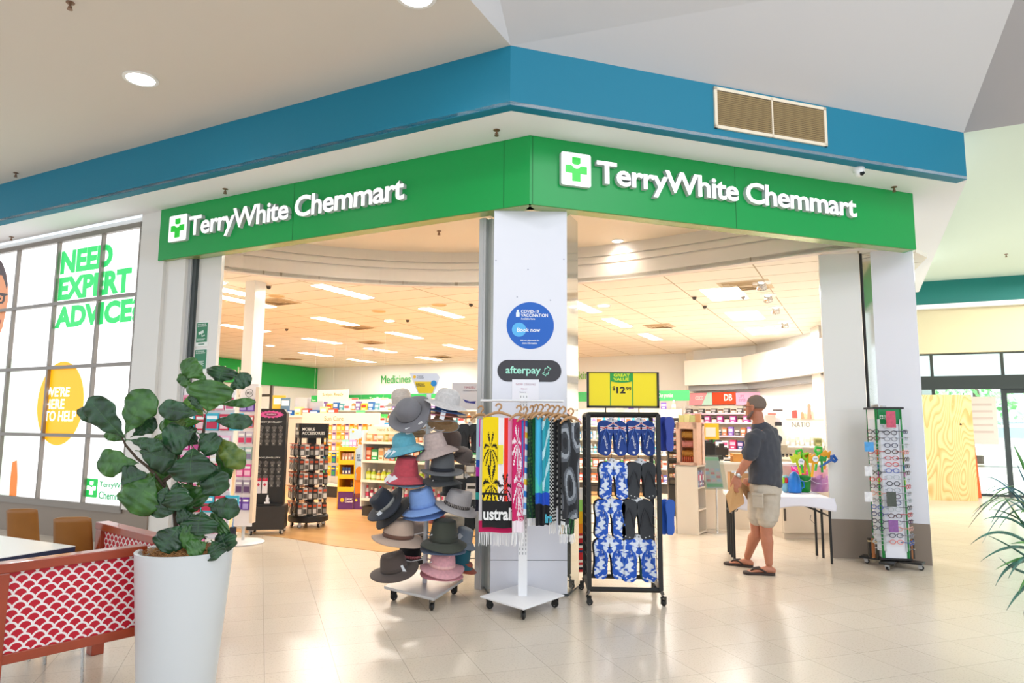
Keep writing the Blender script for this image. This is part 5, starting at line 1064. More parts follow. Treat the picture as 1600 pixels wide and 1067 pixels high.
# head, jaw, neck
def hp_(fo, si, up): return H_+f_*fo+s_*si+U_*up
g.ball(H_+U_*.018, 1, 4, 2) if False else None
def ellip(c, rf, rs, ru, n=22, m=16):
    vs = []; fs = []
    for i in range(m+1):
        th = pi*i/m
        for k in range(n):
            a = 2*pi*k/n; vs.append(c+f_*rf*sin(th)*cos(a)+s_*rs*sin(th)*sin(a)-U_*ru*cos(th))
    for i in range(m):
        for k in range(n): k2 = (k+1) % n; fs.append((i*n+k, i*n+k2, (i+1)*n+k2, (i+1)*n+k))
    g.add(vs, fs)
ellip(hp_(-.012, 0, .045), .098, .077, .088); ellip(hp_(.03, 0, -.01), .068, .062, .105); ellip(hp_(.052, 0, -.085), .032, .038, .03)
ellip(hp_(.098, 0, -.005), .022, .014, .022); ellip(hp_(.112, 0, -.018), .014, .014, .011); ellip(hp_(.09, .026, .03), .018, .022, .01); ellip(hp_(.09, -.026, .03), .018, .022, .01)
ellip(hp_(.092, 0, -.052), .012, .024, .006); ellip(hp_(.09, 0, -.064), .012, .02, .007)
for sd in (-1, 1): 
    ellip(hp_(-.005, sd*.079, .0), .017, .007, .031); ellip(hp_(-.002, sd*.083, .022), .02, .008, .012)
    ellip(hp_(-.004, sd*.08, -.022), .01, .007, .01)
neck0 = mp_(1186, 668, .0)
limb(g, [hp_(-.015, 0, -.05), hp_(-.025, 0, -.1), neck0], [(.055, .058), (.056, .056), (.075, .065)], s_)
# torso
limb(g, [neck0-U_*.02, chest+U_*.05, chest-U_*.1, waist, hips], [(.13, .075), (.2, .11), (.19, .12), (.175, .13), (.17, .125)], s_)
# legs
FL = flo(1172, 886)-MB0; FR = flo(1202, 899)-MB0
def leg(hip, knee, ankle, toe):
    limb(g, [hip, hip.lerp(knee, .5), knee+U_*.03, knee-U_*.05, knee.lerp(ankle, .32), knee.lerp(ankle, .65), ankle+U_*.02], [(.088, .092), (.074, .078), (.058, .062), (.054, .058), (.056, .062), (.042, .045), (.033, .037)], s_)
    d = Vector((toe.x-ankle.x, toe.y-ankle.y, 0)).normalized()
    hz = Vector((ankle.x, ankle.y, .045))
    limb(g, [hz-d*.035+U_*.0, hz+d*.03+U_*.005, hz+d*.1-U_*.005, hz+d*.155-U_*.016], [(.031, .032), (.033, .036), (.042, .022), (.042, .015)], Vector((-d.y, d.x, 0)))
    sd = Vector((-d.y, d.x, 0))
    for k, (o_, l_, r_) in enumerate(((-.032, .05, .013), (-.014, .048, .0095), (.001, .043, .009), (.016, .036, .0085), (.03, .028, .008))):
        b0_ = hz+d*.15+sd*o_*1.0-U_*.02; limb(g, [b0_, b0_+d*l_*.6, b0_+d*l_], [r_, r_, r_*.9], sd, 10)
    return d
kL = mp_(1182, 826, .1); aL = Vector((mp_(1178, 872, .16).x, FL.y-.0, .085)); kR = mp_(1197, 828, -.02); aR = Vector((mp_(1207, 874, -.12).x, FR.y+.02, .085))
hL = mp_(1184, 775, .06); hR = mp_(1202, 775, -.03)
toeL = Vector((mp_(1156, 886, .1).x, aL.y+.13, 0)); toeR = Vector((mp_(1172, 899, -.1).x, aR.y+.05, 0))
dL = leg(hL, kL, aL, toeL); dR_ = leg(hR, kR, aR, toeR)
# arms: left arm is the near one
shl = mp_(1178, 684, -.14); elb = mp_(1170, 716, -.15); wr = mp_(1152, 744, -.1); 
limb(g, [shl, shl.lerp(elb, .5), elb, elb.lerp(wr, .3), elb.lerp(wr, .7), wr], [.062, .053, .044, .046, .036, (.031, .025)], f_)
shr = mp_(1210, 686, .14); elr = mp_(1200, 722, .25); wrr = mp_(1172, 750, .22)
limb(g, [shr, shr.lerp(elr, .5), elr, elr.lerp(wrr, .4), wrr], [.062, .052, .043, .042, .03], f_)
# left hand: palm and fingers curled over the envelope
hd = (mp_(1148, 757, -.1)-wr).normalized(); pn = Vector((-.35, -.9, 0)).normalized(); ps = hd.cross(pn).normalized()
palm_ = wr+hd*.055
limb(g, [wr, palm_-hd*.01, palm_+hd*.03], [(.03, .024), (.042, .017), (.042, .014)], ps)
for k, (o_, L1) in enumerate(((-.032, .07), (-.011, .08), (.011, .076), (.031, .062))):
    b0_ = palm_+hd*.03+ps*o_; cdir = Vector((.75, .1, -.35)).normalized()
    p1 = b0_+hd*L1*.42; p2 = p1+(hd+cdir*.7).normalized()*L1*.34; p3 = p2+(hd*.55+cdir).normalized()*L1*.26
    limb(g, [b0_, p1, p2, p3], [.0105, .0098, .009, .0078], ps, 10)
tb_ = palm_-hd*.02-ps*.034; limb(g, [tb_, tb_+(hd-ps*.8).normalized()*.032, tb_+(hd-ps*.35).normalized()*.06], [.014, .0115, .0095], pn, 10)
# right hand
hd2 = (mp_(1163, 758, .24)-wrr).normalized(); ps2 = Vector((.1, .3, .9)).normalized(); palm2 = wrr+hd2*.05
limb(g, [wrr, palm2, palm2+hd2*.035], [(.03, .022), (.04, .016), (.04, .013)], ps2)
for k, (o_, L1) in enumerate(((-.03, .06), (-.01, .075), (.011, .07), (.03, .055))):
    b0_ = palm2+hd2*.035+ps2*o_; limb(g, [b0_, b0_+hd2*L1*.5, b0_+hd2*L1*.8+Vector((.0, .02, -.015)), b0_+hd2*L1+Vector((.0, .035, -.03))], [.0102, .0095, .0088, .0076], ps2, 10)
tb2 = palm2-hd2*.02+ps2*.03; limb(g, [tb2, tb2+(hd2+ps2*.6).normalized()*.035, tb2+(hd2+ps2*.2).normalized()*.058], [.014, .011, .009], s_, 10)
body = remesh(g.build('body', M_SKIN, MAN, merge=False), .0062, 3, .5)
# shirt
g = MB(); nb = neck0-U_*.012
limb(g, [nb+f_*-.005, chest+U_*.085, chest+U_*.0, chest-U_*.13, waist-U_*.02, mp_(1196, 757)], [(.108, .092), (.212, .12), (.212, .14), (.2, .15), (.2, .158), (.205, .158)], s_)
lc, rc_ = chest+U_*.045-s_*.17, chest+U_*.02+s_*.16
limb(g, [lc, shl, shl.lerp(elb, .35), shl.lerp(elb, .85)], [(.09, .09), (.088, .085), (.084, .075), (.082, .07)], f_)
limb(g, [rc_, shr, shr.lerp(elr, .35), shr.lerp(elr, .8)], [.085, .08, .074, .07], f_)
M_SH = mat('charcoal_jersey', '#3f4149', .9, bump=.35, bscale=14, var=.14, sheen=.15)
sh_ = remesh(g.build('t_shirt', M_SH, MAN, merge=False), .0085, 8, .6)
dt_ = bpy.data.textures.new('cloth_folds', 'CLOUDS'); dt_.noise_scale = .11; dt_.noise_depth = 1
md = sh_.modifiers.new('folds', 'DISPLACE'); md.texture = dt_; md.strength = .028; md.mid_level = .5; md.texture_coords = 'LOCAL'
# shorts
g = MB()
limb(g, [mp_(1196, 750), hips+U_*.0, hips-U_*.04], [(.17, .14), (.185, .15), (.185, .15)], s_)
for hp2, kn, rr_ in ((hL, kL, .088), (hR, kR, .1)):
    limb(g, [hp2+U_*.03, hp2.lerp(kn, .3), hp2.lerp(kn, .7)], [(rr_, rr_+.01), (rr_+.0, rr_+.008), (rr_, rr_+.008)], s_)
M_SHO = mat('beige_cotton', '#bfb3a3', .85, bump=.3, bscale=25, var=.1)
so_ = remesh(g.build('cargo_shorts', M_SHO, MAN, merge=False), .0085, 5, .5); md = so_.modifiers.new('folds', 'DISPLACE'); md.texture = dt_; md.strength = .02; md.mid_level = .5; md.texture_coords = 'LOCAL'
pk = mp_(1184, 782, -.15); g = MB(); g.M = Matrix.Translation(pk) @ rz(atan2(f_.y, f_.x)+pi) ; g.bx(-.055, .055, -.014, .012, -.07, .06); g.bx(-.058, .058, -.02, .012, .045, .075); p_ = g.build('cargo_pocket', M_SHO, so_, bevel=.006)
# hair
g = MB(); n = 26; rings = []
def hairr(th0, sc0):
    out = []
    for i in range(12):
        th = th0*i/11; sc = sc0-.045*(i/11)**3
        ring = []
        for k in range(n):
            a = 2*pi*k/n; fr = cos(a); lim = 1.0
            lowf = th*(.62 if fr > .55 else (.78 if fr > .2 else 1.0))
            d = -U_*(-cos(lowf)*.092*sc) + f_*(.1*sc*sin(lowf)*fr) + s_*(.0805*sc*sin(lowf)*sin(a))
            ring.append(hp_(-.014, 0, .042)+d)
        out.append(ring)
    return out
g.loft(hairr(2.1, 1.02), caps=False)
M_HAIR = mat('short_grey_hair', '#8c7a6e', .95, bump=1.0, bscale=300, var=.5)
g.build('hair', M_HAIR, MAN, solid=.003, smooth=80)
g = MB()
limb(g, [hp_(.0, -.066, -.03), hp_(.03, -.06, -.07), hp_(.065, -.035, -.095)], [.012, .016, .016], U_, 10); limb(g, [hp_(.0, .066, -.03), hp_(.03, .06, -.07), hp_(.065, .035, -.095), hp_(.078, 0, -.1), hp_(.065, -.035, -.095)], [.012, .016, .016, .018, .016], U_, 10)
g.build('grey_stubble', mat('grey_stubble', '#8c7468', .9, bump=.8, bscale=500, var=.3), MAN)
g = MB()
for sd in (-1, 1): g.tube([hp_(-.01, sd*.086, .012), hp_(.05, sd*.082, .018), hp_(.1, sd*.066, .018)], .0022, 6); g.tube([hp_(.1, sd*.066, .018), hp_(.108, sd*.06, .03), hp_(.114, sd*.03, .03), hp_(.114, sd*.012, .02), hp_(.113, sd*.03, .0), hp_(.106, sd*.055, .0), hp_(.1, sd*.066, .018)], .0022, 6)
g.tube([hp_(.114, -.012, .02), hp_(.114, .012, .02)], .002, 6); g.build('spectacles', M_BLACK, MAN)
for sd in (-1, 1):
    g = MB(); g.ball(hp_(.087, sd*.031, .012), .0125, 12, 8); e_ = g.build('eye', C('#efece8', .2), MAN); g = MB(); g.ball(hp_(.097, sd*.031, .012), .0055, 10, 6); g.build('iris', C('#33261c', .2), e_)
# watch
g = MB(); wd_ = (wr-elb).normalized(); g.M = Matrix.Translation(wr-wd_*.012) @ wd_.to_track_quat('Z', 'Y').to_matrix().to_4x4(); g.lathe([(.034, -.01), (.036, -.008), (.036, .008), (.034, .01)], 24, caps=False); wt = g.build('wristwatch', M_STEEL, MAN, solid=.004)
g = MB(); fc = wr-wd_*.012+Vector((-.2, -.95, .1)).normalized()*.034; g.M = Matrix.Translation(fc) @ Vector((-.2, -.95, .1)).to_track_quat('Z', 'Y').to_matrix().to_4x4(); g.lathe([(.017, -.006), (.018, .003), (.014, .006), (0, .006)], 20); g.build('watch_face', M_STEEL, wt)
# thongs
M_TH = mat('dark_brown_rubber', '#33241f', .6)
for nm, ak, d in (('left', aL, dL), ('right', aR, dR_)):
    t = Matrix.Translation((ak.x-d.x*.055, ak.y-d.y*.055, 0)) @ rz(atan2(d.y, d.x)-pi/2)
    g = MB(); g.M = t; g.slab([(a*1.12, b*1.03) for a, b in sole_pts(1 if nm == 'left' else -1)], .002, .026); so2 = g.build('thong', M_TH, MAN, smooth=0, bevel=.006)
    g = MB(); g.M = t
    for e_ in (-1, 1): g.tube([(0, .235, .03), (e_*.018, .2, .058), (e_*.036, .15, .064), (e_*.046, .09, .03)], [.006, .009, .01, .008], 8)
    g.build('strap', M_TH, so2)
T = thing('cardboard_envelope', 'folded kraft cardboard envelope held in the man\'s left hand', 'envelope', MB0)
g = MB(); yv = -.07
ps_ = [mp_(*a) for a in ((1147, 752, -.1), (1134, 774, -.16), (1140, 801, -.16), (1162, 787, -.06), (1160, 770, .0), (1152, 751, -.04))]
g.loft([[p for p in ps_], [p+Vector((.012, .016, 0)) for p in ps_]]); g.build('front_sheet', mat('kraft_card', '#c99a66', .8, var=.06), T, smooth=0)
g = MB(); ps2_ = [mp_(*a) for a in ((1151, 751, -.02), (1160, 768, .06), (1167, 780, .08), (1170, 762, .1), (1156, 752, .04))]; g.loft([ps2_, [p+Vector((.01, .012, 0)) for p in ps2_]]); g.build('back_flap', mat('kraft_card_shade', '#a9825a', .8), T, smooth=0)
# ---------------- trestle table
lf, lb_, rf_, rb2 = flo(1148, 875), flo(1161, 858), flo(1300, 881), flo(1292, 866)
o0 = lf.copy(); TT = thing('trestle_table', 'folding trestle table with black metal legs in front of the cream counter', 'table', (lf.x, lf.y, 0))
ht = .70; ang = atan2(rf_.y-lf.y, rf_.x-lf.x); wdt = .62
L_ = (Vector(rf_)-Vector(lf)).length
TT.rotation_euler = (0, 0, ang)
g = MB(); g.bx(-.03, L_+.02, -.04, wdt, ht-.04, ht); g.build('table_top', M_WPL, TT, smooth=0, bevel=.01)
for x, y in ((0, 0), (0, .18), (0, .34), (0, .5), (L_, 0), (L_, .34), (L_-.03, .5)):
    g = MB(); g.tube([(x, y, 0), (x, y, ht-.04)], .0135, 10); g.build('leg', M_BLACK, TT)
for x, s in ((0, 1), (L_, -1)):
    g = MB(); g.tube([(x, 0, .5), (x, .5, .5)], .01, 8); g.build('cross_brace', M_BLACK, TT); g = MB(); g.tube([(x, .25, .5), (x+s*.35, .25, ht-.05)], .011, 8); g.build('diagonal_brace', M_BLACK, TT)
g = MB(); g.tube([(.02+.03*cos(a), -.02+.01*sin(2*a), .58+.05*sin(a)) for a in [k*.5 for k in range(26)]], .005, 6); g.build('strap_bundle', M_BLACK, TT)
g = MB(); g.tube([(L_-.17, .1, .5), (L_-.18, .1, .45), (L_-.14, .1, .41), (L_-.12, .1, .44)], .0025, 5); g.build('locking_ring', M_BLACK, TT)
T = thing('table_cloth', 'white cloth draped over trestle table', 'tablecloth', (lf.x, lf.y, 0), ang)
g = MB(); x0, x1, y0, y1, zt_ = -.035, L_+.05, -.05, wdt+.02, ht+.004
def cl_(u, v):
    x = x0+(x1-x0)*u; t = v*2.4
    if t < .5: return (x+.01*sin(t*9), y0-.012-.006*sin(u*17), zt_-(.5-t)*.26*(1+.25*sin(u*7)))
    y = y0+(y1-y0)*(t-.5)/1.9; e_ = max(0, u-.93)/.07; return (x, y, zt_+.0015*sin(u*25+v*9)-.05*e_**2)
g.grid(cl_, 60, 30); g.build('cloth', mat('white_tablecloth', '#eceaf3', .85, bump=.15, bscale=20), T, solid=.004, smooth=60)
zt_ = ht+.012
TMx = Matrix.Translation((lf.x, lf.y, 0)) @ rz(ang); TMxi = TMx.inverted()
def tt(x, yb, v=.0): # world spot on the table top under a pixel
    return flo(x, yb, zt_)
k7 = 1083/8.05
def bucket(lab, x, yb, w, h, col, rim=None, sq=False, handle='#e8e4ec', name='toy_bucket', cat='bucket', castle=False):
    q = tt(x, yb); T = thing(name, lab, cat, q, ang); r1, r0 = w/2, w/2*.8
    g = MB(); g.lathe([(r0, 0), (r1, h), (r1*1.06, h), (r1*1.06, h-.012), (r1, h-.014)], 4 if sq else 28, caps=False); g.lathe([(r0, .001), (0, .001)], 4 if sq else 28, caps=False); b_o = g.build('tub', C(col, .35), T, solid=.003)
    if rim: g = MB(); g.lathe([(r1*.97, h*.55), (r1*1.09, h*.98)], 4 if sq else 28, caps=False); g.build('rim', C(rim, .35), T, solid=.004)
    if handle: g = MB(); g.tube([(r1*1.05*cos(a), -.05*sin(a)-r1*.5, h-.09*sin(a)*.9+.02) for a in [pi*k/12 for k in range(13)]], .003, 6); g.build('handle', C(handle), T)
    if castle:
        for k in range(6):
            a = 2*pi*k/6+.2; g = MB(); g.box((r1*.95*cos(a), r1*.95*sin(a), h+.015), (.035, .035, .035)); g.build('battlement', C(col, .35), T, smooth=0)
    return T
bucket('green toy bucket with white handle on trestle table', 1257, 768, .155, .185, '#1f9a3a')
B_PINK = bucket('square pink toy bucket with a royal blue base stacked behind the green bucket', 1251, 758, .2, .24, '#1f3fae', '#f0189a', True)
B_LIL = bucket('lilac castle shaped toy bucket at table\'s right end', 1281, 768, .23, .155, '#c98ac8', None, True, '#ead9ee', castle=True)
bucket('pale pink toy basket behind lilac castle bucket', 1284, 766, .16, .27, '#efb4cc', None, True, None)
q = tt(1242, 769); T = thing('toy_jug', 'bright blue fish scale toy mould on trestle table', 'toy', q, ang)
g = MB(); g.lathe([(.07, 0), (.074, .02), (.074, .1), (.066, .15), (.05, .2), (.028, .225), (.02, .235), (0, .237)], 30); g.build('mould', mat('blue_toy_plastic', '#1678d6', .35, bump=.3, bscale=60), T)
g = MB(); g.tube([(.07, 0, .04), (.105, 0, .06), (.1, 0, .12), (.068, 0, .13)], .007, 8); g.build('handle', MATS['blue_toy_plastic'], T)
q = tt(1228, 768); T = thing('toy_bag', 'aqua mesh bag with red and green sand toys between man and blue mould', 'toy', q, ang)
g = MB(); g.ball((0, 0, .09), (.07, .05, .1), 16, 10); g.build('mesh_bag', C('#8ac0d4', .6), T); g = MB(); g.ball((.0, -.045, .13), (.022, .015, .035)); g.build('red_toy', C('#d8203c'), T); g = MB(); g.ball((-.03, -.04, .13), (.016, .02, .04)); g.build('green_toy', C('#9ada2c'), T)
def spade(lab, x, y, yb, Y, col, roll, kind=0):
    q = aty(x, yb, Y); s = (yb-y)/1083*Y; T = thing('toy_spade', lab, 'toy spade', q, (0, radians(roll), 0), 'toy spades standing in the buckets')
    g = MB(); g.tube([(0, 0, -.1), (0, 0, s*.6)], .014, 8); g.tube([(0, 0, s*.55), (-.035, 0, s*.75), (-.03, 0, s*.97), (.03, 0, s*1.0), (.035, 0, s*.75), (0, 0, s*.55)], .017, 8) if kind == 0 else g.prism([(-.05, s*.3), (.05, s*.3), (.062, s*.95), (.025, s*.8), (0, s), (-.025, s*.8), (-.062, s*.95)], -.008, .008)
    g.build('handle', C(col, .4), T); return T
for a in (('green spade with loop grip standing at left over pink bucket', 1252, 704, 725, 7.95, '#35c02c', -8, 0), ('yellow green fork left of the green loop spade', 1247, 708, 728, 7.93, '#c8d82a', -15, 1), ('orange spade just right of the green loop spade', 1258, 706, 727, 7.96, '#f09a1c', 6, 1), ('lime rake handle in the middle of the toys', 1263, 709, 730, 7.93, '#8ed22a', -10, 0), ('yellow orange castle fork in front of the pale pink basket', 1270, 709, 731, 7.9, '#f5b01c', 8, 1), ('large green spade highest of the toys', 1276, 699, 722, 8.0, '#3cc23c', 10, 0), ('orange spade second from the right', 1289, 703, 720, 8.0, '#f5a81c', 5, 1), ('small dark green toy beside the orange spade', 1284, 712, 724, 7.95, '#1f9a3c', 0, 1), ('blue hooked spade furthest right', 1293, 708, 722, 7.95, '#1a5ab0', 60, 0)):
    spade(*a)
for o_b, x, y in ((B_PINK, 1252, 721), (B_LIL, 1274, 717)):
    q = aty(x, y, 7.86); bpy.context.view_layer.update(); Mi = (Matrix.Translation(o_b.location) @ rz(ang)).inverted()
    g = MB(); g.M = Mi @ Matrix.Translation(q); disc(g, 0, 0, .033, -.003, 0, 28); tg = g.build('round_tag', C('#f0f2f6'), o_b, smooth=0, label='round white paper tag')
    text('tag_print', 'toy', C('#2c4a80'), tg, -.02, -.01, w=.04, h=.022, y=-.004, depth=.001, M=Mi @ Matrix.Translation(q))
# cardboard box at the left end of the table
q = flo(1160, 768, zt_); T = thing('cardboard_box', 'open tan cardboard box with papers at left end of table', 'box', q, ang)
g = MB(); g.bx(-.13, .14, 0, .006, 0, .21); g.bx(-.13, .14, .24, .246, 0, .21); g.bx(-.13, -.124, 0, .246, 0, .21); g.bx(.134, .14, 0, .246, 0, .21); g.bx(-.13, .14, 0, .246, 0, .006); g.build('carton', mat('cardboard', '#b98a5c', .8), T, smooth=0)
g = MB(); g.bx(-.11, .12, .02, .03, .0, .235); g.bx(-.08, .1, .1, .106, .0, .2); g.build('papers', C('#e9edf2'), T, smooth=0)
# ---------------- reading glasses carousel
GC = Vector((flo(1380, 880).x, flo(1380, 885).y, 0)); T = thing('glasses_carousel', 'tall rotating spectacles display with green strips on black wheeled base', 'display stand', GC, radians(-8))
g = MB(); g.prism if False else None
for a in (radians(60), radians(-35)):
    g2 = MB(); g2.M = rz(a); g2.bx(-.3, .3, -.07, .07, .06, .082); g2.build('base_arm', M_BLACK, T, smooth=0, bevel=.004)
    for s in (-1, 1): castor(T, s*.26*cos(a), s*.26*sin(a), .06, .026, a, metal=M_ALU)
g = MB(); g.lathe([(.03, .08), (.03, 1.7)], 12); g.build('pole', M_ALU, T)
hw = .105; ztp = 1.66; zb0 = .11
for k, nm in enumerate(('front', 'right', 'back', 'left')):
    g = MB(); g.M = rz(pi/2*k); g.bx(-hw, hw, -hw*1.25, -hw*1.25+.006, zb0, ztp); g.build('display_panel', C('#e6e7ee', .25), T, smooth=0)
    for s in (-1, 1):
        g = MB(); g.M = rz(pi/2*k); g.bx(s*(hw+.017)-.013, s*(hw+.017)+.013, -hw*1.2, -hw*1.2+.006, zb0, ztp); st_ = g.build('green_strip', C('#178a3c', .35), T, smooth=0)
g = MB(); g.bx(-hw-.05, hw+.05, -hw*1.35, hw*1.35, ztp, ztp+.02); g.bx(-hw-.05, hw+.05, -hw*1.35, hw*1.35, zb0-.02, zb0); g.build('end_caps', M_BLACK, T, smooth=0)
g = MB(); g.bx(-hw, hw, -hw*1.25-.004, -hw*1.25, ztp-.16, ztp); hd2_ = g.build('header', C('#11854a', .35), T, smooth=0)
text('header_words', 'TerryWhite\nChemmart', C('#e4f2ea'), hd2_, -.045, ztp-.11, w=.11, h=.045, y=-hw*1.25-.005, depth=.001, bold=.02); logo(hd2_, -.09, -.055, ztp-.107, ztp-.067, -hw*1.25-.004, .002, C('#e4f2ea'), C('#11854a'))
for z, cs_ in ((1.2, '#e8641c'), (1.13, '#e8641c'), (1.05, '#1c4ab8'), (.97, '#d83cb0'), (.9, '#b4d81c')):
    g = MB(); g.bx(hw+.006, hw+.03, -hw*1.2-.003, -hw*1.2, z-.03, z+.03); g.bx(-hw-.03, -hw-.006, -hw*1.2-.003, -hw*1.2, z-.03, z+.03); g.build('colour_code', C(cs_, .4), T, smooth=0)
glc = {}
def specs(lab, M_, col, grp, w=.135, arms=True):
    t = thing('reading_glasses', lab, 'glasses', M_.to_translation(), M_.to_euler(), grp)
    g = MB(); r = w*.2
    for s in (-1, 1):
        cx = s*w*.27; g.tube([(cx+r*1.1*cos(a)*(1 if abs(cos(a)) < .9 else .95), 0, r*.78*sin(a)) for a in [2*pi*k/14 for k in range(15)]], .0042, 5, caps=False)
    g.tube([(-w*.05, 0, .004), (0, -.002, .009), (w*.05, 0, .004)], .004, 5); 
    for s in (-1, 1): g.tube([(s*w*.49, 0, .006), (s*w*.52, .006, .006), (s*w*.52, .1, .004)], .0032, 4)
    g.build('frame', C(col, .3), t)
    return t
cols_ = [('clear', '#c9d0d4'), ('black', '#20242e'), ('grey', '#8a8e98'), ('navy', '#323a58'), ('tortoise', '#4a3a34'), ('coral red', '#c2565a'), ('bright red', '#c83a3e'), ('blue', '#3c5ab0'), ('pale', '#b9c0c8'), ('dark', '#26262e'), ('light grey', '#a9b0ba'), ('plum', '#5a3e58'), ('indigo', '#2e3a78'), ('frosted', '#c0c8cc'), ('brown', '#5a3c38'), ('silver', '#b0b8c0'), ('rose gold', '#d8a090'), ('slate', '#3c4258'), ('salmon', '#e08a84')]
for i, (cn, ch) in enumerate(cols_):
    z = 1.475-.0665*i
    M_ = Matrix.Translation(GC) @ rz(radians(-8)) @ tr(0, -hw*1.25-.03, z); specs('%s reading glasses, %s from the top in the front column' % (cn, ORD[i]), M_, ch, 'reading glasses on the front of the carousel')
g = None
for k, sn in ((1, 'right'), (3, 'left')):
    for i in range(17):
        z = 1.42-.072*i; cn, ch = cols_[(i*5+k*3) % 19]
        M_ = Matrix.Translation(GC) @ rz(radians(-8)+(radians(52) if k == 1 else -radians(52))) @ tr(0, -.205, z); specs('%s reading glasses, %s from the top on the %s side' % (cn, ORD[i], sn), M_, ch, 'reading glasses on the sides of the carousel')
    g = MB(); g.M = rz(radians(52) if k == 1 else -radians(52)); g.bx(-.06, .06, -.172, -.168, .18, 1.55); g.build('wing_panel', C('#d9dde2', .25), T, smooth=0)
    g = MB(); g.M = rz(radians(52) if k == 1 else -radians(52))
    for i in range(18): g.tube([(-.03, -.17, 1.43-.072*i), (-.03, -.23, 1.43-.072*i), (.03, -.23, 1.43-.072*i), (.03, -.17, 1.43-.072*i)], .003, 4, caps=False)
    g.build('wire_holders', M_CHROME, T)
for (a, b, lab, cc2, w_, h_) in ((1392, 655, 'colourful patterned case pack hanging at upper right of carousel', '#c8506a', .09, .17), (1358, 698, 'blue and white pack hanging at left of carousel', '#4a9ad8', .09, .1), (1357, 736, 'white pack with red print hanging left of carousel, middle', '#e4e2ea', .075, .1), (1357, 776, 'white pack with red print hanging left of carousel, lower', '#e6e4ec', .075, .1), (1393, 780, 'dark packaged glasses at right of carousel', '#4a5048', .09, .15), (1396, 822, 'purple framed glasses pack at lower right of carousel', '#8a5a9a', .09, .12)):
    q = aty(a, b, GC.y-.24); t = thing('hanging_pack', lab, 'pack', q, radians(-8)); g = MB(); g.bx(-w_/2, w_/2, -.006, .006, -h_/2, h_/2); g.build('card', mat('pack_'+cc2[1:], cc2, .4, var=.35, bscale=30), t, smooth=0); g = MB(); g.tube([(0, 0, h_/2-.01), (0, .06, h_/2)], .003, 5); g.build('hook', M_ALU, t)
for s, sn in ((-1, 'left'), (1, 'right')):
    for j in range(3):
        q = Matrix.Translation(GC) @ rz(radians(-8)) @ Vector((s*(.16+.028*j), -.06+.03*j, .19)); t = thing('slim_case', 'dark slim glasses case standing low on %s side, %s from the centre' % (sn, ORD[j]), 'case', q); g = MB(); g.bx(-.012, .012, -.012, .012, -.1, .1); g.build('tube', C('#2c2a26' if j != 1 else '#a8683a'), t, smooth=0); g = MB(); g.bx(-.0125, .0125, -.0125, .0125, .06, .075); g.build('clip', C('#c9b48a'), t, smooth=0)

# ================================================================ inside the shop
RP_ = random.Random(11)
PM_CACHE = {}
def pmesh(shape, w, h, col, lab='#f2f0ec', cap='#f4f4f4'):
    key = (shape, round(w, 3), round(h, 3), col, lab, cap)
    if key in PM_CACHE: return PM_CACHE[key]
    g = MB(); r = w/2
    if shape == 'bottle':
        g.lathe([(r*.92, 0), (r, .006), (r, h*.62), (r*.8, h*.72), (r*.4, h*.78), (r*.4, h*.8)], 10, mi=0); g.lathe([(r*.5, h*.8), (r*.5, h*.98), (0, h)], 10, mi=2); g.lathe([(r*1.01, h*.16), (r*1.01, h*.5)], 10, mi=1, caps=False)
    elif shape == 'tube':
        g.loft([[(r*cos(2*pi*k/10), r*.7*sin(2*pi*k/10), 0) for k in range(10)], [(r*cos(2*pi*k/10), r*.7*sin(2*pi*k/10), h*.2) for k in range(10)], [(r*1.15*cos(2*pi*k/10), r*.1*sin(2*pi*k/10), h) for k in range(10)]], 0); g.lathe([(r*.9, 0), (r*.9, h*.16)], 10, mi=2); g.bx(-r*.6, r*.6, -r*.72, -r*.3, h*.3, h*.6, 1)
    elif shape == 'jar':
        g.lathe([(r*.9, 0), (r, .005), (r, h*.7)], 12, mi=0); g.lathe([(r*1.03, h*.68), (r*1.03, h), (0, h)], 12, mi=2); g.lathe([(r*1.01, h*.15), (r*1.01, h*.5)], 12, mi=1, caps=False)
    elif shape == 'pack':
        g.bx(-r, r, -.008, .008, 0, h, 0); g.bx(-r*.8, r*.8, -.011, -.008, h*.1, h*.5, 1); g.bx(-r*.8, r*.8, -.011, -.008, h*.66, h*.84, 2)
    else:
        g.bx(-r, r, -r*.6, r*.6, 0, h, 0); g.bx(-r*.85, r*.85, -r*.6-.001, -r*.6, h*.42, h*.78, 1); g.bx(-r*.6, r*.5, -r*.6-.001, -r*.6, h*.12, h*.26, 2)
    me = g.mesh('product_'+shape, [C(col, .4), C(lab, .5), C(cap, .4)], 38, False); PM_CACHE[key] = me; return me
WORD = {'bottle': 'bottle', 'tube': 'tube', 'jar': 'jar', 'pack': 'hanging pack', 'box': 'carton'}
NAME = {'bottle': 'product_bottle', 'tube': 'product_tube', 'jar': 'product_jar', 'pack': 'hanging_pack', 'box': 'product_carton'}
def SHORT(t):
    for a, b in ((' from the left', ' from left'), (' on the ', ' on '), (' in the ', ' in '), (' of the ', ' of ')): t = t.replace(a, b)
    return t
def rowp(M, x0, x1, y, z, items, where, grp, gap=.012, jit=.0, ry_=0, maxn=30):
    x = x0; i = 0; cnt = {}
    while x < x1 and i < maxn:
        shape, w, h, cn, col, lab, cap = items[i % len(items)] if not callable(items) else items(i)
        o = bpy.data.objects.new(NAME[shape], pmesh(shape, w, h, col, lab, cap)); COL.objects.link(o)
        o.matrix_world = M @ tr(x+w/2, y+RP_.uniform(-jit, jit), z) @ rz(ry_)
        tag(o, SHORT('%s %s, %s from the left %s' % (cn, WORD[shape], ORD[i], where)), 'carton' if shape == 'box' else shape, grp)
        x += w+gap; i += 1
def it(shape, w, h, cn, col, lab='#f2f0ec', cap='#f4f4f4'): return (shape, w, h, cn, col, lab, cap)
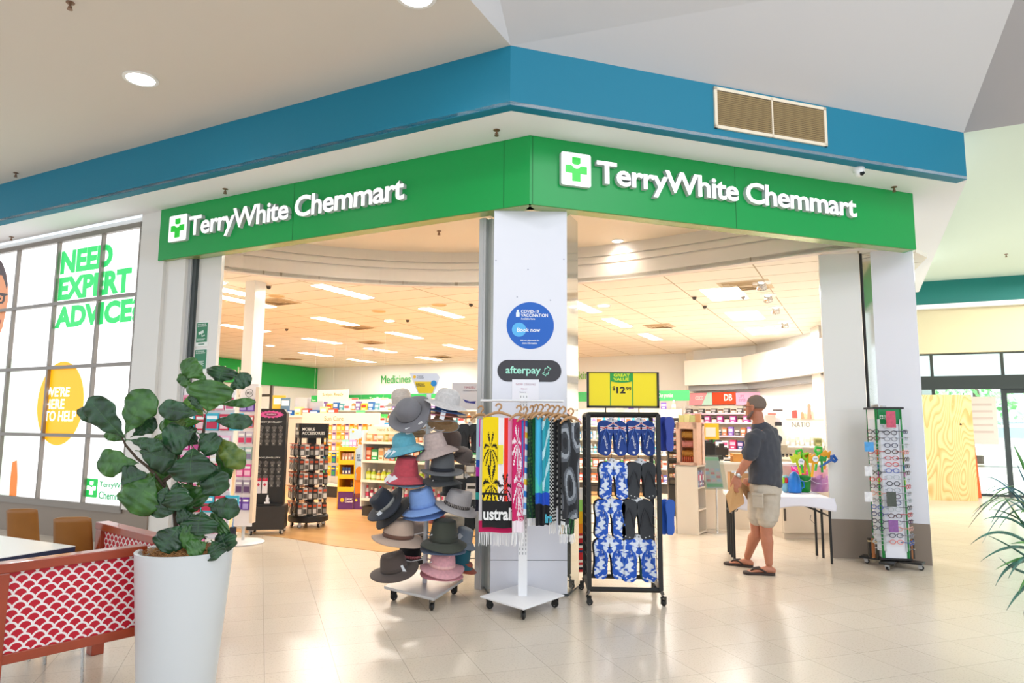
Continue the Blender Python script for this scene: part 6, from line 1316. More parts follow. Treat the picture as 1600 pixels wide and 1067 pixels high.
M_SHELF = mat('white_shelf', '#f3efe8', .4); M_SHB = mat('shelf_back', '#ebe2d2', .6); M_CAB = mat('cream_laminate', '#e3d6c5', .35)
def frame(xpx, ypx, rot): 
    p = flo(xpx, ypx); return Matrix.Translation((p.x, p.y, 0)) @ rz(rot)
def local(Mx, x, y, v=0.0):
    "pixel to the local x, z of the unit's front plane"
    o_ = Mx @ Vector((0, v, 0)); d = Mx.to_3x3() @ Vector((1, 0, 0)); return Mx.inverted() @ onv(x, y, o_, degrees(atan2(d.x, d.y)))
def unit(name, lab, cat, Mx, W, D, zs, top, base=.14, back=True, sides=True, m_=None, basem=None, ticket='#f8f0dc', glassback=False):
    T = thing(name, lab, cat, Mx.to_translation(), Mx.to_euler()); m_ = m_ or M_SHELF
    if back: g = MB(); g.bx(0, W, D-.02, D, base, top); g.build('back_panel', M_SHB, T, smooth=0)
    if sides:
        for x in (0, W-.02): g = MB(); g.bx(x, x+.02, 0, D, base, top); g.build('side_panel', m_, T, smooth=0)
    g = MB(); g.bx(.01, W-.01, .04, D, 0, base); g.build('plinth', basem or mat('dark_plinth', '#3b3733', .6), T, smooth=0)
    for z in zs:
        g = MB(); g.bx(.0, W, .0, D-.02, z-.025, z); s = g.build('shelf', m_, T, smooth=0)
        g = MB(); g.bx(.0, W, -.006, 0, z-.035, z+.004); g.build('ticket_strip', C(ticket, .5), s, smooth=0)
    return T
def board(name, lab, cat, Mx, x0, x1, z0, z1, y, col, words=None, wcol='#4f8a50', wbox=None, th=.01, group=None, bold=.01, rough=.5):
    T = thing(name, lab, cat, Mx @ Vector(((x0+x1)/2, y, z0)), Mx.to_euler(), group); W = (x1-x0)/2; H = z1-z0
    g = MB(); g.bx(-W, W, 0, th, 0, H); g.build('board', C(col, rough), T, smooth=0)
    if words:
        a = wbox or (.15, .85, .3, .7); text('words', words, C(wcol, .5), T, -W+2*W*a[0], H*a[2], w=2*W*(a[1]-a[0]), h=H*(a[3]-a[2]), y=-.002, depth=.002, bold=bold)
    return T
RL = ROTL
# ---- U1 gondola behind the hat stand
M1 = frame(562, 806, RL); W1 = 2.3
zz = [local(M1, 575, y)[2] for y in (779, 750, 719, 690)]
u1 = unit('gondola_shelf', 'cream gondola of skin care behind the sun hat stand', 'shelf', M1, W1, .42, zz, 1.36, .15)
g = MB(); g.bx(.12, W1, -.01, .01, 1.3, 1.42); g.build('header_board', C('#f3e6d0'), u1, smooth=0, bevel=0); text('header_words', 'Hand & Body', C('#b9a55a'), u1, .3, 1.335, w=.42, h=.06, y=-.012, depth=.002)
wh = 'of gondola behind hats'
rowp(M1, .03, W1-.1, .1, zz[0], [it('bottle', .06, .2, 'pink capped white', '#f1e6e2', '#e0486a', '#c8203c'), it('bottle', .055, .17, 'crimson', '#c0284c', '#f4e8e8'), it('tube', .05, .16, 'white', '#f3f1ee', '#d84a6c')], 'on the lowest shelf '+wh, 'skin care on the gondola', .03)
rowp(M1, .03, W1-.1, .1, zz[1], [it('bottle', .09, .18, 'yellow', '#d6d81c', '#f0ee9a', '#e8e6d8'), it('bottle', .09, .17, 'lime', '#b9cf1e', '#eef0b0', '#f3f0d0'), it('bottle', .08, .15, 'amber', '#d8a22c', '#f5e9c0', '#f7f2df')], 'on the second shelf '+wh, 'skin care on the gondola', .015)
rowp(M1, .03, W1-.1, .1, zz[2], [it('box', .1, .2, 'orange', '#e0531c', '#f3c9a8', '#f8e8d0'), it('box', .12, .17, 'green', '#3aa85c', '#d9f0dc', '#f8f8f0'), it('box', .1, .19, 'cream', '#efdcb8', '#e0a060', '#d08040'), it('box', .09, .2, 'peach', '#efc9a0', '#ffffff', '#c0682c')], 'on the third shelf '+wh, 'skin care on the gondola', .015)
rowp(M1, .03, W1-.1, .1, zz[3], [it('box', .12, .14, 'apricot', '#eab37a', '#f6e6c8', '#cf7d3a'), it('bottle', .06, .19, 'coral', '#e07a64', '#f6dcd2'), it('box', .13, .13, 'wheat', '#e3cf9c', '#ffffff', '#b9602c'), it('bottle', .06, .2, 'olive', '#b3a72c', '#efe9b8')], 'on the fourth shelf '+wh, 'skin care on the gondola', .018)
M1b = M1 @ tr(0, 0, 0)
rowp(M1b, .3, 1.6, .2, 1.36, [it('box', .1, .12, 'sky blue', '#3aa0dc', '#e4f4fc'), it('jar', .1, .1, 'teal', '#2a9aa0', '#e0f4f4'), it('bottle', .06, .16, 'rose', '#e08aa0', '#f8e8ec')], 'on top '+wh, 'products on top of the gondola', .03, maxn=9)
# ---- U2 sun care pegs behind the cardboard display
M2 = frame(497, 776, RL); z2 = [local(M2, 515, y)[2] for y in (757, 742, 722, 702, 684)]
u2 = unit('peg_wall_unit', 'white peg wall of yellow sun care packs behind cardboard display', 'shelf', M2, 1.35, .35, z2[:1], 1.5, .25)
g = MB(); g.bx(-.5, 1.5, -.02, 0, 1.46, 1.68); g.build('header_board', C('#f6ead6'), u2, smooth=0); text('header_words', 'Sun Care', C('#9a8a50'), u2, .1, 1.52, w=.5, h=.09, y=-.024, depth=.002)
for r_, z in enumerate((.42, .68, .92, 1.14, 1.32)):
    nm = ['lowest', 'second', 'third', 'fourth', 'top'][r_]
    rowp(M2, .05, 1.25, .05, z, [it('pack', .1, .2, 'navy', '#1f4f9a', '#3a9a5a', '#f0c828'), it('pack', .09, .2, 'yellow', '#f0c01c', '#e88c1c', '#f7ea9c')] if r_ in (0, 1) else [it('pack', .1, .17, 'golden yellow', '#edb81a', '#f3dc8a', '#e88a1c'), it('pack', .08, .17, 'orange', '#e8931c', '#f6da6a', '#ffffff'), it('pack', .09, .17, 'lilac', '#c8a0b8', '#ffffff', '#6a4a80')], 'in the %s row of the sun care peg wall' % nm, 'sun care packs on the peg wall', .02)
# ---- U3 dispensary shelves near the back wall
M3 = frame(455, 738, RL); M3 = Matrix.Translation(SL(-12.5, 10.4)) @ rz(RL)
L3 = lambda x, y: local(M3, x, y)
z3 = [L3(560, 660)[2], L3(560, 641)[2]]; x3a, x3b = L3(462, 640)[0], L3(745, 640)[0]
M3 = M3 @ tr(x3a, 0, 0); W3 = x3b-x3a
u3 = unit('dispensary_shelf', 'long white dispensary shelving near the back wall', 'shelf', M3, W3, .4, [z3[0]-.9, z3[0]-.45, z3[0], z3[1]], z3[1]+.33, .15)
for k, z in enumerate((z3[0]-.9, z3[0]-.45, z3[0], z3[1])):
    rowp(M3, .1, W3-.2, .12, z, [it('box', .18, .24, 'blue', '#2f6fb8', '#e6eef8'), it('box', .14, .2, 'teal', '#4a9aa8', '#e0f0f0'), it('box', .2, .16, 'white', '#f0f0f0', '#c84040'), it('bottle', .12, .26, 'orange', '#e0782c', '#f8e8d0'), it('box', .16, .26, 'purple', '#7a5aa0', '#f0e8f8'), it('box', .2, .2, 'yellow', '#e8c83a', '#d84030')], 'on %s shelf of the dispensary wall' % ['the lowest', 'the second', 'the third', 'the top'][k], 'medicines on the dispensary shelves', .05, maxn=30)
MBk = Matrix.Translation(SL(0, 13.97)) @ rz(RL)
def lB(x, y): return local(MBk, x, y)
a, b = lB(505, 617), lB(748, 632)
g_ = board('green_band', 'green header band across the back wall above the medicines', 'sign', MBk, lB(503, 617)[0], lB(1, 1)[0] if False else lB(750, 617)[0], lB(560, 632)[2], lB(560, 617)[2], -.1, '#2fb35c', 'Top Deals', '#e9f8ee', (.34, .44, .35, .75))
for (x0, x1, y0, y1, c1_, lab) in ((544, 564, 622, 631, '#e8573a', 'orange and white price cards left of centre under back green band'), (588, 610, 622, 632, '#f08a4a', 'orange and white price cards right of centre under back green band')):
    T = board('price_card', lab, 'sign', MBk, lB(x0, y0)[0], lB(x1, y0)[0], lB(x0, y1)[2], lB(x0, y0)[2], -.14, '#f6eee6'); W_ = (lB(x1, y0)[0]-lB(x0, y0)[0])/2; g = MB(); g.bx(0, W_*.95, -.004, 0, .03, (lB(x0, y0)[2]-lB(x0, y1)[2])*.9); g.build('orange_half', C(c1_), T, smooth=0)
def wtext(nm, s, x0, x1, yb, yt, lab, col, Fn, Mx, y=-.02, bold=.0):
    T = thing(nm, lab, 'lettering', Mx @ Vector((Fn(x0, yb)[0], y, Fn(x0, yb)[2])), Mx.to_euler()); text('letters', s, C(col, .5), T, 0, 0, w=Fn(x1, yb)[0]-Fn(x0, yb)[0], h=Fn(x0, yt)[2]-Fn(x0, yb)[2], depth=.01, bold=bold)
wtext('wall_lettering', 'Medicines', 596, 642, 599, 587, 'green word Medicines on the white back wall', '#35b25a', lB, MBk)
wtext('wall_lettering', 'Skincare', 898, 945, 593, 580, 'green word for skin products on the back wall right of the pillar', '#7ac860', lB, MBk)
board('green_banner', 'green banner with white logo above shelves left of cosmetics', 'sign', MBk @ tr(0, -2, 0), local(MBk @ tr(0, -2, 0), 903, 610)[0], local(MBk @ tr(0, -2, 0), 1077, 610)[0], local(MBk @ tr(0, -2, 0), 1050, 626)[2], local(MBk @ tr(0, -2, 0), 1050, 610)[2], 0, '#43b96c', 'Our promise', '#eaf8ef', (.74, .86, .2, .75), .03)
# hanging signs
MH = Matrix.Translation(SL(-8.5, 6.5)) @ rz(RL); lH = lambda x, y: local(MH, x, y)
board('scripts_sign', 'cream hanging sign reading Scripts Ready', 'sign', MH, lH(496, 625)[0], lH(544, 625)[0], lH(520, 626)[2], lH(520, 609)[2], 0, '#f3e7cd', 'Scripts Ready', '#8a8440', (.16, .84, .35, .72))
SCR = bpy.data.objects['scripts_sign']
for i, (x0, x1, y0, y1, lab) in enumerate(((530, 543, 648, 660, 'bright green hanging ticket below the Scripts Ready sign'), (556, 570, 641, 652, 'pale green hanging ticket right of the bright one'), (592, 605, 647, 653, 'green ticket partly behind grey hat'), (486, 495, 618, 628, 'small green ticket left of Scripts Ready sign'))):
    board('shelf_ticket', lab, 'sign', MH, lH(x0, y1)[0], lH(x1, y1)[0], lH(x0, y1)[2], lH(x0, y0)[2], .0, ['#2fc04c', '#62cf86', '#34b850', '#22a04a'][i], 'Save', '#eaffef', (.2, .8, .15, .4), group='green shelf tickets')
for o_ in [o for o in bpy.data.objects if o.name.split('.')[0] in ('scripts_sign', 'shelf_ticket')]:
    g = MB(); hz_ = 3.5-o_.location.z; g.tube([(0, .005, .02), (0, .005, hz_)], .0015, 4); g.build('hanging_wire', M_ALU, o_)
# dispensary counter, screens
MD = Matrix.Translation(SL(-10.8, 7.2)) @ rz(RL); lD = lambda x, y: local(MD, x, y)
T = thing('dispensary_counter', 'cream dispensary counter behind the black carousels', 'counter', MD @ Vector((lD(405, 660)[0], 0, 0)), RL); Wd = lD(520, 660)[0]-lD(405, 660)[0]
g = MB(); g.bx(0, Wd, 0, .6, 0, lD(460, 652)[2]); g.build('body', M_CAB, T, smooth=0); g = MB(); g.bx(-.03, Wd+.03, -.03, .63, lD(460, 652)[2], lD(460, 650)[2]+.02); g.build('worktop', M_SHELF, T, smooth=0)
ztop_ = lD(460, 650)[2]+.02
for (x, lab, w_, h_, col) in ((462, 'grey computer screen on the dispensary counter, left one', .5, .33, '#c9cdd2'), (482, 'grey computer screen on the dispensary counter, right one', .5, .3, '#b9bec6')):
    t = thing('computer_screen', lab, 'screen', MD @ Vector((lD(x, 650)[0], .2, ztop_)), RL); g = MB(); g.bx(-w_/2, w_/2, 0, .03, .1, .1+h_); g.build('panel', C(col), t, smooth=0); g = MB(); g.bx(-.03, .03, .0, .03, 0, .12); g.bx(-.12, .12, -.05, .1, 0, .012); g.build('foot', C('#8a9096'), t, smooth=0)
rowp(MD @ tr(lD(443, 650)[0], 0, 0), 0, lD(520, 650)[0]-lD(443, 650)[0], .1, ztop_, [it('box', .26, .12, 'blue', '#1f62b8', '#e4ecf6'), it('box', .2, .2, 'lemon', '#ece4a0', '#ffffff', '#e8a03c'), it('box', .2, .16, 'red', '#d8402c', '#ffffff')], 'on the dispensary counter', 'boxes on the dispensary counter', .05, maxn=7)
# left wall green band, dark window frame
MLW = Matrix.Translation(SL(-15.47, 0)) @ rz(ROTL-pi/2)
gb = MB(); zb2_ = 2.74; gb.bx(-14, -.5, -.03, 0, zb2_, 3.49) ; 
T = thing('green_wall_panel', 'bright green upper panel along the left shop wall', 'wall panel', SL(-15.4, 0), ROTL); g = MB(); g.bx(-.05, 0, .5, 14, zb2_, 3.49); g.build('panel', mat('bright_green_panel', '#10b04c', .5), T, smooth=0)
text('letters', 'Health', C('#f4fbf6', .4), T, 0, 0, w=1.2, h=.3, depth=.02, M=tr(.01, 9.6, 2.95) @ rz(pi/2), bold=.01)
q = flo(418, 742); T = thing('dark_shelf_frame', 'dark grey metal frame standing before the left wall', 'frame', (q.x, q.y, 0), ROTL)
s_px = q.y/1083; g = MB(); zt0, zt1 = dep(418, 640, q).z, dep(418, 602, q).z; g.bx(-.04, .04, -.03, .03, 0, zt1); g.bx(-1.3, .0, -.02, .02, dep(410, 617, q).z-.04, dep(410, 617, q).z+.03); g.build('upright', C('#55504c'), T, smooth=0)
for (x, yb, yt, w_, cn, col, lab_) in ((430, 637, 620, .32, 'x', '#d9b23a', 'yellow and white leaflet standing above the jewellery tower'), (440, 637, 624, .22, 'y', '#5b7a90', 'slate blue carton above the jewellery tower')):
    p = aty(x, yb, 12.5); p = MD @ Vector((lD(x, 650)[0], .1, ztop_)); t = thing('display_card', lab_, 'card', p, 0); g = MB(); h_ = (651-yt)/1083*p.y; g.bx(-w_/2, w_/2, 0, .03, 0, h_); g.build('card', C(col), t, smooth=0); g = MB(); g.bx(-w_*.4, w_*.4, -.002, 0, h_*.55, h_*.85); g.build('print', C('#f2f4f0'), t, smooth=0)
# ---- white square column
q = SL(0, 0); cxp = flo(400, 441, 3.5); T = struct(bpy.data.objects.new('wall_column', None), 'slim white square column inside the shop'); COL.objects.link(T); T.location = (cxp.x, cxp.y, 0); T.rotation_euler = (0, 0, ROTL)
g = MB(); g.bx(-.1, .1, -.1, .1, 0, 3.5); g.build('column', M_PANELW, T, smooth=0, bevel=.004)
# ---- black jewellery tower
JB = flo(414, 836); rot = radians(11); T = thing('jewellery_tower', 'tall black body jewellery tower on wheeled black cube', 'display stand', (JB.x, JB.y, 0), rot)
kx = JB.y/1083; 
g = MB(); g.bx(-.235, .235, -.02, .34, .07, .37); g.build('cube_base', mat('brown_black_laminate', '#2f2925', .4), T, smooth=0, bevel=.004)
for x, y in ((-.19, .02), (.19, .02), (-.19, .3), (.19, .3)): castor(T, x, y, .07, .03, x*5, metal=M_ALU)
g = MB(); g.bx(-.19, .19, .02, .34, .37, .4); g.prism([(-.19, .4), (.19, .4), (.19, 1.6), (.15, 1.65), (-.19, 1.65)], .1, .34); g.bx(-.235, -.19, .02, .33, .37, 1.18); g.build('tower', M_BLACK, T, smooth=0)
g = MB(); n = 36; g.prism([(-.01+(.17 if k % 2 == 0 else .135)*cos(2*pi*k/n), 1.575+(.052 if k % 2 == 0 else .04)*sin(2*pi*k/n)) for k in range(n)], .094, .1); st_ = g.build('pink_starburst', C('#e0559a'), T, smooth=0)
g = MB(); disc(g, -.01, 1.575, .09, .091, .094, 28, .026); g.build('starburst_centre', C('#8a2a58'), st_, smooth=0); text('starburst_word', 'Jewellery', C('#f6dce8'), st_, -.07, 1.563, w=.12, h=.026, y=.089, depth=.001)
text('heading', 'BODY JEWELLERY', C('#d8d6d0'), T, -.155, 1.455, w=.29, h=.026, y=.098, depth=.001, bold=.02); text('heading', 'NOSE JEWELLERY', C('#d8d6d0'), T, -.155, .985, w=.29, h=.024, y=.098, depth=.001, bold=.02)
me = None; MJ = Matrix.Translation((JB.x, JB.y, 0)) @ rz(rot)
g = MB(); g.bx(-.02, .02, -.004, .004, -.045, .0, 0); g.bx(-.03, .03, -.006, .003, .0, .03, 0); g.ball((0, -.008, -.02), .008, 8, 5, 1); g.tube([(-.01, -.004, .03), (0, -.03, .045), (.01, -.004, .03)], .002, 4, 1); pk_me = g.mesh('jewellery_pack', [C('#5f5b58'), M_STEEL])
for r_, z in enumerate((1.385, 1.295, 1.205, .92, .83, .74, .655)):
    for c_ in range(4):
        if r_ == 6 and c_ < 2: continue
        o = bpy.data.objects.new('jewellery_pack', pk_me); COL.objects.link(o); o.matrix_world = MJ @ tr(-.13+.084*c_, .092, z); tag(o, 'jewellery pack on black tower, %s row from top, %s from left' % (ORD[r_], ORD[c_]), 'jewellery pack', 'jewellery packs on the tower')
for c_ in range(2):
    t = thing('care_spray_pack', 'white and red care pack on jewellery tower, %s one' % ('left', 'right')[c_], 'pack', MJ @ Vector((-.13+.084*c_, .085, .53)), rot); g = MB(); g.bx(-.035, .035, 0, .012, 0, .2); g.build('card', C('#ece6ea'), t, smooth=0); g = MB(); g.bx(-.035, .035, -.002, 0, .16, .2); g.bx(-.02, .02, -.002, 0, .105, .117); g.bx(-.006, .006, -.002, 0, .09, .132); g.build('red_print', C('#d0264a'), t, smooth=0)
t = thing('spray_bottle', 'tiny white spray bottle on ledge of jewellery tower', 'bottle', MJ @ Vector((.0, .06, .4)), rot); g = MB(); g.lathe([(.022, 0), (.022, .07), (.01, .085), (.01, .11), (0, .112)], 14); g.build('bottle', C('#f0eef2'), t); g = MB(); g.bx(-.035, .035, -.03, -.026, 0, .025); g.build('ticket', C('#f0eef2'), t, smooth=0)
# ---- mobile accessory carousel
MC_ = flo(473, 826); MC_.y += .25; T = thing('accessory_carousel', 'black four sided phone accessory carousel on round wheeled base', 'display stand', (MC_.x, MC_.y, 0), radians(25))
g = MB(); g.lathe([(.27, .08), (.28, .09), (.28, .15), (.26, .17), (0, .17)], 36); g.build('round_base', M_BLACK, T)
for k in range(5): castor(T, .22*cos(k*1.257+.3), .22*sin(k*1.257+.3), .085, .028, k, metal=M_ALU)
g = MB(); g.bx(-.06, .06, -.06, .06, .17, 1.44); g.build('core', M_BLACK, T, smooth=0)
for k in range(4):
    g = MB(); g.M = rz(pi/2*k); g.bx(-.2, .2, -.2, -.19, 1.25, 1.46); fc = g.build('header_panel', M_BLACK, T, smooth=0)
    if k in (0, 3): text('header_words', ['MOBILE\nACCESSORIES', '', '', 'PHONE\nACCESSORIES'][k], C('#eeeae2'), fc, -.17, 1.3, w=.32, h=.1, y=-.202, depth=.001, bold=.02, M=rz(pi/2*k))
    g = MB(); g.M = rz(pi/2*k+pi/4); g.bx(-.025, .025, -.27, -.262, .17, 1.46); cr_ = g.build('corner_strip', M_BLACK, T, smooth=0)
    text('strip_words', 'PHONE  |  CABLES  |  CHARGERS  |  EARPHONES', C('#d8d4cc'), cr_, 0, 0, w=1.2, h=.022, depth=.001, bold=.01, M=rz(pi/2*k+pi/4) @ tr(.01, -.2725, .2) @ ry(-pi/2))
MCM = Matrix.Translation((MC_.x, MC_.y, 0)) @ rz(radians(25))
for k, sn in ((0, 'right'), (3, 'left')):
    for r_, z in enumerate((1.0, .8, .6, .4, .19)):
        its = [it('pack', .055, .16, 'black', '#26221f', '#8a8680', '#c04a20'), it('pack', .055, .16, 'white', '#cfc9c4', '#4a4642', '#d85a28'), it('pack', .055, .16, 'grey', '#6a6460', '#d8d4d0', '#c04a20')]
        for dy, dn in ((0, 'front'), (.07, 'rear')):
            rowp(MCM @ rz(pi/2*k), -.19+.02*r_*0, .17, -.26+dy, z, its if r_ % 2 else its[::-1], 'in %s layer, %s tier, %s face of phone carousel' % (dn, ORD[r_], sn), 'phone accessories on the carousel', .012, maxn=6)
        g = MB(); g.M = rz(pi/2*k)
        for xx in (-.14, -.05, .04, .13): g.tube([(xx, -.06, z+.165), (xx, -.29, z+.168)], .003, 4)
        o = g.build('pegs', C('#b0491e'), T)
# ---- cardboard sun cream display
CCp = flo(535, 796); rot = radians(-2); T = thing('cardboard_display', 'yellow and purple cardboard sunscreen display with pale blue header', 'display stand', (CCp.x, CCp.y, 0), rot); k = CCp.y/1083
lC = lambda x, y: (Matrix.Translation((CCp.x, CCp.y, 0)) @ rz(rot)).inverted() @ onv(x, y, CCp, 92)
xa, xb = lC(527, 790)[0], lC(552, 790)[0]; xs = lC(566, 790)[0]; D_ = .42
M_YC = mat('yellow_card', '#f4b81a', .7); M_OC = mat('orange_card', '#e08a1c', .7); M_PC = mat('purple_card', '#5b2a6e', .6); M_BC = mat('pale_blue_card', '#a9c3da', .6)
zl = [lC(540, y)[2] for y in (765, 745, 723, 702)]
g = MB(); g.bx(xa, xb, 0, D_, 0, zl[0]-.0); g.build('purple_base', M_PC, T, smooth=0)
for z in zl: g = MB(); g.bx(xa, xb, 0, D_, z-.0, z+.012); g.bx(xa, xb, -.008, 0, z-.03, z+.045); g.build('yellow_ledge', M_YC, T, smooth=0)
g = MB(); g.bx(xa-.01, xa+.012, 0, D_, 0, zl[3]+.04); g.bx(xb-.012, xb+.0, 0, D_, 0, zl[3]+.03); g.build('side_wall', M_YC, T, smooth=0); g = MB(); g.bx(xa, xb, D_-.01, D_, 0, zl[3]+.05); g.build('orange_back', M_OC, T, smooth=0)
zt1 = lC(545, 669)[2]; g = MB(); g.prism([(xa+.06, zl[3]), (xb+.02, zl[3]), (xs, zl[3]+.1), (xs, zt1-.08), (xa+.12, zt1), (xa+.06, zt1-.02)], D_-.012, D_); hp4 = g.build('header_card', M_BC, T, smooth=0)
g = MB(); disc(g, xa+.12, zt1-.06, .022, D_-.016, D_-.012, 9); g.build('sun_mark', C('#f0b81c'), hp4, smooth=0)
g = MB()
for j, (x, z, s) in enumerate(((xa+.18, zt1-.23, .035), (xa+.25, zt1-.21, .03), (xa+.31, zt1-.19, .04), (xa+.37, zt1-.21, .03))): disc(g, x, z, s, D_-.015-.0005*j, D_-.012, 16); g.prism([(x-s, z-s*2.6), (x+s, z-s*2.6), (x+s*.6, z-s*.8), (x-s*.6, z-s*.8)], D_-.015, D_-.012)
g.build('printed_people', C('#d8832c'), hp4, smooth=0)
# side wing
g = MB(); P3 = [(xb, 0), (xs, 0), (xs, zl[3]+.15), (xb+.08, zl[3]+.06), (xb, zl[3]-.0)]; g.M = tr(0, .02, 0); g.prism(P3, 0, .01); wg = g.build('side_wing', M_BC, T, smooth=0)
g = MB(); g.bx(xb, xs, .012, .02, 0, zl[0]-.06); g.build('purple_foot', M_PC, wg, smooth=0); g = MB(); disc(g, (xb+xs)/2, .55, .05, .012, .02, 20, .1); g.prism([(xb+.02, .2), (xs-.03, .2), (xs-.02, .5), (xb+.01, .5)], .012, .02); disc(g, (xb+xs)/2, .65, .06, .014, .02, 20, .08); g.build('printed_figure', C('#d07a20'), wg, smooth=0)
for (x, w_, par) in ((xa+.03, .05, T), (xb+.015, .03, wg)): g = MB(); disc(g, x+w_, .16, w_*.7, -.004 if par is T else .008, .0 if par is T else .012, 9); g.build('sun_mark', C('#f3bd22'), par, smooth=0)
text('base_words', 'Cancer\nCouncil', C('#f0eaf2'), T, xa+.13, .12, w=.13, h=.08, y=-.003, depth=.002, bold=.03); text('wing_words', 'BE SUN\nSMART\nOUTDOORS', C('#3c4a70'), wg, xb+.03, .82, w=.1, h=.12, y=.018, depth=.002, bold=.02)
MCC = Matrix.Translation((CCp.x, CCp.y, 0)) @ rz(rot)
rowp(MCC, xa+.02, xb-.04, .1, zl[3]+.012, [it('box', .055, .15, 'mint', '#8ad8c8', '#d8f4ee')]*2+[it('box', .055, .15, 'lilac', '#c0a0dc', '#efe4f8')]*2, 'on top tier of the cardboard display', 'sunscreens on the cardboard display', .008)
rowp(MCC, xa+.03, xb-.03, .08, zl[2]+.012, [it('tube', .045, .15, 'peach white', '#f0c8b8', '#ffffff')]*3+[it('tube', .045, .15, 'white', '#f0eee8', '#5a6a8a')]*2, 'on the second tier of the cardboard display', 'sunscreens on the cardboard display', .01)
rowp(MCC, xa+.04, xa+.17, .08, zl[1]+.012, [it('tube', .045, .15, 'blue and white', '#2c5aa8', '#f0f0f0', '#f4f4f4')]*2, 'on third tier of the cardboard display', 'sunscreens on the cardboard display', .008)
rowp(MCC, xb-.09, xb-.02, .12, zl[0]+.012, [it('box', .055, .13, 'dark brown', '#4a3326', '#8a6a48')], 'on the lowest tier of the cardboard display', 'sunscreens on the cardboard display', .02)
# ---- hair accessory displays behind the fig
def accdisplay(lab, x0, x1, yt, yb, Y, rotd, packs, side=None, head=None):
    A = aty((x0+x1)/2, yb, Y); W = (x1-x0)/1083*Y; zt_ = aty(x0, yt, Y).z; zb_ = max(.03, aty(x0, yb, Y).z)
    T = thing('accessory_display', lab, 'display stand', (A.x, A.y, 0), radians(rotd)); g = MB(); g.bx(-W/2, W/2, 0, .02, zb_, zt_); g.build('board', C('#efe9ea'), T, smooth=0)
    g = MB(); g.lathe([(.26, 0), (.27, .015), (.25, .03), (.03, .035)], 36); g.build('round_foot', C('#e6e3e4'), T); g = MB(); g.tube([(0, .03, .02), (0, .03, zt_)], .02, 10); g.build('post', M_ALU, T)
    if side: g = MB(); g.bx(W/2-.0, W/2+.04, -.06, .02, zb_+.05, zt_-.04); g.build('cream_edge', C('#ead4bd'), T, smooth=0)
    MX = Matrix.Translation((A.x, A.y, 0)) @ rz(radians(rotd)); z = zt_-(.22 if not side else .34); r_ = 0
    while z > zb_:
        rowp(MX, -W/2+.01, W/2-.03, -.015, z, packs[r_ % len(packs)], 'in row %s of the %s' % (ORD[r_], head), 'hair accessory packs', .012); z -= .2; r_ += 1
        if r_ > 12: break
    return T
ACC = accdisplay('tall white hair accessory panel between fig and jewellery tower', 364, 393, 600, 822, 8.7, -8, [[it('pack', .09, .15, 'purple', '#6a3ab0', '#b0a0e0')], [it('pack', .09, .15, 'coral', '#e0787a', '#6a8ac0', '#ffffff')], [it('pack', .09, .15, 'pale lilac', '#c8c0d0', '#d83a6a')], [it('pack', .09, .16, 'mint', '#a8c8c4', '#8a80a0')], [it('pack', .09, .15, 'hot pink', '#e04a9a', '#f6c8dc')], [it('pack', .09, .16, 'grey violet', '#a89ab0', '#5a3a6a')]], True, 'tall hair accessory panel')
rl = .05; zl_ = ACC_TOP = aty(378, 614, 8.7).z; g = MB(); g.tube([(rl*cos(a), -.004, zl_+rl*sin(a)) for a in [2*pi*k/20 for k in range(21)]], .003, 5); lg_ = g.build('round_logo', C('#4a4644'), ACC); text('logo_letters', 'WCB', C('#4a4644'), lg_, -.035, zl_-.018, w=.07, h=.036, y=-.004, depth=.003, bold=.01)
accdisplay('wide white hair accessory stand with pink packs mostly behind the fig', 268, 356, 606, 870, 7.0, -10, [[it('pack', .1, .15, 'rose', '#e89ab0', '#ffffff', '#d0507a'), it('pack', .1, .15, 'white', '#f2eeee', '#e0709a', '#c04a70'), it('pack', .12, .16, 'orange', '#e8824a', '#f8e0d0')], [it('pack', .14, .17, 'turquoise', '#3ab4cc', '#c82a50', '#ffffff'), it('pack', .1, .16, 'crimson', '#d02a4a', '#f6c8d0')], [it('pack', .1, .15, 'magenta', '#d0208a', '#f0b0d8'), it('pack', .1, .15, 'pale pink', '#f2c4da', '#c04a8a'), it('pack', .09, .15, 'yellow', '#f0d020', '#ffffff')], [it('pack', .1, .15, 'candy pink', '#f080b8', '#ffffff'), it('pack', .1, .15, 'ivory', '#f0e6dc', '#e04a6a')]], False, 'wide hair accessory stand')
q = flo(363, 845); t = thing('polish_bottle', 'small blue and navy bottle standing on the round white foot', 'bottle', (q.x, q.y, .03), 0); g = MB(); g.bx(-.035, .035, -.02, .02, 0, .14); g.build('bottle', C('#1c2338'), t, smooth=0); g = MB(); g.lathe([(.02, .14), (.012, .2), (.012, .24)], 10); g.build('cap', C('#6a9ad0'), t)
# ---- footwear rack behind hats and pillar
q = Vector((aty(724, 900, 7.3).x, 7.3, 0)); T = thing('footwear_rack', 'black wire rack with thongs and slippers between hats and pillar', 'display rack', q, 0)
g = MB()
for x in (-.17, .17): g.tube([(x, 0, .05), (x, 0, 1.75)], .012, 6)
for i in range(15): g.tube([(-.17, 0, .1+i*.11), (.17, 0, .1+i*.11)], .004, 5)
g.build('rack_frame', M_BLACK, T)
g = MB(); g.tube([(-.17, 0, .05), (-.17, .3, .03)], .012, 6); g.tube([(.17, 0, .05), (.17, .3, .03)], .012, 6); g.tube([(-.17, 0, .05), (-.17, -.2, .0)], .012, 6); g.tube([(.17, 0, .05), (.17, -.2, 0)], .012, 6); g.build('feet', M_BLACK, T)
z0, z1 = aty(727, 640, 7.2).z, aty(727, 598, 7.2).z; xl, xr = aty(706, 620, 7.2).x, aty(749, 620, 7.2).x
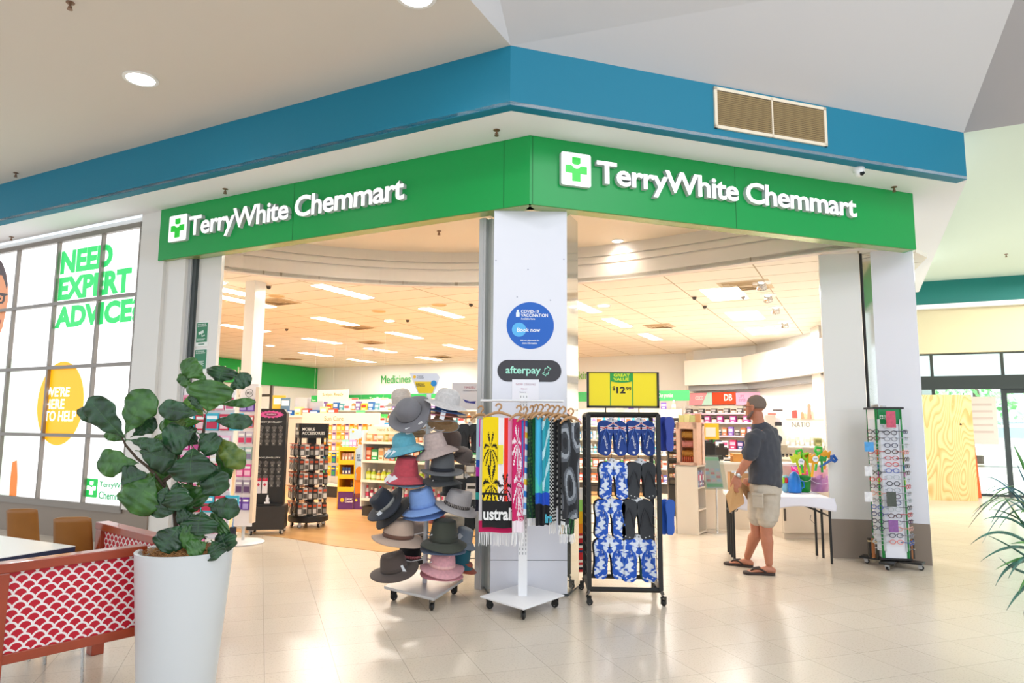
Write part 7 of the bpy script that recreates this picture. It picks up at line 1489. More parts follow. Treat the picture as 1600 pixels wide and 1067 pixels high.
T = thing('rack_header', 'pale header card with red heading and navy boat drawing on footwear rack', 'sign', ((xl+xr)/2, 7.2, z0)); w_ = (xr-xl)/2; g = MB(); g.bx(-w_, w_, 0, .008, 0, z1-z0); g.build('card', C('#dfdbe0'), T, smooth=0)
text('heading', 'MALIBU', C('#c46a7a'), T, -w_*.1, .22, w=w_*.8, h=.022, y=-.002, depth=.001); text('subheading', 'THE FAMOUS & FINE FOOTWEAR', C('#8a8694'), T, -w_*.2, .19, w=w_*1.1, h=.012, y=-.002, depth=.001); g = MB(); g.prism([(-w_*.0, .075), (w_*.7, .06), (w_*.75, .09), (w_*.3, .085), (-w_*.2, .11)], -.003, 0); g.build('boat_print', C('#3a3a90'), T, smooth=0)
for (x, yt, yb, Y, kind, lab) in ((733, 662, 708, 7.15, 'black', 'black rubber thongs hanging under the footwear header card'), (720, 668, 705, 7.2, 'dark', 'dark thongs half hidden left of the black thongs'), (741, 806, 868, 7.0, 'dark', 'navy slippers hanging low on footwear rack'), (728, 745, 795, 7.25, 'black', 'black slides in the middle of footwear rack')):
    thong_pair(lab, x, yt, yb, Y, kind, 'footwear on the wire rack')
for i, (x, y, c_, lab) in enumerate(((735, 730, '#7a6a5c', 'brown sunglasses pack on footwear rack, upper'), (718, 740, '#3a3a3c', 'black sunglasses pack on footwear rack, upper left'), (720, 800, '#e0703c', 'orange pack low on footwear rack'), (722, 858, '#e8b420', 'yellow pack at the bottom of footwear rack'), (712, 770, '#b9a08a', 'tan pack in the middle of footwear rack'), (736, 770, '#e4dcd8', 'white pack in the middle of footwear rack'))):
    o = bpy.data.objects.new('hanging_pack', pmesh('pack', .1, .16, c_, '#dcd6cc', '#3a3630')); COL.objects.link(o); o.location = aty(x, y+10, 7.22); tag(o, lab, 'pack', 'packs on the footwear rack')
# rainbow towels right of the pillar
for (y0, y1, cs_, lab) in ((762, 833, ['#f0f0f0', '#9ad86a', '#f0c020', '#f08a1c'], 'rainbow sarong hanging between pillar and thong rack'), (833, 890, ['#c02a30', '#1a1a2a', '#e8e4e0', '#243a6a'], 'red and navy patterned sarong below the rainbow one')):
    q = aty(909, y0, 6.75); W = 14/1083*6.75; Hh = (y1-y0)/1083*6.75; T = thing('folded_sarong', lab, 'sarong', q, radians(10)); ms = [C(c_, .9) for c_ in cs_]; g = MB(); n = 16
    for i in range(n): g.bx(-W/2, W/2, -.01+.003*sin(i), .02, -Hh*(i+1)/n, -Hh*i/n, min(3, i*4//n) if y0 < 800 else [0, 2, 0, 2, 1, 2, 1, 3][i % 8] if i % 3 else 0)
    g.build('cloth', ms, T, smooth=0)
# ---- U6 skin care shelving seen behind the thong rack
M6 = frame(903, 762, radians(-20)); M6 = Matrix.Translation((aty(900, 764, 15.9).x, 15.9, 0)) @ rz(radians(-14)); W6 = 2.35
z6 = [.24, .55, .86, 1.17, 1.48]
u6 = unit('gondola_shelf', 'white gondola of hair care behind the thong rack', 'shelf', M6, W6, .4, z6, 1.85, .2)
cs6 = [[it('box', .12, .16, 'red', '#d8402c', '#ffffff'), it('box', .14, .15, 'indigo', '#5a5ab0', '#f0ece8'), it('box', .12, .16, 'orange', '#e86a2c', '#ffffff')], [it('box', .12, .17, 'coral', '#e87a5c', '#ffffff'), it('box', .1, .15, 'white', '#f4f2f0', '#d84a2c'), it('bottle', .07, .2, 'green', '#6ab86a', '#f0fff0')], [it('bottle', .07, .21, 'pale blue', '#a8d0ec', '#ffffff'), it('bottle', .07, .19, 'aqua', '#5ac0d0', '#ffffff'), it('bottle', .07, .2, 'peach', '#f0c0a0', '#ffffff')], [it('bottle', .07, .21, 'sky blue', '#6ab4e8', '#ffffff'), it('tube', .06, .18, 'white', '#f3f3f6', '#8ab0e0'), it('bottle', .07, .2, 'mint', '#9ad8c0', '#ffffff')], [it('bottle', .08, .2, 'lilac', '#a48ad8', '#ffffff'), it('box', .12, .18, 'pearl', '#eceaf0', '#e8784c'), it('bottle', .07, .22, 'turquoise', '#3ab0d8', '#ffffff')]]
for i, z in enumerate(z6): rowp(M6, .03, W6-.08, .1, z, cs6[i], 'on the %s shelf of the hair care gondola behind thongs' % ['lowest', 'second', 'third', 'fourth', 'top'][i], 'hair care on the white gondola', .02)
rowp(M6, .9, W6, .15, 1.85, [it('box', .16, .3, 'cream', '#ece0cc', '#e8c8a0'), it('box', .12, .14, 'violet', '#6a4ab8', '#d0c0f0'), it('bottle', .08, .2, 'beige', '#d8c0a0', '#ffffff')], 'on top of the hair care gondola', 'products on top of the hair care gondola', .12, maxn=6)
# ---- black Beauty stand
M7 = Matrix.Translation((aty(1045, 800, 11.6).x, 11.6, 0)) @ rz(radians(-8)); u7 = unit('beauty_stand', 'black tiered beauty stand left of the bracelet kiosk', 'shelf', M7, .34, .25, [.62, .78, .94, 1.08, 1.22, 1.35], 1.5, .5, m_=M_BLACK, ticket='#2a2624', basem=M_BLACK)
g = MB(); g.bx(-.0, .3, -.02, 0, 1.44, 1.6); g.build('header_board', C('#37302c'), u7, smooth=0); text('header_words', 'Beauty', C('#e8e0d4'), u7, .03, 1.49, w=.24, h=.08, y=-.022, depth=.001, bold=.01)
for i, z in enumerate([.62, .78, .94, 1.08, 1.22, 1.35]): rowp(M7, .02, .28, .06, z, [it('box', .055, .07, 'tan', '#c89058', '#f6e0c0'), it('box', .055, .07, 'salmon', '#e88a6a', '#ffffff'), it('box', .055, .08, 'cream', '#f0e2cc', '#d85a3a')], 'on tier %s of the black beauty stand' % ORD[i], 'cartons on the beauty stand', .012)
# ---- bracelet kiosk
KB = flo(1074, 835); rot = radians(-31); T = thing('display_plinth', 'cream plinth cabinet with open side shelves under the bracelets', 'cabinet', (KB.x, KB.y, 0), rot)
MK = Matrix.Translation((KB.x, KB.y, 0)) @ rz(rot); kw = (1090.5-1055.5)/1083*KB.y/2; kh = dep(1073, 727, KB).z
kd = .4
g = MB(); g.bx(-kw, kw, 0, .02, 0, kh); g.bx(-kw, -kw+.02, 0, kd, 0, kh); g.bx(-kw, kw, kd-.02, kd, 0, kh); g.build('carcass', M_CAB, T, smooth=0)
g = MB(); g.bx(-kw, kw+.0, 0, kd, kh-.02, kh); g.build('top', M_CAB, T, smooth=0)
for z in (.03, kh*.36, kh*.68): g = MB(); g.bx(-kw, kw, .02, kd-.02, z-.02, z); g.build('shelf', M_CAB, T, smooth=0)
g = MB(); g.bx(kw-.015, kw+.012, .06, .1, kh*.7, kh*.96); 
rowp(MK @ tr(kw-.03, .08, 0) @ rz(pi/2), 0, .25, 0, kh*.68, [it('box', .06, .22, 'slate', '#8a9ab8', '#d0607a'), it('box', .06, .2, 'plum', '#a06a8a', '#ffffff')], 'inside the top bay of the cream plinth', 'cards in the plinth', .01)
T = thing('bracelet_display', 'pinkish timber cabinet hung with rows of gold bracelets', 'display case', MK @ Vector((0, .05, kh)), rot); hb2 = dep(1073, 660, KB).z-kh
g = MB(); bw = kw*.92
for a in ((-bw, -bw+.05, 0, hb2), (bw-.05, bw, 0, hb2), (-bw, bw, 0, .04), (-bw, bw, hb2-.09, hb2)): g.bx(a[0], a[1], 0, .26, a[2], a[3])
g.build('case_frame', mat('pink_limed_timber', '#dfb49a', .6, var=.15, bscale=30), T, smooth=0, bevel=.003)
g = MB(); g.bx(-bw, bw, .24, .26, 0, hb2); g.build('case_back', mat('honey_back', '#b87430', .5, var=.2, bscale=20), T, smooth=0)
for (r_, z, n, col, cn) in ((0, hb2-.17, 9, '#d8a04a', 'gold'), (1, hb2-.3, 9, '#e8988a', 'rose'), (2, hb2-.43, 10, '#c8883a', 'amber'), (3, .08, 6, '#d86a4a', 'coral')):
    for i in range(n):
        o = bpy.data.objects.new('bracelet', None); g = MB(); 
        key = ('br', col)
        if key not in PM_CACHE: g.tube([(.0, .035*cos(a), .045*sin(a)) for a in [2*pi*k/12 for k in range(13)]], .006, 5, caps=False); PM_CACHE[key] = g.mesh('bracelet', mat('bracelet_'+cn, col, .3, metal=.5))
        o = bpy.data.objects.new('bracelet', PM_CACHE[key]); COL.objects.link(o); o.matrix_world = MK @ Matrix.Translation((-bw+.075+i*(2*bw-.15)/(n-1), .12, kh+z)); tag(o, '%s bracelet, %s from left in %s row of timber display' % (cn, ORD[i], ['top', 'second', 'third', 'bottom'][r_]), 'bracelet', 'bracelets in the timber display')
    g = MB(); g.tube([(-bw+.04, .12, z+.04), (bw-.04, .12, z+.04)], .006, 6); g.build('rail', C('#a8683a'), T)
T = thing('gift_packs', 'yellow green packaged gift sets on top of bracelet case', 'packs', MK @ Vector((.02, .12, kh+hb2)), rot)
for i, (x, c_) in enumerate(((-.1, '#dcd48a'), (-.02, '#e8e0a0'), (.06, '#cfd08a'), (.13, '#d89a6a'))): g = MB(); g.bx(x-.038, x+.038, -.03, .03, 0, .1+.02*(i % 2)); g.build('gift_pack', C(c_), T, smooth=0)
# pale pink rack behind kiosk right
T = thing('pink_card_rack', 'pale pink rack of small cards on plinth right of bracelet case', 'display rack', MK @ Vector((kw-.1, .3, kh)), rot); g = MB(); g.bx(0, .1, 0, .09, .02, hb2-.05); g.build('body', mat('pink_card', '#e9bfae', .6, var=.35, bscale=18), T, smooth=0); g = MB(); g.bx(-.01, .11, -.01, .1, 0, .02); g.build('base', C('#e0c4b4'), T, smooth=0)
# ---- brochure stand
BS = flo(1121, 832); T = thing('brochure_stand', 'chrome pole stand holding a tilted acrylic leaflet sign', 'sign stand', (BS.x, BS.y, 0), 0)
g = MB(); g.lathe([(.165, 0), (.165, .008), (.15, .014), (.02, .02)], 40); g.build('round_base', M_CHROME, T); zs_ = dep(1121, 765, BS).z; g = MB(); g.tube([(0, 0, .015), (0, 0, zs_+.02)], .016, 16); g.build('pole', M_CHROME, T)
z1_ = dep(1121, 712, BS).z; hh = (z1_-zs_)*1.12; g = MB(); g.M = tr(0, 0, zs_) @ rx(radians(-28)); g.bx(-.155, .165, -.004, .0, 0, hh); g.build('acrylic_holder', glass('acrylic', '#eef4f2', 1.0), T, smooth=0)
g = MB(); g.M = tr(0, 0, zs_) @ rx(radians(-28)); g.bx(-.13, .11, .001, .004, .02, hh-.02, 0); g.bx(-.12, .1, -.0005, .001, .04, .09, 1); g.bx(-.13, .11, -.0005, .001, hh-.08, hh-.03, 2)
for i in range(4):
    for j in range(3): g.bx(-.115+.075*j, -.06+.075*j, -.0005, .001, .12+.055*i, .155+.055*i, 3+(i+j) % 3)
g.build('leaflet', [C('#f4f1ec'), C('#9ad0a4'), C('#a8dcb8'), C('#e8a0a0'), C('#f0d0d4'), C('#c8d8e8')], T, smooth=0)
# ---- service counter behind stand
CT = flo(1098, 833); CT.y += .42; T = thing('service_counter', 'cream service counter behind the brochure stand', 'counter', (CT.x, CT.y, 0), radians(0)); ch = dep(1110, 722, CT).z; cw = (1182-1098)/1083*CT.y
g = MB(); g.bx(0, cw, 0, .6, 0, ch-.03); g.build('body', M_CAB, T, smooth=0); g = MB(); g.bx(-.02, cw+.02, -.03, .62, ch-.03, ch); g.build('worktop', M_SHELF, T, smooth=0)
MT = Matrix.Translation((CT.x, CT.y, 0)); lK = lambda x, y: onv(x, y, (CT.x, CT.y+.2, 0), 90)-CT
def counteritem(nm, lab, cat, x, yb, fn, y=.2):
    t = thing(nm, lab, cat, (CT.x+lK(x, yb).x, CT.y+y, ch)); fn(t); return t
def easel(t, w_, h_, col, back='#17181a'):
    g = MB(); g.M = rx(radians(-18)); g.bx(-w_/2, w_/2, 0, .012, 0, h_); g.build('board', C(col), t, smooth=0, label=None); g = MB(); g.M = tr(0, .012, 0) @ rx(radians(15)); g.bx(-w_*.4, w_*.4, 0, .01, 0, h_*.9); g.build('strut', C(back), t, smooth=0)
counteritem('counter_sign', 'yellow framed counter sign with white card', 'sign', 1113, 720, lambda t: (MB().bx(-.1, .11, 0, .02, .32, .56).build('yellow_board', C('#f2c21c'), t, smooth=0), MB().bx(-.09, .06, -.006, 0, .36, .5).build('white_card', C('#f4e8dc'), t, smooth=0), MB().bx(-.02, .02, .0, .02, 0, .32).build('pole', M_BLACK, t, smooth=0)))
for i, (x, w_, h_, cl_, lab) in enumerate(((1104, .12, .32, '#1c1c1e', 'black easel standing left on service counter'), (1112, .09, .3, '#e8e6e0', 'white leaning panel second on service counter'), (1122, .08, .24, '#2a2a2c', 'black leaning panel third on service counter'), (1130, .1, .3, '#eceae4', 'white slanted panel fourth on service counter'), (1140, .09, .22, '#3a3a3c', 'dark grey panel rightmost of the leaning ones'))):
    counteritem('leaning_panel', lab, 'panel', x, 720, lambda t: easel(t, w_, h_, cl_), .1+.07*i)
counteritem('orange_box', 'orange brown carton with flaps on service counter near the man', 'carton', 1155, 722, lambda t: (MB().bx(-.13, .1, 0, .15, 0, .12).build('carton', C('#c8883a'), t, smooth=0), MB().bx(-.2, -.13, 0, .15, .08, .09).build('flap', C('#d89a4a'), t, smooth=0)), .05)
counteritem('paper_stack', 'white paper stack with black tray on service counter', 'papers', 1140, 722, lambda t: (MB().bx(-.12, .12, 0, .2, .02, .05).build('papers', C('#f0eee8'), t, smooth=0), MB().bx(-.13, .13, -.01, .21, 0, .02).build('tray', C('#26242a'), t, smooth=0)), -.0+.35)
counteritem('green_bottle', 'green topped bottle behind the leaning panels', 'bottle', 1121, 720, lambda t: (MB().lathe([(.04, 0), (.04, .2), (.02, .26), (.05, .3), (.05, .34), (0, .35)], 16).build('bottle', C('#1f8a3a'), t)), .45)
counteritem('red_lamp', 'small red domed object left on service counter', 'ornament', 1099, 720, lambda t: (MB().ball((0, 0, .36), (.035, .035, .03)).build('dome', C('#c8483c'), t), MB().tube([(0, 0, 0), (0, 0, .34)], .006, 6).build('stalk', M_BLACK, t)), .3)
q = aty(1103, 729, CT.y-.1); t = thing('orange_ticket', 'orange ticket with yellow stripe hanging at left edge of counter', 'ticket', q); g = MB(); g.bx(-.04, .03, 0, .06, -.0, .1); g.build('card', C('#f2a01c'), t, smooth=0)
# ---- low cabinets behind the trestle table
LC = flo(1168, 843); T = thing('low_cabinet', 'cream low cabinets with dark door handle behind trestle table', 'cabinet', (LC.x, LC.y, 0), radians(4)); cw = (1318-1168)/1083*LC.y; hc_ = .98
g = MB(); g.bx(.5, cw, 0, .45, .08, hc_-.03); g.build('body', M_CAB, T, smooth=0); g = MB(); g.bx(.48, cw, -.02, .47, hc_-.03, hc_); g.build('worktop', M_SHELF, T, smooth=0); g = MB(); g.bx(.52, cw, .05, .4, 0, .08); g.build('plinth', M_CAB, T, smooth=0)
hx = (1227-1168)/1083*LC.y; g = MB(); g.bx(hx-.012, hx+.012, -.03, -.01, .24, .4); g.build('door_handle', C('#4a4038'), T, smooth=0); g = MB(); g.bx(hx-.028, hx-.024, -.002, 0, .08, hc_-.03); g.build('door_gap', C('#b9a890'), T, smooth=0)
# ---- cosmetics wall (right wall line)
def wallM(a, b): 
    a, b = Vector((*a[:2], 0)), Vector((*b[:2], 0)); d = (b-a).normalized(); n = Vector((d.y, -d.x, 0)); return Matrix.Translation(a+n*.02) @ rz(atan2(d.y, d.x))
MW = wallM(RW[0], RW[1]); lW = lambda x, y: local(MW, x, y)
MW2 = wallM(RW[1], RW[2]); lW2 = lambda x, y: local(MW2, x, y)
def seg(nm, lab, cat, x0, x1, y0, y1, col, y=-.08, th=.04, words=None, wc='#ffffff', wb=None, bold=.01, Mx=None, L_=None):
    Mx = Mx or MW; L_ = L_ or lW; return board(nm, lab, cat, Mx, L_(x0, y0)[0], L_(x1, y0)[0], L_((x0+x1)/2, y1)[2], L_((x0+x1)/2, y0)[2], y, col, words, wc, wb, th, bold=bold)
T = seg('brand_panel', 'pink and mint cosmetics header panel left of the orange one', 'sign', 1079, 1115, 614, 633, '#ef9ca8', words='COCO', wb=(.28, .62, .45, .72))
W_ = lW(1115, 620)[0]-lW(1079, 620)[0]; H_2 = lW(1097, 614)[2]-lW(1097, 633)[2]; g = MB(); g.prism([(W_*.05, 0), (W_*.5, 0), (W_*.5, H_2), (W_*.3, H_2)], -.004, 0); g.build('mint_half', C('#bfe9dc'), T, smooth=0)
seg('brand_panel', 'orange cosmetics header panel with white initials', 'sign', 1115.5, 1152, 613, 632, '#ee4a1c', words='DB', wb=(.5, .85, .3, .85), bold=.03)
seg('brand_panel', 'pale pink header panel right of the orange panel', 'sign', 1152, 1190, 613, 633, '#efb8dc', words='LIPS\nEYES', wc='#d070a8', wb=(.12, .4, .3, .8))
# white curved pelmet over the cosmetics wall
pel = struct(bpy.data.objects.new('trim_7', None), 'white curved pelmet above the cosmetics wall'); COL.objects.link(pel)
pw = [RW[0], RW[1], RW[2], (6.4, 11.5)]; 
zp0 = lW(1120, 602)[2]; zp1 = lW(1120, 563)[2]
off_ = []
for i in range(3):
    a_, b2_ = Vector((*pw[i], 0)), Vector((*pw[i+1], 0)); d = (b2_-a_).normalized(); n = Vector((d.y, -d.x, 0))*.45
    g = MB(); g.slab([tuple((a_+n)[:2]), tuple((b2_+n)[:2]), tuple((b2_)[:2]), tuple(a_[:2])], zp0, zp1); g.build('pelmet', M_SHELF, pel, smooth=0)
    g = MB(); n2 = n*.6; g.slab([tuple((a_+n2)[:2]), tuple((b2_+n2)[:2]), tuple((b2_)[:2]), tuple(a_[:2])], zp0-.14, zp0); g.build('pelmet_shade_strip', C('#9a9ea4'), pel, smooth=0)  # grey strip paints in the shadow under the pelmet
# cosmetics shelves
cz = [lW(1120, y)[2] for y in (745, 722, 700, 680, 660, 646)]
xw0, xw1 = lW(1080, 640)[0], lW(1192, 640)[0]
u8 = unit('cosmetics_shelf', 'white and pink cosmetics shelving below the orange header', 'shelf', MW @ tr(xw0, -.36, 0), xw1-xw0, .34, [c_ for c_ in cz], lW(1120, 634)[2], .15, ticket='#f3c4dc')
Wc = xw1-xw0
its8 = [[it('box', .14, .2, 'blush', '#f0c8d4', '#ffffff'), it('box', .12, .22, 'ruby', '#c0305a', '#f8d0dc')], [it('bottle', .09, .24, 'rose', '#e8a0b8', '#ffffff'), it('bottle', .09, .22, 'champagne', '#e8d0b0', '#ffffff')], [it('box', .16, .22, 'fuchsia', '#c8306a', '#f4b8d0'), it('box', .14, .2, 'ink blue', '#2c3a78', '#e8b0d0'), it('box', .16, .2, 'powder', '#efe4ea', '#c84a80')], [it('box', .12, .2, 'rust', '#c87048', '#f0e0d0'), it('box', .12, .22, 'lavender', '#8a68c8', '#e4d8f4'), it('jar', .12, .14, 'black', '#26242a', '#8a868c', '#d0ccd0')], [it('jar', .12, .12, 'nude', '#e0b8a0', '#ffffff', '#3a3236'), it('box', .14, .16, 'magenta', '#d050a8', '#f8d8ee')], [it('box', .14, .12, 'charcoal', '#4a484c', '#c8c4c8'), it('jar', .12, .1, 'peach', '#efc0a0', '#ffffff', '#5a4a42')]]
for i in range(6): rowp(MW @ tr(xw0, -.36, 0), .05, Wc-.1, .1, cz[i], its8[i], 'on the %s shelf of the pink edged cosmetics unit' % ['lowest', 'second', 'third', 'fourth', 'fifth', 'top'][i], 'cosmetics on the pink edged unit', .05)
# natural cosmetics unit at the right
MN = Matrix.Translation((aty(1196, 760, 11.2).x, 11.2, 0)) @ rz(radians(-14)); lNn = lambda x, y: local(MN, x, y); Wn = lNn(1292, 700)[0]
zn = [lNn(1240, y)[2] for y in (714, 696, 655)]
u9 = unit('cosmetics_cabinet', 'cream cosmetics cabinet with brand lettering behind the toys', 'cabinet', MN, Wn, .35, [zn[0]], lNn(1240, 618)[2], .12, basem=M_CAB)
g = MB(); g.bx(.35, Wn-.05, -.04, 0, zn[1]-.03, zn[1]); g.build('upper_shelf', M_SHELF, u9, smooth=0); g = MB(); g.bx(0, Wn, .02, .05, zn[1], lNn(1240, 618)[2]); g.build('fascia_panel', C('#f7f1e6'), u9, smooth=0)
text('brand_letters', 'NATIO', C('#8f8a80', .4), u9, lNn(1238, 667)[0], lNn(1238, 667)[2], w=lNn(1266, 667)[0]-lNn(1238, 667)[0], h=lNn(1238, 659)[2]-lNn(1238, 667)[2], y=.016, depth=.004)
T = thing('poster_panel', 'pale poster with red card and small portraits above the brand lettering', 'poster', MN @ Vector((lNn(1228, 655)[0], .005, lNn(1228, 655)[2])), radians(-14)); k_ = 11.2/1083
g = MB(); g.bx(0, 58*k_, .006, .012, 0, 30*k_); g.build('poster', C('#fbf5ea'), T, smooth=0)
g = MB(); g.prism([(9*k_, .02), (17*k_, .02), (16*k_, 14*k_), (9*k_, 13*k_)], 0, .006); g.build('red_card', C('#dc5a52'), T, smooth=0)
for (x, z, s, c_) in ((24, 8, 3.2, '#d8a07a'), (28, 6, 3, '#e6c6a0'), (34, 20, 3.4, '#d89a80'), (38, 9, 3, '#eec8b0')):
    g = MB(); disc(g, x*k_, z*k_, s*k_*.7, 0, .006, 16, s*k_*1.1); g.prism([((x-s)*k_, 0), ((x+s)*k_, 0), ((x+s*.6)*k_, (z-s*.6)*k_), ((x-s*.6)*k_, (z-s*.6)*k_)], .001, .006); g.build('portrait', C(c_), T, smooth=0)
rowp(MN, lNn(1228, 696)[0], lNn(1282, 696)[0], -.02, zn[1], [it('bottle', .05, .14, 'ivory', '#f0ebe0', '#ffffff'), it('box', .06, .13, 'white', '#f4f2ec', '#ddd4c4'), it('tube', .045, .13, 'sand', '#e6d8c0', '#ffffff')], 'on upper shelf below the brand lettering', 'creams on the cream cabinet', .02, maxn=9)
o = bpy.data.objects.new('product_carton', pmesh('box', .1, .12, '#9a9a58', '#6a6a3a', '#c8c090')); COL.objects.link(o); o.matrix_world = MN @ tr(lNn(1278, 696)[0], -.02, zn[1]); tag(o, 'olive green carton at the right end of upper shelf', 'carton')
rowp(MN, lNn(1222, 714)[0], lNn(1262, 714)[0], .0, zn[0], [it('jar', .035, .05, 'black', '#1a1a1c', '#5a5a5c', '#1a1a1c'), it('jar', .035, .05, 'dark brown', '#2c2420', '#6a5a50', '#1a1a1c')], 'on lower shelf of the cream cabinet', 'black pots on the cream cabinet', .02, maxn=8)
for i, (x, w_, h_, c_, lab) in enumerate(((1206, .12, .05, '#c86a5a', 'red brown compact tray on ledge right of the man\'s head'), (1215, .14, .045, '#4a3c38', 'dark palette on the ledge right of the man\'s head'), (1216, .1, .12, '#2a282c', 'black and silver tester stand beside man\'s shoulder'))):
    q = aty(x, [648, 642, 665][i], 11.0); t = thing('make_up_tester', lab, 'make-up tester', q, radians(-14)); g = MB(); g.bx(-w_/2, w_/2, -.04, .04, 0, h_*.5); g.build('tray', C(c_), t, smooth=0); g = MB(); g.bx(-w_*.35, w_*.35, -.02, .03, h_*.5, h_); g.build('insert', C('#d8ccd0'), t, smooth=0)
g = MB(); g.bx(0, 16*k_, -.1, .03, 0, .015); o = g.build('ledge', M_SHELF, u9, smooth=0); o.location = (.02, 0, lNn(1200, 649)[2]); 
for zp_ in (667, 690):
    g = MB(); g.bx(0, 16*k_, -.1, .03, 0, .015); o = g.build('ledge', M_SHELF, u9, smooth=0); o.location = (.02, 0, lNn(1200, zp_)[2])
# ---- blurred white pillar and slot by the right pier
q = flo(1274, 515, 3.5); T = struct(bpy.data.objects.new('wall_column_right', None), 'white column at the end of the cosmetics wall'); COL.objects.link(T); T.location = (q.x, q.y-.6, 0)
g = MB(); wq = 15/1083*q.y; g.bx(-wq, wq+.2, 0, .4, 0, 3.5); g.build('column', M_PANELW, T, smooth=0); g = MB(); g.bx(-wq, wq+.2, -.004, 0, dep(1270, 589, q).z, dep(1270, 585, q).z); g.build('dark_slot', C('#6a6a6a'), T, smooth=0)
# ================================================================ ceiling fittings
def striplight(i, x0, y0, x1, y1, lab, wid=.22, L=1.2, power=30, col=(1, .92, .8)):
    c_ = flo((x0+x1)/2, (y0+y1)/2, 3.5); T = thing('strip_light', lab, 'ceiling light', c_, ROTL, 'fluorescent troffers in the shop ceiling')
    g = MB(); g.bx(-wid/2-.02, wid/2+.02, -L/2-.02, L/2+.02, -.006, -.001); g.build('housing', M_WPL, T, smooth=0)
    g = MB(); g.bx(-wid/2, wid/2, -L/2, L/2, -.012, -.007); g.build('diffuser', mat('lit_diffuser', '#fff8ec', .4, emi=9), T, smooth=0)
    if power: area('troffer_glow', (c_.x, c_.y, 3.46), wid, power, col, sy=L, rot=(0, 0, ROTL))
SLI = [(497, 447, 578, 464, 'strip light nearest the bulkhead on the left side'), (495, 497, 556, 507, 'strip light above the left beige ceiling vent'), (662, 483, 720, 494, 'strip light right of the big ceiling speaker'), (610, 520, 655, 527, 'strip light below the glowing round downlight'), (482, 529, 526, 536, 'strip light in the fourth row at far left'), (698, 539, 735, 545, 'strip light at right near the pillar edge, far row'), (578, 545, 612, 549, 'strip light beside the black ceiling dome'), (480, 552, 507, 555, 'distant strip light at left'), (655, 558, 685, 562, 'distant strip light before the far vent'), (549, 562, 582, 565, 'distant strip light in the middle'),
       (340, 450, 376, 458, 'strip light beside the return panel, upper'), (345, 464, 420, 478, 'strip light crossing behind the white column'), (352, 508, 416, 517, 'strip light lower behind the white column'), (1117, 450, 1148, 468, 'square troffer nearest the spotlights on right'), (1147, 487, 1182, 499, 'second square troffer on the right side'), (945, 498, 985, 510, 'strip light in middle of right ceiling'), (1003, 522, 1030, 530, 'strip light beyond the triangle vent on right'), (1178, 512, 1204, 521, 'third square troffer on the right side'), (905, 477, 918, 482, 'strip light just right of the pillar')]
for i, (x0, y0, x1, y1, lab) in enumerate(SLI):
    rgt = 1100 < x0; striplight(i, x0, y0, x1, y1, lab, .55 if rgt else .22, 1.0 if rgt else 1.2, STRIPW*(1.15 if x0 > 900 else 1), (1, .97, .92) if x0 > 900 else (1, .93, .82))
def cdown(x, y, lab, r=.1): downlight(x, y, 3.497, lab, r, 12)
cdown(343, 441, 'bright downlight beside the return panel'); cdown(608, 501, 'round downlight in the middle of left ceiling'); cdown(422, 540, 'round downlight just right of the white column'); cdown(943, 477, 'round downlight right of the pillar with sprinkler')
def vent(x, y, lab, w_=.55):
    c_ = flo(x, y, 3.5); T = thing('ceiling_vent', lab, 'vent', c_, ROTL, 'square ceiling diffusers'); g = MB(); g.bx(-w_/2, w_/2, -w_/2, w_/2, -.006, -.001); g.build('plate', C('#cdbb9c', .7), T, smooth=0)
    for k in range(3): s = w_/2*(.85-.27*k); g = MB(); g.lathe([(s*1.41, -.007), (s*1.3, -.02)], 4, caps=False); o = g.build('blade', C('#b9a482', .7), T, smooth=0); o.rotation_euler = (0, 0, pi/4)
vent(434, 471, 'beige ceiling diffuser right of the white column'); vent(560, 511, 'beige ceiling diffuser above the Medicines wall, near one'); vent(580, 535, 'beige ceiling diffuser further back in the middle'); vent(455, 561, 'beige ceiling diffuser above the green wall panel'); vent(1030, 509, 'grey ceiling diffuser on the right side'); vent(1165, 446, 'ceiling diffuser beside the spotlights', .7); vent(690, 557, 'faint diffuser at the far right of left ceiling')
for (x, y, lab) in ((592, 486, 'round beige ceiling speaker near the downlight'), (432, 462, 'round beige ceiling speaker near the white column'), (686, 476, 'round ceiling speaker right of centre')):
    q = flo(x, y, 3.5); T = thing('ceiling_speaker', lab, 'speaker', q, 0, 'round ceiling speakers'); g = MB(); g.lathe([(.12, 0), (.115, -.012), (0, -.014)], 28); g.build('grille', C('#d9bf8c', .7), T); g = MB(); g.lathe([(.13, 0), (.13, -.008), (.118, -.012)], 28, caps=False); g.build('rim', C('#e8d4b0'), T)
for (x, y, lab) in ((584, 546, 'black ceiling dome camera in the middle'), (736, 474, 'black ceiling dome camera near the pillar'), (420, 446, 'dark sprinkler above the white column'), (1161, 462, 'small black ceiling device on the right'), (637, 499, 'small sprinkler right of downlight'), (448, 513, 'small sprinkler at left of shop ceiling'), (1085, 463, 'sprinkler along ceiling grid on right, upper'), (1101, 477, 'sprinkler along ceiling grid on right, lower'), (1176, 544, 'round black ceiling dome camera at far right')):
    q = flo(x, y, 3.5); T = thing('ceiling_dome', lab, 'ceiling fitting', q, 0, 'small ceiling fittings'); g = MB(); g.ball((0, 0, -.02), (.035, .035, .04), 12, 8); g.build('dome', C('#4a4038'), T); g = MB(); g.lathe([(.045, 0), (.045, -.01), (.03, -.014)], 16, caps=False); g.build('collar', C('#d8c8b0'), T)
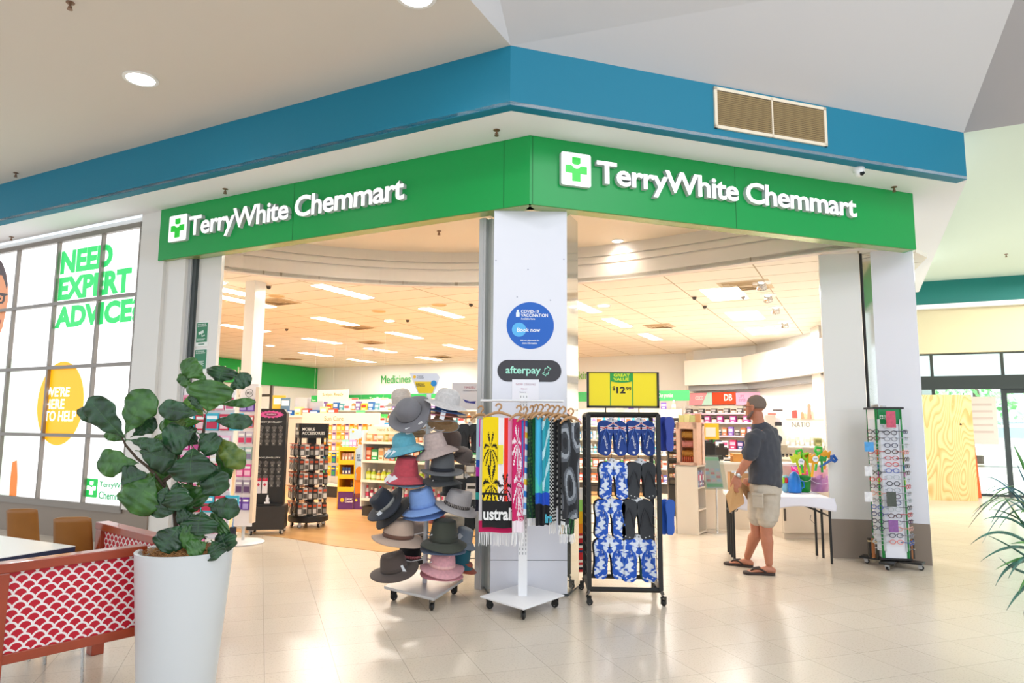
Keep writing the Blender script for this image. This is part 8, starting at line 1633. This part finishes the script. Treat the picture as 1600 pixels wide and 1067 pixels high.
for i, (x, y) in enumerate(((1190, 441), (1200, 461), (1212, 480), (1226, 503))):
    q = flo(x, y, 3.5); T = thing('ceiling_spotlight', 'adjustable ceiling spotlight on the right, %s from the front' % ORD[i], 'spotlight', q, radians(-20), 'spotlights on the right of shop ceiling'); g = MB(); g.bx(-.12, .12, -.12, .12, -.01, 0); g.build('plate', M_WPL, T, smooth=0); g = MB(); g.M = tr(0, 0, -.05) @ rx(radians(35)); g.lathe([(.05, .05), (.07, -.05)], 18, caps=False); g.build('can', M_STEEL, T, solid=.004); g = MB(); g.M = tr(0, 0, -.05) @ rx(radians(35)); g.lathe([(.06, -.03), (0, -.03)], 18, caps=False); g.build('lamp', MATS['lit_lens_12'], T)
    spot('spotlight_beam', (q.x, q.y-.02, q.z-.13), 60, (1, .97, .93), 80, .8, (radians(28), 0, radians(-40)), .04)
# ================================================================ far mall bay: plywood, outdoors
PWs = aty(1448, 780, flo(1448, 781).y); q0, q1 = flo(1440, 781), flo(1529, 783); T = thing('plywood_hoarding', 'tall sheet of raw plywood leaning before entry doors', 'hoarding', (q0.x, q0.y, 0), atan2(q1.y-q0.y, q1.x-q0.x))
def plym():
    m = bpy.data.materials.new('pine_plywood'); m.use_nodes = True; nt = m.node_tree; b = nt.nodes['Principled BSDF']; N = nt.nodes.new; Lk = nt.links.new
    tc = N('ShaderNodeTexCoord'); mp = N('ShaderNodeMapping'); mp.inputs['Scale'].default_value = (1.5, 1, .45); Lk(tc.outputs['Object'], mp.inputs[0]); wv = N('ShaderNodeTexNoise'); wv.inputs['Scale'].default_value = 1.3; wv.inputs['Detail'].default_value = 1; Lk(mp.outputs[0], wv.inputs['Vector'])
    ml = N('ShaderNodeMath'); ml.operation = 'MULTIPLY'; ml.inputs[1].default_value = 26; Lk(wv.outputs['Fac'], ml.inputs[0]); fr = N('ShaderNodeMath'); fr.operation = 'FRACT'; Lk(ml.outputs[0], fr.inputs[0])
    cr = N('ShaderNodeValToRGB'); cr.color_ramp.elements[0].color = (*srgb('#d8ac66'), 1); cr.color_ramp.elements[1].color = (*srgb('#f6d89c'), 1); cr.color_ramp.elements[1].position = .6; e3 = cr.color_ramp.elements.new(1.0); e3.color = (*srgb('#f2cf8e'), 1); Lk(fr.outputs[0], cr.inputs[0]); Lk(cr.outputs[0], b.inputs['Base Color']); b.inputs['Roughness'].default_value = .6; return m
hp_y = dep(1490, 616, q0).z; Lw = (Vector(q1)-Vector(q0)).length; g = MB(); g.bx(0, Lw, 0, .018, 0, hp_y); g.build('sheet', plym(), T, smooth=0); g = MB(); g.bx(Lw-.03, Lw, .02, .1, 0, hp_y); g.build('edge_batten', C('#d9b070', .7), T, smooth=0); g = MB(); g.ball((Lw*.78, -.006, hp_y*.72), .02, 8, 6); g.build('fixing', C('#3a2a1c'), T)
q = flo(1534, 779); T = thing('orange_barrier', 'thin orange safety mesh behind plywood edge', 'barrier', (q.x, q.y+.1, 0), 0); g = MB(); g.add([(0, 0, 0), (.07, 0, 0), (-.02, 0, 1.5), (-.08, 0, 1.5), (0, .02, 0), (.07, .02, 0), (-.02, .02, 1.5), (-.08, .02, 1.5)], [(0, 1, 2, 3), (7, 6, 5, 4), (0, 4, 5, 1), (1, 5, 6, 2), (2, 6, 7, 3), (3, 7, 4, 0)]); g.build('mesh', C('#f2662c'), T, smooth=0)
q = FWd @ (lF2(1535, 655)+Vector((0, .05, 0))); T = thing('door_notice', 'pale paper notice on the glass door', 'notice', q, atan2(e.y, e.x)); g = MB(); g.bx(-.3, .28, -.01, 0, -.55, .5); g.build('sheet', C('#e9dcd4'), T, smooth=0)
g = MB()
for i in range(5): g.bx(-.2, .2, -.013, -.01, .3-.15*i, .35-.15*i)
g.build('print', C('#d8c4bc'), T, smooth=0)
# outdoors
og = MB(); og.slab([(6, 17.4), (60, 12), (60, 60), (6, 60)], -.06, -.02); struct(og.build('ground_outside', mat('pale_concrete', '#d8d8d4', .8), smooth=0), 'sunlit car park outside the doors')
def tree(x, y, h, r, lab, cols_, sd):
    T = thing('tree', lab, 'tree', (x, y, 0), 0, 'trees outside the mall doors'); rr = random.Random(sd); g = MB(); g.tube([(0, 0, 0), (.1, 0, h*.4), (0, 0, h*.7)], [.18, .14, .08], 8); g.build('trunk', M_STEM, T)
    g = MB()
    for k in range(1500):
        a, b_2 = rr.uniform(0, 2*pi), rr.uniform(-1, 1); rad = r*rr.uniform(.5, 1)**.5*(1+.25*sin(a*3+b_2*4)); s = sqrt(1-b_2*b_2); p = Vector((rad*s*cos(a), rad*s*sin(a), h*.62+rad*.9*b_2)); d1 = Vector((rr.uniform(-1, 1), rr.uniform(-1, 1), rr.uniform(-1, 1))).normalized()*.16; d2 = d1.cross(Vector((rr.uniform(-1, 1), rr.uniform(-1, 1), rr.uniform(-1, 1)))).normalized()*.1
        g.add([p-d1, p+d2, p+d1, p-d2], [(0, 1, 2, 3)], rr.randint(0, 1))
    f = g.build('foliage', [C(c_, .7) for c_ in cols_], T, smooth=0, merge=False); f['kind'] = 'stuff'
tree(28, 32, 7, 3.0, 'pale green tree beyond the parked car on the right', ['#5a9a58', '#a8d498'], 1); tree(20, 30, 6.4, 2.8, 'leafy tree behind the door notice', ['#6aa866', '#b4dca8'], 2); tree(37, 35, 7.5, 3.8, 'tree at far right beyond the doors', ['#4a8a50', '#98c88c'], 3)
T = thing('parked_ute', 'white parked utility vehicle outside glass doors', 'car', (19.4, 27.5, 0), radians(-35))
g = MB(); g.prism([(-2.4, .45), (2.4, .45), (2.45, .95), (1.2, 1.08), (.7, 1.6), (-.6, 1.64), (-.85, 1.1), (-2.4, 1.08)], -.85, .85); g.build('body', C('#f1f3f5', .2), T, smooth=0, bevel=.06)
g = MB(); g.prism([(.95, 1.12), (.62, 1.52), (-.5, 1.55), (-.7, 1.14)], -.87, .87); g.build('windows', C('#8fa4b2', .1), T, smooth=0)
for x in (-1.55, 1.5):
    for y in (-.82, .82): g = MB(); g.M = tr(x, y, .36) @ rx(pi/2); g.lathe([(.2, -.1), (.36, -.1), (.36, .1), (.2, .1)], 26); w9 = g.build('wheel', M_RUBBER, T); g = MB(); g.M = tr(x, y, .36) @ rx(pi/2); g.lathe([(0, -.11), (.21, -.11), (.21, .11), (0, .11)], 20); g.build('hubcap', M_ALU, w9)
g = MB(); g.bx(-2.52, -2.42, -.5, .5, .5, .72); g.build('number_plate', C('#5a6470'), T, smooth=0); g = MB(); g.bx(-2.3, -.9, -.8, .8, 1.09, 1.13); g.tube([(-2.3, 0, 1.7), (2.2, 0, 1.75)], .03, 6); g.build('tray_rack', C('#6a7276'), T)
